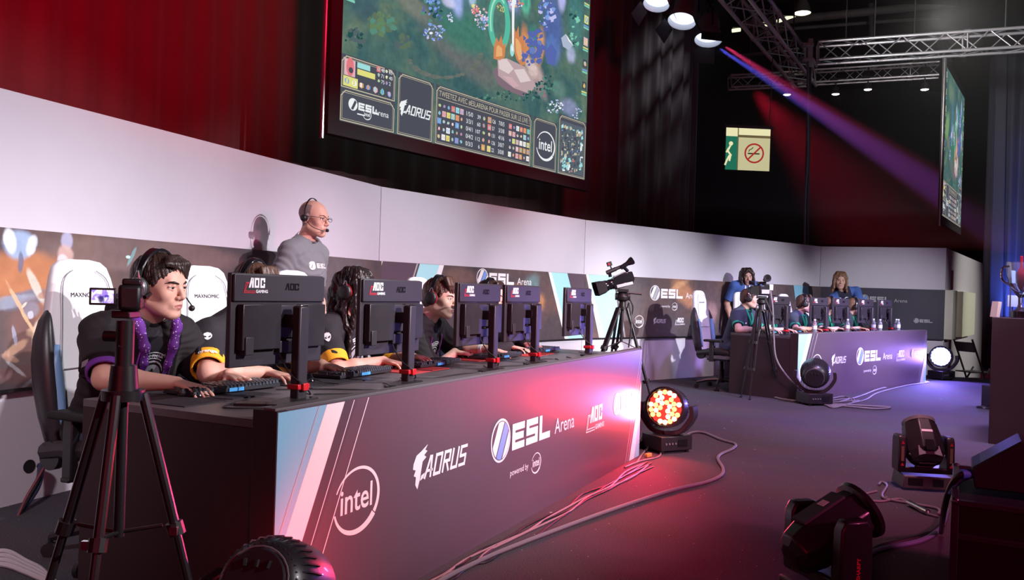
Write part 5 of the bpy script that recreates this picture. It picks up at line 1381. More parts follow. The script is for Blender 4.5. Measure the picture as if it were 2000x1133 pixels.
mb = MB(); mb.tube([PF + V(p) for p in ((.10, .0, hF + .16), (.13, -.02, hF - .05), (.15, -.03, .75), (.20, -.05, .45), (.42, -.15, .16), (.62, -.25, .02), (.95, -.35, .012), (1.35, -.45, .012), (1.1, -.62, .012), (.75, -.42, .012))], .011, 8, smoothing=10)
tag(mb.build('camera_cable', M_CABLE), 'thick camera cable drooping from the far tripod camera to the floor', 'cable')

# ------------------------------------------------------------------ trusses and what hangs from them
M_TR = mat('truss_alu', (.75, .74, .80), .38, metal=.6)
def truss(name, a, b, s, label, bays=None, group='aluminium lighting trusses'):
    a, b = V(a), V(b); x, y, d = frame_of(b - a); L_ = (b - a).length
    r = thing(name, label, 'truss', Matrix.Translation(a), group)
    c4 = [x * (s / 2) * i + y * (s / 2) * j for i, j in ((-1, -1), (1, -1), (1, 1), (-1, 1))]
    for c in c4: MB().cyl(c, c + d * L_, s * .085, n=10).build('chord', M_TR, r)
    n = bays or int(L_ / s); lc = MB()
    for k in range(n):
        for q in range(4):
            p0, p1 = c4[q], c4[(q + 1) % 4]
            if k % 2: p0, p1 = p1, p0
            lc.cyl(p0 + d * (L_ * k / n), p1 + d * (L_ * (k + 1) / n), s * .032, n=6)
    for k in range(0, n + 1, 7):
        for q in range(4): lc.cyl(c4[q] + d * (L_ * k / n), c4[(q + 1) % 4] + d * (L_ * k / n), s * .04, n=6)
    lc.build('lacing', M_TR, r)
    for c in c4:
        cp = MB()
        for k in range(7, n, 7): cp.cyl(c + d * (L_ * k / n - s * .16), c + d * (L_ * k / n + s * .16), s * .11, n=10)
        if n > 7: cp.build('coupler', M_TR, r)
    for t_ in (.25, .8): MB().cyl(d * L_ * t_ + V((0, 0, s * .5)), d * L_ * t_ + V((0, 0, 8.97 - (a + d * L_ * t_).z)), .012, n=6).build('hoist_chain', M_GREY, r)
    return r
tA0, tA1 = at(1395, -80, 12.2), at(1574, 150, 18.0)
truss('lighting_truss', tA0, tA1, .42, 'long lighting truss running away diagonally at the upper middle')
truss('lighting_truss', at(1597, 104, 16.0), at(2060, 73, 15.0), .34, 'brightest truss crossing to the right edge of the picture')
truss('lighting_truss', at(1425, 161, 18.9), at(1578, 154, 18.9), .27, 'short truss left of the joint in the red haze')
truss('lighting_truss', at(1592, 151, 18.6), at(1834, 136, 17.6), .27, 'lower truss with small downlights, ending above the far screen')
# corner tower line with hanging cable
o = MB().box(at(1581, 104, 16.3), (.10, .12, .55)).box(at(1577, 88, 16.2), (.22, .12, .07)).box(at(1577, 118, 16.2), (.22, .12, .07)).build('truss_corner_block', M_TR, bevel=.01); tag(o, 'metal corner block joining the trusses', 'truss block')
mb = MB(); mb.tube([at(1580, 120, 16.3), at(1579, 250, 16.3), at(1576, 380, 16.3), at(1574, 600, 16.3)], .045, 8, smoothing=5)
tag(mb.build('hanging_pipe', mat('dark_pipe', (.05, .045, .06), .5)), 'dark vertical pole dropping from the truss joint', 'pole')
mb = MB(); mb.tube([at(1578, 120, 16.1), at(1577, 300, 16.1), at(1572, 400, 16.1), at(1570, 600, 16.1)], .022, 6, smoothing=5)
tag(mb.build('hanging_cable', mat('blue_grey_cable', (.20, .26, .36), .5)), 'blue-grey cable hanging along the vertical pole', 'cable')
for i, (px, py) in enumerate(((1537, 185), (1632, 184), (1695, 175), (1806, 175))):
    p = at(px, py, (18.9, 18.43, 18.17, 17.72)[i]); r = thing('downlight', ('leftmost', 'second', 'third', 'rightmost')[i] + ' small white downlight in the row under the lower truss', 'lamp', Matrix.Translation(p), 'downlights under the lower truss')
    MB().cyl((0, 0, .0), (0, 0, .14), .085, .06, n=18).cyl((0, 0, .14), (0, 0, .46 if i < 2 else .62), .01, n=6).box((0, 0, at(px, (157 if px < 1590 else 151 - 15 * (px - 1592) / 242) + 10, p.y).z - p.z), (.34, .34, .05)).build('housing', M_BLACK, r)
    MB().lathe([(0, -.012), (.06, -.010), (.078, 0)], n=18).build('lens', emat('downlight_glow', (.95, .88, 1), 12), r)
def fresnel(p, aim, label, size=.24, group='lit stage spotlights on the diagonal truss'):
    d = (V(aim) - V(p)).normalized(); x, y, _ = frame_of(d)
    r = thing('stage_spotlight', label, 'stage light', Matrix.Translation(p), group)
    h = MB(); h.lathe([(0, -.30), (size * .55, -.28), (size * .72, -.20), (size * .75, -.05), (size * .9, .0), (size, .10), (size * .97, .10), (size * .86, .0)], (0, 0, 0), d, 28)
    hd = h.build('housing', mat('spot_pale', (.42, .40, .44), .35, metal=.5), r, sharp=40)
    MB().lathe([(size * .90, .02), (size * .6, .05), (0, .07)], (0, 0, 0), d, 28).build('lens', emat('spot_lens_glow', (.72, .84, 1), 2.2), hd)
    MB().tube([x * size * 1.15, x * size * 1.15 + V((0, 0, .22)), V((0, 0, .42)), -x * size * 1.15 + V((0, 0, .22)), -x * size * 1.15], .016, 8).build('yoke', M_BLACK, r)
    MB().box((0, 0, .47), (.10, .10, .12)).cyl((0, 0, .50), (0, 0, .62), .012, n=8).build('clamp', M_BLACK, r, bevel=.01)
    for s in (-1, 1):
        c_ = d * .10 + x * s * size * .95
        MB().loft([[c_ + y * size * .7, c_ - y * size * .7, c_ - y * size * .7 + x * s * .004, c_ + y * size * .7 + x * s * .004], [c_ + y * size * .8 + d * .20 + x * s * .10, c_ - y * size * .8 + d * .20 + x * s * .10, c_ - y * size * .8 + d * .20 + x * s * .104, c_ + y * size * .8 + d * .20 + x * s * .104]], smooth=False).build('barn_door', M_BLACK, hd)
    return r
fresnel(at(1334, 30, 11.6), (.6, 9.2, -3), 'bright stage spotlight hanging left of the diagonal truss', .20)
fresnel(at(1384, 66, 12.0), (2.0, 9.6, -3), 'lowest bright stage spotlight by the start of the blue beam', .20)
fresnel(at(1284, -4, 11.2), (.4, 8.8, -3), 'stage spotlight cut by the top edge, glowing blue', .18)
# pendant lamps of the hall roof
for px, py, Y, lab in ((1567, 26, 20, 'warm bell-shaped pendant lamp of the hall roof'),):
    p = at(px, py, Y); r = thing('pendant_lamp', lab, 'lamp', Matrix.Translation(p))
    MB().lathe([(.06, .42), (.10, .30), (.15, .22), (.19, .05), (.215, 0), (.20, .0), (.15, .18)], n=24).cyl((0, 0, .40), (0, 0, 1.0), .03, n=8).build('shade', mat('lamp_shade_grey', (.2, .19, .18), .5), r)
    MB().lathe([(0, -.03), (.12, -.02), (.19, .01)], n=20).build('glass', emat('warm_glow', (1, .86, .62), 5), r)
for px, py, px2, py2, Y, lab in ((1518, 42, 1552, 30, 21, 'greenish tube lamp beside the pendant lamp'), (1484, 47, 1500, 49, 21, 'small warm roof lamp left of the tube lamp'), (1430, 60, 1446, 58, 21, 'warm roof lamp behind the diagonal truss')):
    a_, b_ = at(px, py, Y), at(px2, py2, Y); mb = MB(); mb.cyl(a_, b_, .045, n=10, m=emat('tube_glow', (.9, .95, .62), 1.4)); mb.box((a_ + b_) / 2 + V((0, 0, .08)), ((b_ - a_).length, .12, .06), m=M_BLACK); tag(mb.build('roof_lamp', emat('tube_glow', (1, 1, 1), 1)), lab, 'lamp')
M_DUCT = mat('duct_grey', (.17, .16, .17), .6, metal=.2)
for i, (px, py, px2, py2, Y, rr_, lab) in enumerate(((1450, 48, 1900, 2, 22, .11, 'upper grey roof pipe'), (1470, 62, 2010, 20, 23, .05, 'lower thin roof pipe'), (1420, 112, 1560, 96, 20, .035, 'thin pipe behind the diagonal truss'))):
    tag(MB().cyl(at(px, py, Y), at(px2, py2, Y), rr_, n=12).build('roof_pipe', M_DUCT), lab, 'pipe', 'roof pipes')
for i, (px, Y) in enumerate(((1700, 22), (1800, 24), (1650, 26), (1880, 24))):
    p = at(px, -60, Y); q = at(px + (60 if i == 1 else 4), 120, Y); tag(MB().cyl(p, q, .07, n=8).build('roof_strut', mat('strut_dark', (.06, .055, .06), .7)), ('roof strut left of the slanted one', 'slanted roof strut above the bright truss', 'thin roof strut nearest the corner block', 'roof strut nearest the right edge')[i], 'strut', 'roof struts')

# exit + no smoking sign
SGM = Matrix.Translation(at(1416, 331, 16)) @ Matrix.Rotation(.06, 4, 'Z')
sg = thing('hanging_sign', 'lit hanging sign with a green exit half and a no smoking symbol', 'sign', SGM)
GW, GH = .86, .80
MB().box((GW / 2, .05, GH / 2), (GW, .09, GH)).build('casing', mat('sign_casing', (.2, .19, .2), .5), sg, bevel=.005)
fcs = MB(); pr = Pr(fcs, .001, step=.002)
cream = emat('sign_cream', (.80, .74, .42), .72); green = emat('sign_green', (.02, .20, .12), .8); brown = emat('sign_brown', (.24, .18, .08), .6); redm = emat('sign_red', (.50, .03, .03), .8); whit = emat('sign_white', (.9, .85, .5), .95); dk = emat('sign_dark', (.06, .045, .03), .5)
pr.rect(.0, 0, .225, GH * .80, green); pr.rect(0, GH * .80, .225, GH, whit); pr.rect(.225, 0, .245, GH, brown)
pr.rect(.245, 0, GW, GH * .78, cream); pr.rect(.245, GH * .78, GW, GH * .84, brown); pr.rect(.245, GH * .84, GW, GH, whit)
pr.arc(.555, .33, .175, .175, 0, 360, .032, .032, redm, 2, n=40)
pr.stroke([(.555 - .12, .33 - .12), (.555 + .12, .33 + .12)], .03, redm, 3)
pr.rect(.43, .31, .66, .335, dk, 1); pr.stroke([(.45, .36), (.46, .39), (.50, .41), (.53, .44)], .014, dk, 1)
pr.disc(.10, .50, .04, .04, whit, 1); pr.stroke([(.09, .46), (.04, .36), (.10, .28), (.08, .18)], .035, whit, 1); pr.stroke([(.05, .40), (.02, .34)], .03, whit, 1); pr.stroke([(.07, .26), (.03, .18), (.0, .10)], .035, whit, 1)
fcs.build('sign_face', cream, sg)
MB().box((GW / 2 + .02, .05, GH + .03), (GW + .10, .12, .06)).build('top_rail', mat('rail_grey2', (.12, .10, .11), .5), sg, bevel=.004)
MB().cyl((.86, .05, GH + .05), (.90, .05, GH + 4.5), .010, n=6).build('hanging_wire', M_GREY, sg)

# ------------------------------------------------------------------ right-hand side
PK = at(1938, 620, 7.3)
pl_ = MB(); _R = Matrix.Rotation(-.52, 3, 'Z'); pl_.box(V((PK.x, 7.3, PK.z / 2)) + _R @ V((.65, .45, 0)), (1.3, .9, PK.z), R=_R); tag(pl_.build('plinth', mat('plinth_brown', (.030, .018, .022), .6, noise=.2, nscale=5), bevel=.004), 'tall dark plinth cut by the right edge, carrying the trophy', 'plinth')
TR = at(1992, 617, 7.55); TR.z = PK.z
tr = thing('trophy', 'clear and silver trophy cup on the dark plinth', 'trophy', Matrix.Translation(TR))
MB().cyl((0, 0, 0), (0, 0, .06), .075, n=24).build('base', M_GLOSS, tr, bevel=.004)
MB().lathe([(.06, .06), (.03, .08), (.018, .12), (.018, .18), (.05, .22), (.10, .30), (.115, .42), (.12, .50), (.112, .50), (.105, .42), (.09, .31), (.02, .24)], n=28).build('cup', mat('trophy_glass', (.8, .88, 1), .04, trans=.9, ior=1.3), tr)
MB().lathe([(.0, .24), (.03, .28), (.035, .40), (.012, .46), (.012, .55), (0, .56)], n=16).build('finial', mat('trophy_red', (.5, .02, .05), .2), tr)
for s in (-1, 1): MB().tube([(s * .11, 0, .46), (s * .17, 0, .44), (s * .17, 0, .34), (s * .09, 0, .29)], .010, 8, smoothing=5).build('handle', M_CHROME, tr)
for (px, py, w_, h_, Y, lab) in ((1975, 540, .055, .10, 7.9, 'upper pale blue card standing left of the trophy'), (1978, 588, .10, .11, 8.0, 'lower pale card standing left of the trophy')):
    p = at(px, py, Y); tag(MB().box((p.x, p.y, (p.z)), (w_, .012, h_)).cyl((p.x, p.y + .004, PK.z), (p.x, p.y + .004, p.z), .006, n=6, m=M_GREY).build('display_card', mat('card_pale_blue', (.55, .75, .95), .5)), lab, 'card')
p = at(1943, 600, 7.5); tag(MB().box((p.x + .01, p.y, PK.z + .07), (.03, .10, .14), R=Matrix.Rotation(.12, 3, 'Y')).build('display_card', mat('card_cream', (.75, .76, .62), .5)), 'cream card at the left corner of the plinth', 'card')
# flight case + wedge speaker
CX, CY = 1.66, 3.12
cs = thing('flight_case', 'black road case in the bottom right corner', 'case', TM((CX, CY, 0), -.49) @ TM((.59, .39, 0)))
MB().box((0, 0, .24), (1.16, .76, .44)).build('body', mat('case_black', (.014, .012, .016), .5), cs, bevel=.004)
e_ = MB()
for sx in (-1, 1):
    for sy in (-1, 1):
        e_.box((sx * .58, sy * .38, .24), (.026, .026, .46)); e_.ball((sx * .58, sy * .38, .468), .017, n=10)
    e_.box((sx * .58, 0, .465), (.026, .76, .02))
for sy in (-1, 1): e_.box((0, sy * .38, .465), (1.16, .026, .02)); e_.box((0, sy * .38, .34), (1.16, .024, .02))
e_.build('edge_trim', mat('case_trim', (.10, .10, .12), .3, metal=.7), cs, bevel=.002)
for sx in (-1, 1):
    for sy in (-1, 1): MB().cyl((sx * .5 - .02, sy * .3, .0125 + .012), (sx * .5 + .02, sy * .3, .0125 + .012), .024, n=12).build('caster', M_RUBBER, cs)
sp = thing('wedge_speaker', 'black wedge speaker sitting on the road case at the right edge', 'speaker', TM((CX, CY, .485), -.49) @ TM((.24, .34, 0), .0, 0, 0, .66))
MB().prism([(-.25, 0), (.25, 0), (.25, .26), (-.02, .30), (-.27, .12)], -.19, .19).build('cabinet', mat('speaker_black', (.016, .014, .018), .55, bump=.4, bscale=90), sp, bevel=.010)
MB().prism([(-.262, .125), (-.268, .12), (-.024, .296), (-.02, .304)], -.175, .175).build('grille', mat('grille_violet', (.05, .045, .06), .4), sp)
MB().tube([(-.27, -.14, .06), (-.33, -.15, .02), (-.38, -.16, -.06)], .012, 8, smoothing=5).build('plug_lead', mat('plug_blue', (.05, .20, .5), .4), sp)
# folding chair on the lower floor at right
fp = on_z(1905, 742, -.05); 
fcr = thing('folding_chair', 'grey metal folding chair beyond the stage edge near the plinth', 'chair', TM((8.05, 14.6, -.51), .3))
for s in (-1, 1):
    MB().tube([(-.24, s * .2, 1.12), (.02, s * .2, .55), (.24, s * .2, .02)], .016, 8).build('frame_tube', M_GREY, fcr)
    MB().tube([(.20, s * .18, .62), (-.22, s * .18, .02)], .016, 8).build('leg', M_GREY, fcr)
MB().box((.02, 0, .55), (.42, .38, .02)).build('seat', mat('chair_grey', (.25, .25, .28), .5), fcr, bevel=.005)
MB().box((-.19, 0, .98), (.02, .38, .18), R=Matrix.Rotation(-.4, 3, 'Y')).build('backrest', MATS['chair_grey'], fcr, bevel=.005)
# dark stage box with coil next to the plinth
p = on_z(1938, 800, 0); sb = thing('stage_box', 'small black connector box with coiled lead left of the plinth', 'box', TM((p.x + .02, p.y, 0)))
MB().box((0, 0, .14), (.14, .3, .26)).build('body', M_BLACK, sb, bevel=.01)
MB().tube([(-.12 + .07 * math.cos(i * .6), .07 * math.sin(i * .6), .014 + .004 * i / 6) for i in range(24)], .008, 6).build('lead', M_CABLEK, sb)

# ------------------------------------------------------------------ floor cables
def floor_cable(pts, r, label, m=M_CABLE, smoothing=8, group='cables on the stage floor', lift=0.0):
    P = [on_z(px, py, 0) + V((0, 0, r + .001 + (q[0] if q else 0))) for px, py, *q in pts]
    mb = MB(); mb.tube(P, r, 8, smoothing=smoothing)
    return tag(mb.build('floor_cable', m), label, 'cable', group)
floor_cable([(1330, 862), (1350, 848), (1375, 848), (1410, 862), (1436, 870), (1430, 880), (1408, 890), (1402, 900), (1412, 918), (1408, 932), (1380, 945), (1310, 962), (1200, 998), (1080, 1042), (960, 1090), (860, 1140), (800, 1180)], .011, 'long grey cable looping across the carpet from the red wash light')
M_PKC = mat('pinkish_cable', (.35, .20, .22), .5)
jr = random.Random(5)
for k in range(5):
    pts = []
    for i in range(13):
        t = i / 12; px = 1262 - t * (1262 - 790); py = 893 + (t * (1262 - 790)) * .556 + 6
        pts.append((px + jr.uniform(-7, 7) + k * 3, py + jr.uniform(-1, 7) + k * 2.2 + (10 if k == 4 and 5 < i < 9 else 0)))
    floor_cable(pts, .0045 + .001 * (k % 2), ('thin cable', 'wavy cable', 'pinkish cable', 'slack cable', 'outermost cable')[k] + ' in the bundle along the foot of the near desk front', M_PKC if k % 2 else M_CABLEK)
floor_cable([(1244, 905), (1262, 880), (1280, 872), (1290, 885), (1284, 895), (1250, 903), (1220, 915)], .006, 'short looped cable at the foot of the red wash light', M_CABLE)
tag(MB().box(on_z(1266, 889, .014), (.06, .028, .026), R=Matrix.Rotation(.8, 3, 'Z')).build('cable_connector', mat('orange_connector', (.9, .35, .08), .4), bevel=.004), 'orange connector lying by the red wash light', 'connector')
tag(MB().box(on_z(1252, 866, .03), (.16, .12, .06), R=Matrix.Rotation(.5, 3, 'Z')).tube([on_z(1244, 872, .06), on_z(1256, 852, .08), on_z(1272, 860, .05), on_z(1262, 880, .02)], .008, 6, smoothing=5).build('power_supply', M_BLACK, bevel=.006), 'small black power supply tangled with leads behind the red wash light', 'power supply')
for k in range(3): floor_cable([(1590 + 4 * k, 778), (1612, 782 + 3 * k), (1650 + 12 * k, 776 + 4 * k), (1665, 788), (1630, 794 + 2 * k), (1590 + 10 * k, 786 + 2 * k), (1600, 776)], .009, ('inner', 'middle', 'outer')[k] + ' coil of cable beside the unlit wash light', M_CABLE)
floor_cable([(1560, 786), (1530, 782), (1512, 778)], .012, 'short lead with a silver plug left of the unlit wash light', M_CABLE)
floor_cable([(1640, 786), (1680, 775), (1720, 760), (1765, 752), (1812, 746)], .008, 'cable along the foot of the far desk front', mat('violet_grey_cable', (.3, .28, .36), .5))
floor_cable([(1650, 792), (1690, 782), (1715, 768), (1770, 754), (1815, 748)], .007, 'second cable beside the far desk front', MATS['violet_grey_cable'])
# cables by the right fixtures
floor_cable([(1716, 950), (1722, 944), (1732, 952), (1724, 974), (1770, 985), (1830, 996), (1832, 1008)], .008, 'grey lead in front of the large moving head light')
floor_cable([(1712, 962), (1690, 968), (1688, 978), (1720, 982), (1760, 978), (1800, 1002), (1832, 1012)], .007, 'looped thin lead left of the large moving head light')
tag(MB().cyl(on_z(1775, 982, .02), on_z(1812, 1000, .02), .016, n=12, m=M_CHROME).build('cable_connector', M_CHROME), 'silver inline plug in front of the large moving head light', 'connector')
for k, (c0, lab) in enumerate(((M_CABLEK, 'black'), (mat('blue_grey_lead', (.12, .14, .22), .45), 'blue-grey'))):
    floor_cable([(1850, 1000), (1838, 1030 + 4 * k), (1800, 1052 + 8 * k), (1720, 1072 + 6 * k), (1690, 1092 + 4 * k), (1684 + 12 * k, 1120), (1660 + 20 * k, 1180)], .012, lab + ' cable sweeping from the road case to the bottom edge', c0)
floor_cable([(1700, 1072), (1676, 1084), (1684, 1100), (1680, 1118), (1655, 1122)], .008, 'thin black lead at the base of the slim moving head light', M_CABLEK)
lead = MB(); lead.tube([at(1897, 925, 3.3), at(1876, 928, 3.3), at(1858, 948, 3.35), at(1845, 990, 3.5), on_z(1838, 1040, .02)], .012, 8, smoothing=7)
tag(lead.build('speaker_lead', M_CABLEK), 'black lead hanging from the wedge speaker with a blue plug', 'cable')
tag(MB().cyl(at(1897, 925, 3.3), at(1878, 926, 3.3), .020, n=12, m=mat('plug_blue', (.05, .2, .5), .4)).build('speaker_plug', MATS['plug_blue']), 'blue plug at the side of the wedge speaker', 'plug')
# left wall: bundle coming out of a hole, ribbon bundle on the floor
hx, hz = L1(72, 905) if False else inv_hit(M1, 66, 912)
P0 = M1 @ V((hx, -.02, hz))
tag(MB().lathe([(0, 0), (.035, .001), (.035, -.004), (.028, -.006)], M1 @ V((hx, .03, hz)), (M1.to_3x3() @ V((0, -1, 0))), 20).build('cable_hole', M_BLACKM), 'dark cable hole low in the leftmost wall board', 'hole')
for k, (cl, rr_, lab) in enumerate(((mat('navy_cable', (.03, .035, .09), .5), .016, 'navy'), (mat('yellow_cable', (.75, .50, .06), .5), .0045, 'yellow'), (M_CABLEK, .012, 'black'), (mat('maroon_cable', (.16, .03, .05), .5), .007, 'maroon'))):
    mb = MB(); j = k * .010
    mb.tube([P0 + V((.0, .03, .0)), P0 + V((.05 + j, -.05, .012 + j)), P0 + V((.06, -.12 - j * 2, -.10)), P0 + V((.0 + j, -.32, -.26)), P0 + V((-.14, -.60 + j * 3, -.36)), P0 + V((-.35, -1.0, -.40))], rr_, 8, smoothing=8)
    tag(mb.build('wall_cable', cl), lab + ' cable drooping out of the hole in the left wall', 'cable', 'cables from the wall hole')
for k in range(4):
    floor_cable([(-40, 1090 + 6 * k), (10, 1082 + 9 * k), (50, 1102 + 7 * k), (80, 1118 + 6 * k), (110 + 4 * k, 1150)], .011, ('top', 'second', 'third', 'lowest')[k] + ' pale cable of the ribbon bundle in the bottom left corner', mat('pale_cable', (.5, .44, .48), .5))

# ------------------------------------------------------------------ people
def np3(v): return np.array([v[0], v[1], v[2]], float)
def sd_all(B, P, disp=None):
    D = np.full(P.shape[:-1], 1e3)
    for pr in B.p: D = B.comb(D, B.ev(pr, P), pr)
    return D + disp(P) if disp is not None else D
def snap(B, p, d, disp=None, steps=50):
    """slide points from p along d until they meet the surface of B"""
    P = np.array(p, float).reshape(-1, 3).copy(); d = _n(d)
    t = np.zeros(len(P))
    for _ in range(steps):
        s = sd_all(B, P + t[:, None] * d, disp); t += np.clip(s, -.02, .05) * .7
    return P + t[:, None] * d

def skin(name, c): return mat(name, c, .48, noise=.10, nscale=30, spec=.35)
SK_A = skin('skin_light', (.70, .39, .30)); SK_B = skin('skin_tan', (.52, .30, .23)); SK_C = skin('skin_pale', (.70, .42, .33))
M_LIP = mat('lips', (.48, .17, .16), .4); M_STUB = mat('stubble_skin', (.30, .19, .17), .6, noise=.2, nscale=200)
M_EYEW = mat('eye_white', (.75, .72, .70), .25); M_IRIS = mat('iris_dark', (.03, .02, .02), .15)
H_DK = mat('hair_dark_brown', (.030, .016, .013), .42, noise=.5, nscale=60); H_BK = mat('hair_black', (.022, .013, .013), .38, noise=.5, nscale=60)
H_BR = mat('hair_brown', (.075, .036, .024), .45, noise=.4, nscale=60); H_LB = mat('hair_light_brown', (.19, .10, .055), .5, noise=.4, nscale=60)
F_DARK = mat('cloth_black', (.012, .008, .010), .85, noise=.2, nscale=40); F_CHAR = mat('cloth_charcoal', (.020, .016, .021), .85, noise=.2, nscale=40)
F_GREY = mat('cloth_grey', (.20, .21, .23), .9, noise=.12, nscale=120, sheen=.1); F_PURP = mat('cloth_purple', (.16, .03, .30), .8); F_JEAN = mat('cloth_denim', (.05, .07, .13), .85, noise=.2, nscale=90)
F_ORNG = mat('cloth_orange', (.95, .42, .02), .7); F_NAVY = mat('cloth_navy', (.050, .060, .095), .85, noise=.15, nscale=60); F_GREEN = mat('cloth_green', (.02, .42, .24), .7)
F_BLUE = mat('cloth_blue', (.055, .12, .36), .8); F_DNAVY = mat('cloth_dark_navy', (.010, .012, .030), .8); F_PIPE = mat('piping_violet', (.42, .05, .50), .5)
M_SHOE = mat('shoe_dark', (.03, .028, .03), .5)
def lining():
    m = mat('hood_lining_dotted', (.16, .03, .32), .7); N, L = nodes_of(m); b = N['Principled BSDF']; tc = N.new('ShaderNodeTexCoord')
    v = N.new('ShaderNodeTexVoronoi'); v.inputs['Scale'].default_value = 85; L.new(tc.outputs['Object'], v.inputs['Vector'])
    l = N.new('ShaderNodeMath'); l.operation = 'LESS_THAN'; l.inputs[1].default_value = .22; L.new(v.outputs['Distance'], l.inputs[0])
    x = N.new('ShaderNodeMix'); x.data_type = 'RGBA'; L.new(l.outputs[0], x.inputs[0]); x.inputs[6].default_value = (.16, .03, .32, 1); x.inputs[7].default_value = (.8, .7, .85, 1); L.new(x.outputs[2], b.inputs['Base Color'])
    return m
F_LIN = lining()

class HeadF:
    """head frame: x to the person's right, y out of the face, z up"""
    def __init__(s, c, look, tilt=0.0, sc=1.0):
        y = V(look).normalized(); x = y.cross(V((0, 0, 1))).normalized(); z = x.cross(y)
        q = Matrix.Rotation(tilt, 3, y); x = q @ x; z = q @ z
        s.c = V(c); s.R = Matrix((x, y, z)).transposed(); s.s = sc; s.Rn = np.array(s.R)
    def w(s, x, y, z): return np3(s.c + s.R @ (V((x, y, z)) * s.s))
    def loc(s, P): return ((P - np3(s.c)) @ s.Rn) / s.s

def add_head(B, H, g=1.0, jaw=1.0):
    w, s = H.w, H.s; R = H.Rn
    def E(c, r, k=.02, op='u', Rl=None): B.ell(w(*c), [a * s for a in r], R if Rl is None else R @ Rl, k * s, op)
    def C(a, b, ra, rb=None, k=.01, op='u'): B.caps(w(*a), w(*b), ra * s, (ra if rb is None else rb) * s, k * s, op)
    E((0, -.014, .036), (.074, .094, .080), .01)
    E((0, .028, -.012), (.060, .060, .082), .03)
    E((0, .030, -.070), (.048 * jaw, .050, .040), .03)
    C((-.046 * jaw, .0, -.058), (-.016, .066, -.094), .020, .018, .022); C((.046 * jaw, .0, -.058), (.016, .066, -.094), .020, .018, .022)
    E((0, .072, -.094), (.020, .017, .017), .018)
    C((-.034, .074, .026), (-.012, .083, .021), .0095, .0085, .014); C((.034, .074, .026), (.012, .083, .021), .0095, .0085, .014)
    for q in (-1, 1):
        E((q * .040, .058, -.022), (.020, .020, .020), .025)
        E((q * .032, .099, .006), (.0185, .017, .0105), .012, 's')
    C((0, .083, .014), (0, .106, -.024), .0075, .0100, .010); E((0, .106, -.028), (.0105, .010, .0095), .006)
    for q in (-1, 1): E((q * .0125, .096, -.032), (.0075, .0095, .0075), .006)
    E((0, .080, -.058), (.028, .016, .020), .016)
    C((-.020, .0855, -.0585), (0, .0955, -.0560), .0042, .0058, .005); C((.020, .0855, -.0585), (0, .0955, -.0560), .0042, .0058, .005)
    C((-.018, .0850, -.0680), (0, .0930, -.0690), .0045, .0068, .005); C((.018, .0850, -.0680), (0, .0930, -.0690), .0045, .0068, .005)
    C((-.022, .0925, -.0625), (0, .1010, -.0622), .0016, .0018, .003, 's'); C((.022, .0925, -.0625), (0, .1010, -.0622), .0016, .0018, .003, 's')
    for q in (-1, 1):
        C((q * .019, .0840, .0100), (q * .031, .0885, .0122), .0032, .0042, .003); C((q * .031, .0885, .0122), (q * .046, .0795, .0080), .0042, .0032, .003)
        C((q * .019, .0830, .0005), (q * .031, .0850, -.0025), .0028, .0030, .003); C((q * .031, .0850, -.0025), (q * .045, .0775, .0015), .0030, .0026, .003)
        Rl = np.array(Matrix.Rotation(q * .25, 3, 'Z') @ Matrix.Rotation(-.15, 3, 'X'))
        E((q * .077, -.010, -.006), (.0085, .018, .031), .006, 'u', Rl); E((q * .084, -.006, -.002), (.005, .010, .018), .004, 's', Rl)

def add_hand(B, wrist, f, n, right, curl=(.0, .45, .5, .35), s=1.0, jit=0):
    f = V(f).normalized(); n = V(n).normalized(); n = (n - f * n.dot(f)).normalized()
    lat = (f.cross(n) if right else n.cross(f)); w = V(wrist)
    B.ell(np3(w + f * .046 * s), (.034 * s, .046 * s, .013 * s), np.array(Matrix((lat, f, n)).transposed()), .012)
    offs = [(.0305, .086), (.0105, .090), (-.0100, .086), (-.0290, .076)]; ln = [(.040, .025, .020), (.044, .029, .021), (.041, .026, .020), (.033, .021, .018)]
    for i, (o, l) in enumerate(offs):
        k0 = w + lat * o * s + f * l * s
        B.caps(np3(w + lat * o * .45 * s + f * .008 * s), np3(k0), .0125 * s, .0098 * s, .008)
        fan = (lat * (1.5 - i) * .07 + f).normalized(); th = curl[0] + .06 * math.sin(i * 2.1 + jit); p = k0
        for j, L_ in enumerate(ln[i]):
            th += curl[j + 1] * (1 + .18 * math.sin(i * 1.7 + jit * 2 + j)) if j else (curl[1] * .35 + .05 * math.sin(i + jit))
            d = fan * math.cos(th) + n * math.sin(th); q = p + d * L_ * s
            B.caps(np3(p), np3(q), (.0084 - .0009 * j) * s, (.0078 - .0009 * j) * s, .0028); p = q
    b0 = w + f * .022 * s + lat * .018 * s + n * .004 * s; b1 = b0 + (f * .55 + lat * .62 + n * .28).normalized() * .040 * s
    b2 = b1 + (f * .86 + lat * .30 + n * .25).normalized() * .032 * s; b3 = b2 + (f * .95 + lat * .02 + n * .25).normalized() * .026 * s
    B.caps(np3(b0), np3(b1), .0145 * s, .0110 * s, .010); B.caps(np3(b1), np3(b2), .0100 * s, .0090 * s, .003); B.caps(np3(b2), np3(b3), .0090 * s, .0075 * s, .003)

def ik(sh, wr, pole, l1, l2):
    sh, wr = V(sh), V(wr); d = wr - sh; L_ = min(d.length, (l1 + l2) * .995); dn = d.normalized()
    a = (l1 * l1 - l2 * l2 + L_ * L_) / (2 * L_); h = math.sqrt(max(0, l1 * l1 - a * a)); pl = V(pole); pl = (pl - dn * pl.dot(dn)).normalized()
    return sh + dn * a + pl * h

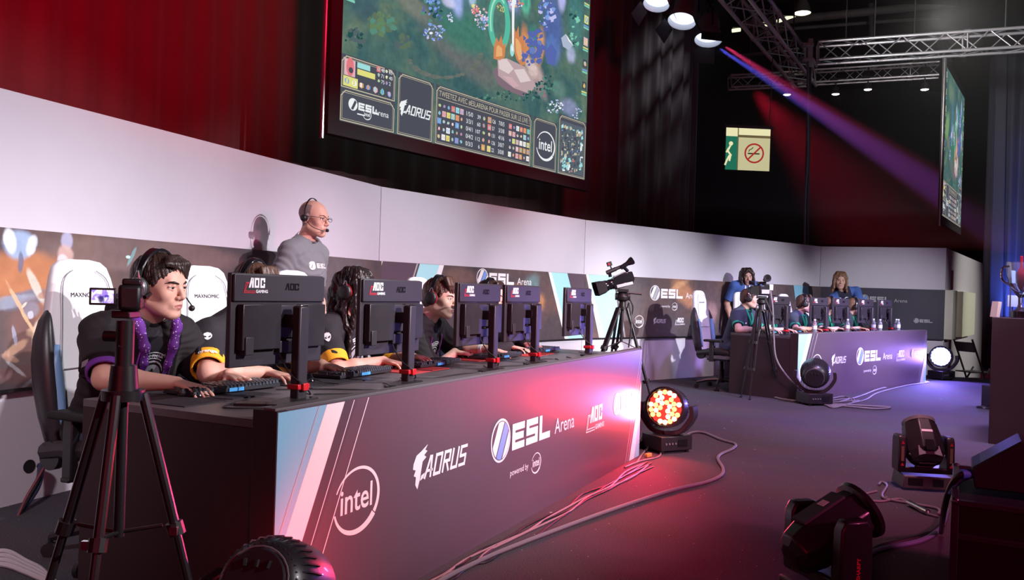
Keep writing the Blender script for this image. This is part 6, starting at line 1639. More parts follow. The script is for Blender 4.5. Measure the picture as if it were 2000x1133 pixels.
def add_torso(B, P, inf=0.0, k=.03):
    S = P['spine']; R = np.array(P['Rt']); g = P['g']
    B.ell(np3(P['hip']), [(.165 + inf) * g, (.120 + inf), (.125 + inf)], R, k)
    B.ell(np3(P['waist']), [(.145 + inf) * g, (.108 + inf), (.17 + inf)], R, .05)
    B.ell(np3(P['chest']), [(.165 + inf) * g, (.112 + inf), (.175 + inf)], R, .05)
    B.caps(np3(P['shR']), np3(P['shL']), .050 + inf, None, .05)
    up = P['neck'] + (P['head'] - P['neck']) * .35
    B.caps(np3(up), np3(P['shR'] + (P['neck'] - P['shR']) * .25), .030 + inf, .042 + inf, .045)
    B.caps(np3(up), np3(P['shL'] + (P['neck'] - P['shL']) * .25), .030 + inf, .042 + inf, .045)
def add_arm(B, P, q, inf=0.0, upto=2.0, k=.02):
    sh, el, wr = P['sh' + q], P['el' + q], P['wr' + q]
    u = min(upto, 1.0); e1 = sh + (el - sh) * u
    if upto < 1: B.caps(np3(sh), np3(sh + (e1 - sh) * .8), .052 + inf, .047 + inf, k + .01); B.cone(np3(sh), np3(e1), .050 + inf, .045 + inf * 1.35, .012)
    else:
        B.caps(np3(sh), np3(el), .052 + inf, .041 + inf, k + .01)
        if upto > 1:
            t = min(1.0, upto - 1); B.caps(np3(el), np3(el + (wr - el) * min(t, .35)), .043 + inf, .044 + inf, k); B.caps(np3(el + (wr - el) * min(t, .35)), np3(el + (wr - el) * t), .044 + inf, (.044 - .018 * t) + inf, k)
def add_legs(B, P, inf=0.0, upto=2.0):
    for q in 'RL':
        h, kn, an = P['hp' + q], P['kn' + q], P['an' + q]
        B.caps(np3(h), np3(kn), .085 + inf, .056 + inf, .03)
        c = kn + (an - kn) * .3
        B.caps(np3(kn), np3(c), .054 + inf, .058 + inf, .02); B.caps(np3(c), np3(an), .058 + inf, .038 + inf * 1.3, .02)

def hair_disp(H, f1=70, amp=.0035, vert=0.0, seed=0.0):
    def fn(P):
        q = H.loc(P); az = np.arctan2(q[..., 0], q[..., 1] + .3 * q[..., 2]); z = q[..., 2]
        w = .35 * np.sin(18 * z + 3 * az + seed) + .2 * np.sin(40 * z + seed * 2 + 5 * az)
        s_ = az * f1 * .25 + w * 3 + .4 * np.sin(31 * q[..., 0] + 23 * q[..., 1])
        return amp * (np.sin(s_ * 2.6 + vert * 30 * z) * .35 + .40 * np.sin(s_ * 5.9 + 1.7) + .30 * np.sin(s_ * 9.1 + 14 * z) + .35 * np.sin(s_ + 9 * z))
    return fn

def make_hair(kind, H, mt, root, vox):
    B = Body(); w, s, R = H.w, H.s, H.Rn
    def E(c, r, k=.015, op='u', Rl=None): B.ell(w(*c), [a * s for a in r], R if Rl is None else R @ Rl, k * s, op)
    def C(a, b, ra, rb=None, k=.015, op='u'): B.caps(w(*a), w(*b), ra * s, (ra if rb is None else rb) * s, k * s, op)
    amp = .0030
    if kind in ('short', 'fringe', 'swept'):
        E((0, -.018, .040), (.080, .101, .083)); E((0, -.055, -.010), (.070, .060, .070))
        E((0, .104, -.022), (.078, .068, .102), .008, 's')
        for q in (-1, 1): C((q * .060, .035, .040), (q * .072, .028, .010), .012, .007, .008); E((q * .092, .0, -.012), (.024, .026, .036), .006, 's')
        if kind == 'fringe':
            for i, (x0, x1, z1) in enumerate(((.052, .046, .082), (.038, .028, .078), (.022, .008, .072), (.006, -.012, .064), (-.010, -.028, .055), (-.024, -.040, .046), (-.038, -.052, .038), (-.050, -.064, .034))):
                C((x0 * .5, .050, .108), (x0, .080 - abs(x0) * .2, .090), .013, .010, .006); C((x0, .080 - abs(x0) * .2, .090), (x1, .094 - abs(x1) * .45, z1), .010, .0035, .004)
        elif kind == 'swept':
            for i in range(7):
                x0 = .05 - i * .017; C((x0 * .6 + .015, .045, .118), (x0, .082 - abs(x0) * .25, .085), .018, .013, .006); C((x0, .082 - abs(x0) * .25, .085), (x0 - .022, .094 - abs(x0 - .022) * .55, .030 + .004 * (i % 3)), .012, .004, .005)
        else:
            for i in range(6): x0 = .05 - i * .02; C((x0 * .8, .050, .104), (x0, .076 - abs(x0) * .2, .082), .017, .012, .008)
        B.clip(-R[:, 2], w(0, 0, -.075))
    elif kind in ('long', 'chin', 'wavy'):
        E((0, -.018, .044), (.088, .108, .090)); L_ = {'long': -.36, 'chin': -.10, 'wavy': -.15}[kind]; wv = .02 if kind != 'chin' else .008
        for q in (-1, 1):
            for j in range(5):
                y0 = .035 - j * .032; x0 = .074 - .004 * j
                pts = [(q * .045, y0 * .6, .105), (q * x0, y0 + .004, .050), (q * (x0 + .010), y0 + (.004 if j else .006), -.03), (q * (x0 + .010 + wv * math.sin(j)), y0 + wv * math.cos(j * 2), -.10)]
                if kind == 'long': pts += [(q * (.080 + wv * math.sin(j * 2)), y0 * .8 + wv, -.18), (q * (.086 - wv * math.sin(j)), y0 + .01, -.27), (q * (.080), y0 * .8 + .03, L_ + .02 * (j % 3))]
                else: pts += [(q * (.078 + wv), y0 + wv * .6, L_ - .015 * (j % 2))]
                n = len(pts)
                for i in range(n - 1): C(pts[i], pts[i + 1], .022 - .010 * i / n, .022 - .010 * (i + 1) / n, .014)
        for j in range(5):
            x0 = -.06 + j * .03
            pts = [(x0, -.09, .06), (x0 * 1.1, -.112, -.02), (x0 * 1.15, -.108, -.10)] + ([(x0 * 1.2, -.112, -.2), (x0 * 1.1, -.105, L_)] if kind == 'long' else [(x0 * 1.1, -.10, L_)])
            for i in range(len(pts) - 1): C(pts[i], pts[i + 1], .026 - .003 * i, .024 - .003 * i, .02)
        E((0, .105, -.024), (.062, .075, .100), .010, 's')
        if kind == 'chin':
            for q in (-1, 1): C((q * .006, .070, .105), (q * .048, .080, .060), .014, .012, .01); C((q * .048, .080, .060), (q * .066, .060, .0), .012, .011, .01)
        amp = .0045
    elif kind == 'buzz':
        return None
    return B.mesh(vox, 'hair', mt, root, disp=hair_disp(H, 70, amp * s, .4 if kind in ('long', 'wavy') else .15, 1.3))

def face_bits(H, root, brow=H_DK, brow_w=1.0, gaze=0.0):
    for q in (-1, 1):
        e = MB(); R = H.R
        c = V(H.w(q * .0315, .0735, .0055)); e.ball(c, .0128 * H.s, 18)
        fr = (H.R @ V((gaze - q * .04, 1, -.06))).normalized(); e.lathe([(.0066 * H.s, .0112 * H.s), (.0058 * H.s, .0124 * H.s), (0, .0131 * H.s)], c, fr, 16, m=M_IRIS)
        o = e.build('eye', M_EYEW, root); o.matrix_parent_inverse = root.matrix_world.inverted()
        b = MB(); pts = [H.w(q * .012, .0915, .0195), H.w(q * .026, .0892, .0240), H.w(q * .040, .0800, .0245), H.w(q * .051, .0660, .0185)]
        b.tube(pts, [.0030 * H.s * brow_w, .0042 * H.s * brow_w, .0036 * H.s * brow_w, .0016 * H.s], 8, smoothing=4)
        o = b.build('eyebrow', brow, root); o.matrix_parent_inverse = root.matrix_world.inverted()

def attach(o, root): o.parent = root; o.matrix_parent_inverse = root.matrix_world.inverted(); return o

def headset(H, label, accent=M_RED, pos='mic_left', thin=False, grey=False):
    r = thing('headset', label, 'headset', Matrix.Translation(H.c), 'headsets worn by the players')
    w = lambda x, y, z: V(H.w(x, y, z)) - H.c
    mt = mat('headset_grey', (.16, .15, .17), .3, metal=.3) if grey else M_BLACK
    band = MB(); rings = []; n = 22; W2 = .017 if not thin else .006
    for i in range(n + 1):
        a = PI * i / n; x = .098 * math.cos(a); z = .004 + .124 * math.sin(a); ww = W2 * (.65 + .5 * math.sin(a)); th = (.008 if not thin else .003) * (.6 + .7 * math.sin(a))
        nx, nz = math.cos(a) * .8, math.sin(a)
        rings.append([w(x + nx * t, -.012 - .012 * math.sin(a) + yy, z + nz * t) for t, yy in ((0, -ww), (th, -ww * .8), (th, ww * .8), (0, ww))])
    band.loft(rings, smooth=False); band.build('headband', M_GLOSS if not thin else M_BLACK, r, bevel=.002)
    for q in (-1, 1):
        if thin and q == -1: 
            MB().cyl(w(q * .082, -.008, .02), w(q * .095, -.008, .02), .014, n=14).build('temple_pad', M_BLACK, r); continue
        rr_ = .024 if thin else .043
        c = MB(); ax = (w(1, 0, 0) - w(0, 0, 0)).normalized() * q; O = w(q * .083, -.010, -.006)
        c.lathe([(0, .0), (rr_ * .9, .0), (rr_, .008), (rr_ * 1.02, .018)], O, ax, 26, m=M_RUBBER); c.lathe([(rr_ * 1.0, .018), (rr_ * .96, .030), (rr_ * .80, .040), (rr_ * .45, .043), (0, .043)], O, ax, 26, m=mt)
        cup = c.build('ear_cup', mt, r, sharp=50)
        if not thin:
            MB().lathe([(rr_ * 1.03, .017), (rr_ * 1.05, .020), (rr_ * 1.03, .023)], O, ax, 26).build('accent_ring', accent, cup)
            MB().tube([w(q * .100, -.030, .010), w(q * .112, -.020, .030), w(q * .108, -.012, .055)], .0025, 6).tube([w(q * .100, .012, .010), w(q * .112, .004, .030), w(q * .108, -.008, .055)], .0025, 6).build('cup_wire', M_ALU, cup)
    sd_ = 1 if pos == 'mic_right' else -1
    MB().tube([w(sd_ * .105, .010, -.020), w(sd_ * .100, .055, -.055), w(sd_ * .065, .105, -.070), w(sd_ * .035, .125, -.066)], .0028, 6, smoothing=5).ball(w(sd_ * .030, .126, -.066), (.013, .013, .013), 14).build('microphone', M_BLACK, r)
    return r

def clothed(name, root, P, inf, vox, mt, arm_to, seed=0, front_open=False, neck_cut=.062, amp=.006, hem=None, fm=None, mats=None):
    B = Body(); add_torso(B, P, inf); add_arm(B, P, 'R', inf * .9, arm_to[0]); add_arm(B, P, 'L', inf * .9, arm_to[1])
    nk = P['neck'] + (P['head'] - P['neck']).normalized() * .075 + P['fwd'] * .012
    B.ell(np3(nk), (neck_cut + .012, neck_cut + .008, .058), np.array(P['Rt']), .012, 's')
    if front_open:
        c = P['chest'] + P['fwd'] * .15 + P['spine'] * .02
        B.ell(np3(c), (.060, .120, .30), np.array(P['Rt']), .012, 's')
    if hem is not None: B.clip(-np3(P['spine']), np3(hem), .004)
    dsp = wrinkle(amp * .55, 78, seed, P['spine'])
    o = B.mesh(vox, name, mats or mt, root, disp=dsp, faceMat=fm, disp_amp=amp)
    return o, B, dsp

def surf_print(B, dsp, O, u, v, d):
    """Pr mapping: flat print laid onto the clothed surface by sliding along d"""
    O, u, v = V(O), V(u).normalized(), V(v).normalized(); dn = V(d).normalized()
    def f(x, z, o):
        p = snap(B, np3(O + u * x + v * z), dn, dsp)[0]; return tuple(V(p) - dn * (.0022 + o))
    return f
def printed(name, B, dsp, root, O, u, v, d, draw, mt):
    mb = MB(); pr = Pr(mb, 0, map=surf_print(B, dsp, O, u, v, d)); draw(pr)
    o = mb.build(name, mt, root); o.matrix_parent_inverse = root.matrix_world.inverted(); return o
def alien(pr):
    pr.poly([(-.020, .022), (-.014, .036), (0, .041), (.014, .036), (.020, .022), (.018, .006), (.008, -.012), (0, -.018), (-.008, -.012), (-.018, .006)], M_WHITE, 0)
    for q in (-1, 1): pr.poly([(q * .003, .004), (q * .008, .001), (q * .014, .008), (q * .015, .016), (q * .008, .012)], F_DARK, 2)
def crest(pr):
    for rr_, m in ((.060, M_WHITE), (.054, F_DARK), (.046, M_LGREY)): pr.disc(0, 0, rr_, rr_ * 1.15, m, {.060: 0, .054: 2, .046: 4}[rr_], 20)
    pr.stroke([(-.02, -.04), (0, .03), (.02, -.04)], .010, F_DARK, 6); pr.text('MILLENIUM', 0, .078, .016, M_WHITE, 0, align='c')
    for k in range(3): pr.arc(.0, -.01, .075 + .012 * k, .088 + .012 * k, 60, 120, .004, .004, M_WHITE, 1, n=10)

def finish_person(root, P, H, sk, st, vox, lower='seated'):
    """body mesh (head, neck, trunk, arms, hands, legs as one surface), trousers, shoes"""
    B = Body(); add_head(B, H, jaw=st.get('jaw', 1.0))
    B.caps(H.w(0, -.022, -.052), np3(P['neck'] + V((0, 0, .0))), .052, .058, .03)
    add_torso(B, P, -.004); add_arm(B, P, 'R'); add_arm(B, P, 'L'); add_legs(B, P)
    for q in 'RL':
        hd = P.get('hand' + q, {}); f = hd.get('f', P['fwd']); n = hd.get('n', V((0, 0, -1)))
        add_hand(B, P['wr' + q], f, n, q == 'R', hd.get('curl', (-.12, .5, .45, .35)), hd.get('s', 1.0), hd.get('jit', 0 if q == 'R' else 1))
        an = P['an' + q]; B.caps(np3(an), np3(an + P['toe'] * .12 - V((0, 0, an.z - .035))), .035, .03, .02)
    hz = st.get('stubble')
    def fm(fc):
        q = H.loc(fc); x, y, z = q[:, 0], q[:, 1], q[:, 2]
        out = np.zeros(len(fc), int)
        lip = (np.abs(x) < .021) & (y > .083) & (z < -.0525 - .38 * np.abs(x)) & (z > -.0745 + .42 * np.abs(x)); out[lip] = 1
        if hz == 'buzz': out[(z > -.055) & (z < .085 - .5 * np.maximum(y, -.04)) & (y < .030) & (y < .012 - (z < -.01) * .03) & (z + .8 * np.maximum(0, -y - .05) < .085)] = 2
        if hz == 'beard': out[(((z < -.035 - .25 * (y > .07)) & (y > -.01) & (z > -.125)) | ((np.abs(x) > .045) & (z < .0) & (z > -.11) & (y > .0))) & ~lip & (np.abs(q).max(1) < .14)] = 2
        return out
    o = B.mesh(vox, 'body', [sk, M_LIP, st.get('stubm', M_STUB)], root, faceMat=fm)
    face_bits(H, root, st.get('brow', H_DK), st.get('bw', 1.0))
    if st.get('hair'): make_hair(st['hair'], H, st['hairm'], root, max(vox * .9, .003))
    T = Body(); add_legs(T, P, .014); T.ell(np3(P['hip']), (.172 * P['g'], .128, .115), np.array(P['Rt']), .03)
    for q in 'RL': T.clip(V((0, 0, -1)), V((0, 0, .09)))
    T.mesh(.008, 'trousers', st.get('trm', F_JEAN), root, disp=wrinkle(.006, 30, 2.0, (0, 0, 1)), disp_amp=.006)
    for q in 'RL':
        an = P['an' + q]; S = Body(); t = P['toe']; b0 = V((an.x, an.y, .045)); S.caps(np3(b0 - t * .03), np3(b0 + t * .14 - V((0, 0, .008))), .048, .036, .02); S.caps(np3(an), np3(b0), .044, .050, .02); S.clip(V((0, 0, -1)), V((0, 0, .004))); S.clip(V((0, 0, 1)), V((0, 0, .12)))
        S.mesh(.008, 'shoe', M_SHOE, root)
    return B

def seated(Md, a, b, spec):
    """joints of someone sitting at a desk: a along, b back from the printed front"""
    W = lambda p: Md @ V(p); f = -(Md.to_3x3() @ V((0, 1, 0))); rt = -(Md.to_3x3() @ V((1, 0, 0)))
    hd = V(spec['head']); hipb = spec.get('hipb', .22); P = {}
    hip = V((hd.x + spec.get('hipa', 0), hd.y + hipb, .565)); neck = V((hd.x + spec.get('na', 0), hd.y + spec.get('nb', .065), hd.z - .155))
    P['hip'] = W(hip); P['neck'] = W(neck); P['head'] = W(hd); sp = (P['neck'] - P['hip']).normalized(); P['spine'] = sp; P['fwd'] = f
    tw = spec.get('twist', 0.0); rt2 = Matrix.Rotation(tw, 3, 'Z') @ rt; rt2 = (rt2 - sp * rt2.dot(sp)).normalized(); f2 = sp.cross(rt2).normalized(); P['fwd'] = f2
    P['Rt'] = Matrix((rt2, f2, sp)).transposed(); P['g'] = spec.get('g', 1.0)
    L_ = (P['neck'] - P['hip']).length
    P['waist'] = P['hip'] + sp * L_ * .33 - f2 * .0; P['chest'] = P['hip'] + sp * L_ * .66 + f2 * .005
    sw = spec.get('sw', .165); P['shR'] = P['neck'] - sp * .055 + rt2 * sw + f2 * .012; P['shL'] = P['neck'] - sp * .055 - rt2 * sw + f2 * .012
    for q, sg in (('R', 1), ('L', -1)):
        wr = W(spec['wr' + q]); P['wr' + q] = wr; pole = rt2 * sg * spec.get('out' + q, .6) - V((0, 0, 1)) * spec.get('down' + q, .6) - f2 * .35
        P['el' + q] = ik(P['sh' + q], wr, pole, .285, .255)
        P['wr' + q] = P['el' + q] + (wr - P['el' + q]).normalized() * .255 if (wr - P['el' + q]).length > .256 else wr
        P['hand' + q] = dict(f=(f + rt * spec.get('hy' + q, 0) + V((0, 0, spec.get('hz' + q, -.10)))), n=V((0, 0, -1)), curl=spec.get('curl' + q, (-.12, .5, .45, .35)))
        P['hp' + q] = P['hip'] + rt * sg * .09 + f * .02 - V((0, 0, .02)); P['kn' + q] = P['hip'] + rt * sg * .15 + f * .43 - V((0, 0, .03)); P['an' + q] = V((P['kn' + q].x, P['kn' + q].y, .085)) + f * .02
    P['toe'] = f
    return P

def standing(foot, f, height, spec):
    P = {}; f = V(f).normalized(); z = V((0, 0, 1)); rt = f.cross(z).normalized(); k = height / 1.80; ft = V(foot)
    P['fwd'] = f; P['toe'] = f; P['g'] = spec.get('g', 1.0)
    P['hip'] = ft + z * .95 * k + spec.get('hipo', V((0, 0, 0))); P['neck'] = ft + z * 1.475 * k + spec.get('necko', V((0, 0, 0))); P['head'] = ft + z * 1.665 * k + f * .03 + spec.get('heado', V((0, 0, 0)))
    sp = (P['neck'] - P['hip']).normalized(); P['spine'] = sp; f2 = (f - sp * f.dot(sp)).normalized(); r2 = f2.cross(sp).normalized(); P['Rt'] = Matrix((r2, f2, sp)).transposed()
    L_ = (P['neck'] - P['hip']).length; P['waist'] = P['hip'] + sp * L_ * .30; P['chest'] = P['hip'] + sp * L_ * .66
    for q, sg in (('R', 1), ('L', -1)):
        P['sh' + q] = P['neck'] - sp * .060 + r2 * sg * .178 * spec.get('sw', 1.0)
        wr = spec.get('wr' + q) or (P['sh' + q] - z * .50 * k + rt * sg * .06 + f * .06)
        P['el' + q] = ik(P['sh' + q], wr, -f + rt * sg * .5, .29, .26); P['wr' + q] = P['el' + q] + (wr - P['el' + q]).normalized() * .26
        P['hand' + q] = dict(f=spec.get('hf' + q, V((0, 0, -1)) + f * .15), n=spec.get('hn' + q, -rt * sg), curl=(.1, .3, .3, .25))
        P['hp' + q] = P['hip'] + rt * sg * .09 - z * .04; P['kn' + q] = V((ft.x, ft.y, .50 * k)) + rt * sg * .10 + f * .02; P['an' + q] = V((ft.x, ft.y, .085)) + rt * sg * .11 - f * .02
    return P

def person_root(label, at_): return thing('person', label, 'person', Matrix.Translation(V((at_.x, at_.y, 0))))

def neck_band(root, P, r, mt, name='collar', n0=0.0):
    c = P['neck'] + (P['head'] - P['neck']).normalized() * .040 + P['fwd'] * .006; mb = MB(); R = P['Rt']; pts = []
    for i in range(25):
        a = 2 * PI * i / 24; pts.append(c + R @ V((.068 * math.cos(a), .062 * math.sin(a), -.012 * math.sin(a) - .004)))
    mb.tube(pts, r, 8); return attach(mb.build(name, mt, root), root)

def cuff(root, P, q, t0, t1, inf, mt, name='cuff', flare=1.0):
    sh, el = P['sh' + q], P['el' + q]; B = Body(); a, b = sh + (el - sh) * t0, sh + (el - sh) * t1
    B.cone(np3(a), np3(b), .047 + inf, .045 + inf * flare, .004); B.cone(np3(a - (b - a) * .3), np3(b + (b - a) * .3), .047 + inf - .011, .045 + inf * flare - .010, .002, 's')
    return B.mesh(.004, name, mt, root, disp=wrinkle(.0014, 60, 1.0, (el - sh)), disp_amp=.003)

# ---- player 1, the young man in the dark hoodie with purple lining
def cast_near():
    # 1
    P = seated(Md1, 0, 0, dict(head=(.43, 1.015, 1.170), wrR=(.285, .745, .800), wrL=(.60, .790, .805), outR=1.0, downR=.35, outL=.6, downL=.7, twist=-.12, hipb=.26, nb=.085,
        hyR=.0, hyL=.25, curlR=(.05, .35, .30, .25), curlL=(-.10, .55, .5, .3), sw=.175, g=1.04))
    H = HeadF(P['head'], (.950, -.31, -.11), .03, 1.12); r = person_root('young man in a dark hoodie with purple collar, hand on the mouse', P['hip'])
    Bb = finish_person(r, P, H, SK_A, dict(hair='fringe', hairm=H_DK, brow=H_DK, bw=1.15, jaw=1.08), .0032)
    to_, tB, tD = clothed('t_shirt', r, P, .014, .006, F_CHAR, (.5, .5), 1.0, amp=.004)
    cl = [F_DARK]
    o, B, d = clothed('hoodie', r, P, .034, .005, F_DARK, (.78, .78), 3.0, front_open=True, neck_cut=.080, amp=.016)
    for q in 'RL': cuff(r, P, q, .74, .90, .020, F_PURP, 'purple_cuff')
    # hood lining around the neck and down the chest
    R = P['Rt']; c = P['neck'] + P['spine'] * .030
    L_ = Body(); n0 = P['neck']; hp_ = [(.050, .152, -.185), (.056, .150, -.120), (.066, .138, -.050), (.088, .092, .022), (.098, .014, .070), (.082, -.062, .086), (.045, -.100, .090)]
    pts = [np3(n0 + R @ V(q_)) for q_ in hp_] + [np3(n0 + R @ V((0, -.110, .092)))] + [np3(n0 + R @ V((-q_[0], q_[1], q_[2]))) for q_ in reversed(hp_)]
    L_.chain(pts, [.006, .013, .018, .021, .022, .023, .024, .025, .024, .023, .022, .021, .018, .013, .006], .02)
    L_.mesh(.0045, 'hood_lining', F_LIN, r, disp=wrinkle(.004, 50, 4.0, P['spine']), disp_amp=.004)
    Hd = Body(); Hd.ell(np3(c - P['fwd'] * .105 - P['spine'] * .02), (.115, .060, .095), np.array(R), .03); Hd.mesh(.006, 'hood', F_DARK, r, disp=wrinkle(.008, 30, 7.0, P['spine']), disp_amp=.008)
    # piping along the opening
    for sg in (-1, 1):
        base = [P['chest'] + R @ V((sg * x, .30, z)) for x, z in ((.070, .12), (.078, .04), (.080, -.06), (.078, -.16), (.076, -.24))]
        pts = snap(B, [np3(p) for p in base], -P['fwd'], d); mb = MB(); mb.tube([V(p) + P['fwd'] * .001 for p in pts], .0038, 6, smoothing=4); attach(mb.build('piping', F_PIPE, r), r)
    printed('chest_print', tB, tD, r, P['chest'] + P['fwd'] * .3 - P['spine'] * .02, P['Rt'] @ V((-1, 0, 0)), P['spine'], -P['fwd'], crest, M_LGREY)
    sv = (P['elR'] - P['shR']).normalized(); out = P['Rt'] @ V((1, .25, 0))
    printed('sleeve_mark', B, d, r, P['shR'] + (P['elR'] - P['shR']) * .60 + out * .2, (-sv).cross(-out).normalized(), -sv, -out, lambda pr: (pr.poly([(-.024, 0), (.0, .012), (.026, .004), (.004, -.006)], M_LGREY, 0), pr.poly([(-.020, -.012), (.02, -.006), (.006, -.014)], M_LGREY, 0)), M_LGREY)
    headset(H, 'black over-ear headset on the young man in the purple-lined hoodie', M_GREY, 'mic_left', grey=True)
    # 2
    P = seated(Md1, 0, 0, dict(head=(.965, 1.0, 1.165), wrR=(.82, .775, .80), wrL=(1.20, .775, .81), outR=1.5, downR=.35, hipb=.24, nb=.08, na=-.02, hyL=.15, sw=.175))
    H = HeadF(P['head'], (.93, -.30, -.22), .02, 1.04); r = person_root('player in black jersey with orange cuffs, face hidden by the nearest monitor', P['hip'])
    finish_person(r, P, H, SK_A, dict(hair='short', hairm=H_BR, brow=H_BR), .004)
    o, B, d = clothed('jersey', r, P, .022, .006, F_CHAR, (.80, .80), 5.0, amp=.012)
    for q in 'RL':
        cuff(r, P, q, .66, .90, .026, F_ORNG, 'orange_cuff')
    sv = (P['elR'] - P['shR']).normalized(); out = V((0, 0, CZ)) - P['shR']; out = (out - sv * out.dot(sv)).normalized(); u = (-out).cross(-sv).normalized()
    printed('sleeve_emblem', B, d, r, P['shR'] + (P['elR'] - P['shR']) * .42 + out * .25, u, -sv, -out, alien, M_WHITE)
    Bc = Body(); Bc.cone(np3(P['shR'] + (P['elR'] - P['shR']) * .5), np3(P['elR']), .076, .074)
    printed('cuff_word', Bc, None, r, P['shR'] + (P['elR'] - P['shR']) * .79 + out * .25, u, -sv, -out, lambda pr: pr.text('orange', 0, -.008, .020, M_WHITE, 0, bold=.03, align='c'), M_WHITE)
    headset(H, 'black headset on the player behind the nearest monitor', M_GREY, 'mic_left')
    # 3 long dark hair
    P = seated(Md1, 0, 0, dict(head=(1.75, .98, 1.165), wrR=(1.68, .745, .80), wrL=(1.98, .765, .81), outR=.8, downR=.5, hipb=.24, nb=.07, sw=.17, hyL=.15, g=.96))
    H = HeadF(P['head'], (.92, -.38, -.12), .0, 1.02); r = person_root('player with very long dark hair in a black jersey at the second monitor', P['hip'])
    finish_person(r, P, H, SK_A, dict(hair='long', hairm=H_BK, brow=H_BK), .0045)
    o, B, d = clothed('jersey', r, P, .020, .006, F_CHAR, (.78, .78), 8.0, amp=.012)
    for q in 'RL': cuff(r, P, q, .66, .88, .026, F_ORNG, 'orange_cuff')
    sv = (P['elR'] - P['shR']).normalized(); out = V((0, 0, CZ)) - P['shR']; out = (out - sv * out.dot(sv)).normalized(); u = (-out).cross(-sv).normalized()
    printed('sleeve_emblem', B, d, r, P['shR'] + (P['elR'] - P['shR']) * .42 + out * .25, u, -sv, -out, alien, M_WHITE)
    printed('chest_print', B, d, r, P['chest'] + P['fwd'] * .3 - P['spine'] * .0, P['Rt'] @ V((-1, 0, 0)), P['spine'], -P['fwd'], crest, M_LGREY)
    headset(H, 'black headset with red rings over the very long dark hair', M_RED, 'mic_left')
    # 4 profile
    P = seated(Md1, 0, 0, dict(head=(2.52, .90, 1.135), wrR=(2.58, .815, .795), wrL=(2.86, .720, .805), outR=.9, downR=.5, hipb=.30, nb=.09, na=-.02, sw=.165, twist=.1, curlR=(.05, .35, .30, .25), hyR=-.2, g=.95))
    H = HeadF(P['head'], (.925, -.37, -.12), -.04, 1.06); r = person_root('brown-haired young man in profile leaning forward between the monitors', P['hip'])
    finish_person(r, P, H, SK_C, dict(hair='swept', hairm=H_BR, brow=H_BR), .0045)
    to_, tB, tD = clothed('t_shirt', r, P, .014, .006, F_CHAR, (.5, .5), 2.0, amp=.003)
    o, B, d = clothed('jacket', r, P, .028, .006, F_DARK, (.82, .82), 9.0, front_open=True, neck_cut=.075, amp=.014)
    printed('chest_print', tB, tD, r, P['chest'] + P['fwd'] * .3 - P['spine'] * .02, P['Rt'] @ V((-1, 0, 0)), P['spine'], -P['fwd'], crest, M_LGREY)
    for sg in (-1, 1):
        base = [P['chest'] + P['Rt'] @ V((sg * x, .30, z)) for x, z in ((.070, .12), (.078, .04), (.080, -.06), (.078, -.16), (.076, -.24))]
        pts = snap(B, [np3(p) for p in base], -P['fwd'], d); mb = MB(); mb.tube([V(p) + P['fwd'] * .001 for p in pts], .0035, 6, smoothing=4); attach(mb.build('piping', F_PIPE, r), r)
    wb = P['elL'] + (P['wrL'] - P['elL']) * .80; dv = (P['wrL'] - P['elL']).normalized(); attach(MB().cyl(wb - dv * .012, wb + dv * .012, .036, .034, n=18).build('wristband', M_WHITE, r), r)
    headset(H, 'black and red headset on the profile player', M_RED, 'mic_left')
    # 5
    P = seated(Md1, 0, 0, dict(head=(3.40, .99, 1.145), wrR=(3.24, .745, .80), wrL=(3.52, .765, .81), hipb=.24, nb=.07))
    H = HeadF(P['head'], (.93, -.35, -.15), 0, 1.02); r = person_root('last near player, only dark hair and headset band showing over the monitors', P['hip'])
    finish_person(r, P, H, SK_A, dict(hair='short', hairm=H_DK, brow=H_DK), .0055)
    clothed('jersey', r, P, .022, .007, F_CHAR, (1.95, 1.95), 6.0, amp=.006)
    headset(H, 'headset on the last near player behind the monitors', M_GREY, 'mic_left')

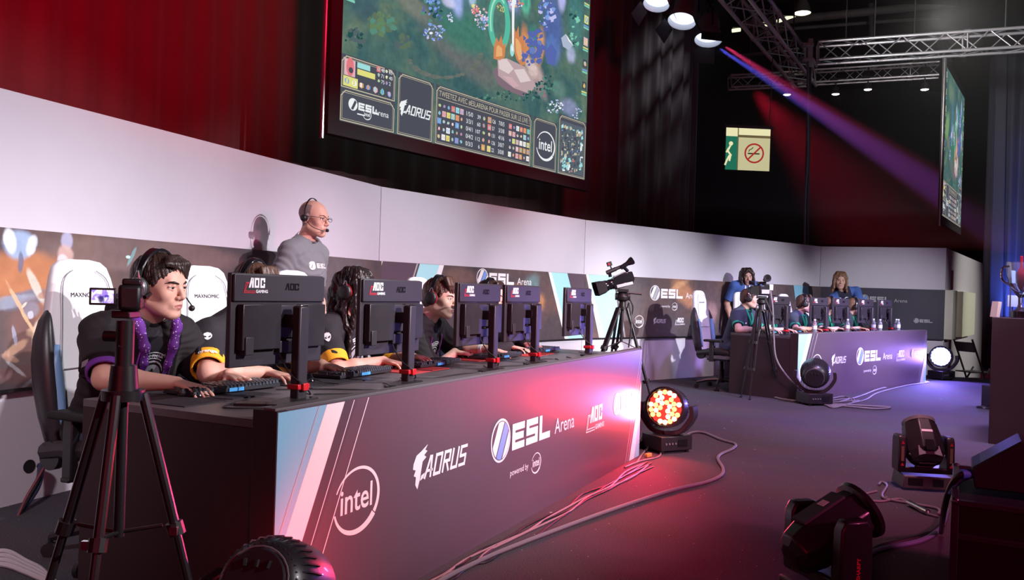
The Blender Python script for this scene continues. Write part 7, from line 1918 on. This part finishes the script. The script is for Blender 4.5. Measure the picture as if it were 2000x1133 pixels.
def cast_staff():
    # bald man standing
    hd = at(613, 427, 6.0); fd = V((.95, -.31, 0)).normalized(); ft = V((hd.x, hd.y, 0)) - fd * .07
    P = standing(ft, fd, 1.80, dict(g=1.03, sw=1.02)); P['head'] = hd
    H = HeadF(P['head'], (.94, -.30, -.10), 0.0, 1.10); r = person_root('bald man in a grey t-shirt and glasses standing behind the near team', ft)
    finish_person(r, P, H, SK_A, dict(stubble='buzz', stubm=mat('buzz_hair', (.30, .21, .20), .7, noise=.3, nscale=300), brow=H_BR, bw=.7, jaw=1.15), .004)
    o, B, d = clothed('t_shirt', r, P, .026, .006, F_GREY, (.82, .82), 2.0, amp=.018, neck_cut=.076, hem=P['hip'] - V((0, 0, .05)))
    neck_band(r, P, .005, F_GREY)
    rt = P['Rt'] @ V((1, 0, 0))
    def lg(pr): pr.disc(-.085, 0, .030, .030, M_WHITE, 0, 18); pr.stroke([(-.095, -.015), (-.08, .015)], .006, F_GREY, 2); block(pr, 'ESL', -.045, -.016, .034, .038, .006, .009, M_WHITE)
    printed('chest_print', B, d, r, P['chest'] + P['fwd'] * .4 + P['spine'] * .03, -rt, P['spine'], -P['fwd'], lg, M_WHITE)
    g = thing('glasses', 'dark-framed glasses on the bald man', 'glasses', Matrix.Translation(H.c)); w = lambda x, y, z: V(H.w(x, y, z)) - H.c
    fr = MB()
    for q in (-1, 1):
        fr.tube([w(q * (.033 + .020 * math.cos(a)), .103 - .006 * abs(math.cos(a)) * (q * math.cos(a) > 0) , .003 + .013 * math.sin(a)) for a in [2 * PI * i / 20 for i in range(21)]], .0016, 6)
        fr.tube([w(q * .053, .098, .008), w(q * .072, .075, .010), w(q * .080, .0, .010), w(q * .082, -.02, .0)], .0020, 6)
    fr.tube([w(-.013, .104, .006), w(0, .110, .008), w(.013, .104, .006)], .0016, 6); fr.build('frame', M_BLACK, g)
    h_ = headset(H, 'thin headset with a foam microphone on the bald man', M_BLACK, 'mic_right', thin=True)
    # long-haired dark man behind the far team
    hd = at(1459, 541, 12.55); fd = V((-.05, -1, 0)).normalized(); ft = V((hd.x, hd.y, 0)) - fd * .05
    P = standing(ft, fd, 1.74, dict(sw=.95)); P['head'] = hd
    H = HeadF(P['head'], (-.02, -1, -.10), .05, 1.06); r = person_root('bearded man with chin-length dark hair and blue shirt behind the far team', ft)
    finish_person(r, P, H, SK_B, dict(hair='chin', hairm=H_DK, brow=H_BK, bw=1.2, stubble='beard', stubm=mat('beard_dark', (.06, .03, .025), .7)), .006)
    o, B, d = clothed('blue_shirt', r, P, .022, .008, F_BLUE, (.8, .8), 3.0, amp=.006, hem=P['hip'] - V((0, 0, .05)))
    mb = MB(); pr = Pr(mb, 0, map=surf_print(B, d, P['chest'] + P['fwd'] * .4, V((1, 0, 0)), V((0, 0, 1)), -P['fwd']))
    for q in (-1, 1):
        for k in range(5): z0 = .14 - k * .05; pr.rect(q * .03 + q * (.012 * k * .3) - .008, z0 - .05, q * .03 + q * (.012 * k * .3) + .008, z0, M_WHITE)
    attach(mb.build('lanyard', M_WHITE, r), r)
    # blond man leaning on the desk
    hd = at(1641, 548, 13.55); fd = V((-.25, -.97, 0)).normalized(); ft = V((hd.x, hd.y, 0)) + V((.28, .22, 0)); 
    P = standing(ft, fd, 1.80, dict(sw=1.05, hipo=V((0, 0, -.02)), necko=V((-.20, -.17, -.13)), wrL=at(1690, 634, 13.0)))
    P['head'] = hd; H = HeadF(P['head'], (-.22, -.96, -.12), -.05, 1.12); r = person_root('man with wavy light brown hair in a blue shirt leaning towards the desk', ft)
    finish_person(r, P, H, SK_B, dict(hair='wavy', hairm=H_LB, brow=H_LB), .006)
    o, B, d = clothed('blue_shirt', r, P, .022, .007, F_BLUE, (.8, .8), 4.0, amp=.006, hem=P['hip'] - V((0, 0, .05)), mats=[F_BLUE, F_DNAVY],
        fm=(lambda P_: (lambda fc: ((np.abs((fc - np3(P_['chest'])) @ np3(P_['Rt'] @ V((1, 0, 0)))) < .10) & (((fc - np3(P_['chest'])) @ np3(P_['fwd'])) > 0)).astype(int)))(P))
    printed('chest_print', B, d, r, P['chest'] + P['fwd'] * .4 + P['spine'] * .05, P['Rt'] @ V((-1, 0, 0)), P['spine'], -P['fwd'], lambda pr: (pr.poly([(-.03, 0), (.0, .02), (.035, .0), (.01, .004)], M_WHITE, 0), pr.disc(-.09, .02, .018, .022, M_LGREY, 0, 12)), M_WHITE)

def cast_far():
    lab = ['first far player in a navy shirt with green collar, right behind the tall tripod', 'second far player hidden behind the first far monitor', 'third far player in navy and green with a dark headset', 'fourth far player between the second and third far monitors', 'last far player whose pale face shows right of the third far monitor']
    hl = ['headset on the first far player', 'headset on the hidden second far player', 'dark headset on the third far player', 'headset on the fourth far player', 'headset on the last far player']
    A_ = [.43, 1.12, 1.95, 2.68, 3.42]; Bk = [.90, .92, .90, .84, .80]; zz = [1.19, 1.10, 1.14, 1.12, 1.12]; hm = [H_BR, H_DK, H_BR, H_LB, H_LB]
    for i in range(5):
        a, b = A_[i], Bk[i]
        P = seated(Md2, 0, 0, dict(head=(a, b, zz[i]), wrR=(a - .16, .66, .80), wrL=(a + .16, .68, .805), outR=.9, downR=.5, hipb=.28 if i else .24, nb=.075, sw=.165))
        H = HeadF(P['head'], (.985, -.08, -.14) if i != 0 else (.97, -.22, -.12), 0, 1.05); r = person_root(lab[i], P['hip'])
        finish_person(r, P, H, SK_C if i != 2 else SK_A, dict(hair='swept' if i in (0, 2) else 'short', hairm=hm[i], brow=H_BR), .006)
        o, B, d = clothed('polo_shirt', r, P, .022, .008, F_NAVY, (.72, .72), 1.0 + i, amp=.006)
        for q in 'RL': cuff(r, P, q, .64, .74, .026, F_GREEN, 'green_cuff')
        neck_band(r, P, .013, F_GREEN)
        mb = MB(); mb.tube([P['neck'] + P['spine'] * .03 + P['Rt'] @ V((.055, .06, 0)), P['chest'] + P['Rt'] @ V((.03, .145, .09)), P['chest'] + P['Rt'] @ V((.0, .150, .03)), P['chest'] + P['Rt'] @ V((-.03, .145, .09)), P['neck'] + P['spine'] * .03 + P['Rt'] @ V((-.055, .06, 0))], .014, 8, smoothing=4); attach(mb.build('placket', F_GREEN, r), r)
        if i in (0, 2): printed('chest_print', B, d, r, P['chest'] + P['fwd'] * .4 - P['spine'] * .05, P['Rt'] @ V((-1, 0, 0)), P['spine'], -P['fwd'], lambda pr: (pr.arc(0, 0, .04, .05, 100, 300, .02, .03, F_GREEN, 0, n=8), pr.disc(-.07, .09, .012, .012, M_WHITE, 0, 10), pr.disc(.07, .10, .012, .012, M_WHITE, 0, 10)), F_GREEN)
        headset(H, hl[i], M_RED, 'mic_left')
cast_near(); cast_staff(); cast_far()

# ------------------------------------------------------------------ haze hanging under the trusses, and the beams that show in it
hz = MB(); c0, c1 = at(1400, 92, 12.4), at(1925, 430, 17.5)
hz.box((7.15, 15.0, 4.55), (9.5, 8.0, 4.3))
hm = bpy.data.materials.new('haze'); hm.use_nodes = True
N, L = nodes_of(hm); N.remove(N['Principled BSDF'])
vs = N.new('ShaderNodeVolumeScatter'); vs.inputs['Density'].default_value = 0.014; vs.inputs['Anisotropy'].default_value = 0.1
L.new(vs.outputs[0], N['Material Output'].inputs['Volume'])
ho = hz.build('stage_haze', hm); tag(ho, 'thin haze in the air under the trusses where the blue and red beams cross', 'haze', None, 'stuff')
d_ = (c1 - c0).normalized()
spot('blue_beam', c0, c1, 50000, (0.12, 0.12, 1.0), 5.5, 0.6, 0.02)
spot('magenta_beam', c0 + V((.10, 0, .03)), c1 + V((-.1, 0, .05)), 30000, (1.0, 0.05, 0.22), 7.5, 0.9, 0.02)
spot('red_haze_lamp', at(1470, 175, 17.2), at(1660, 390, 17.8), 3000, (1.0, 0.01, 0.06), 40, 1.0, 0.1)
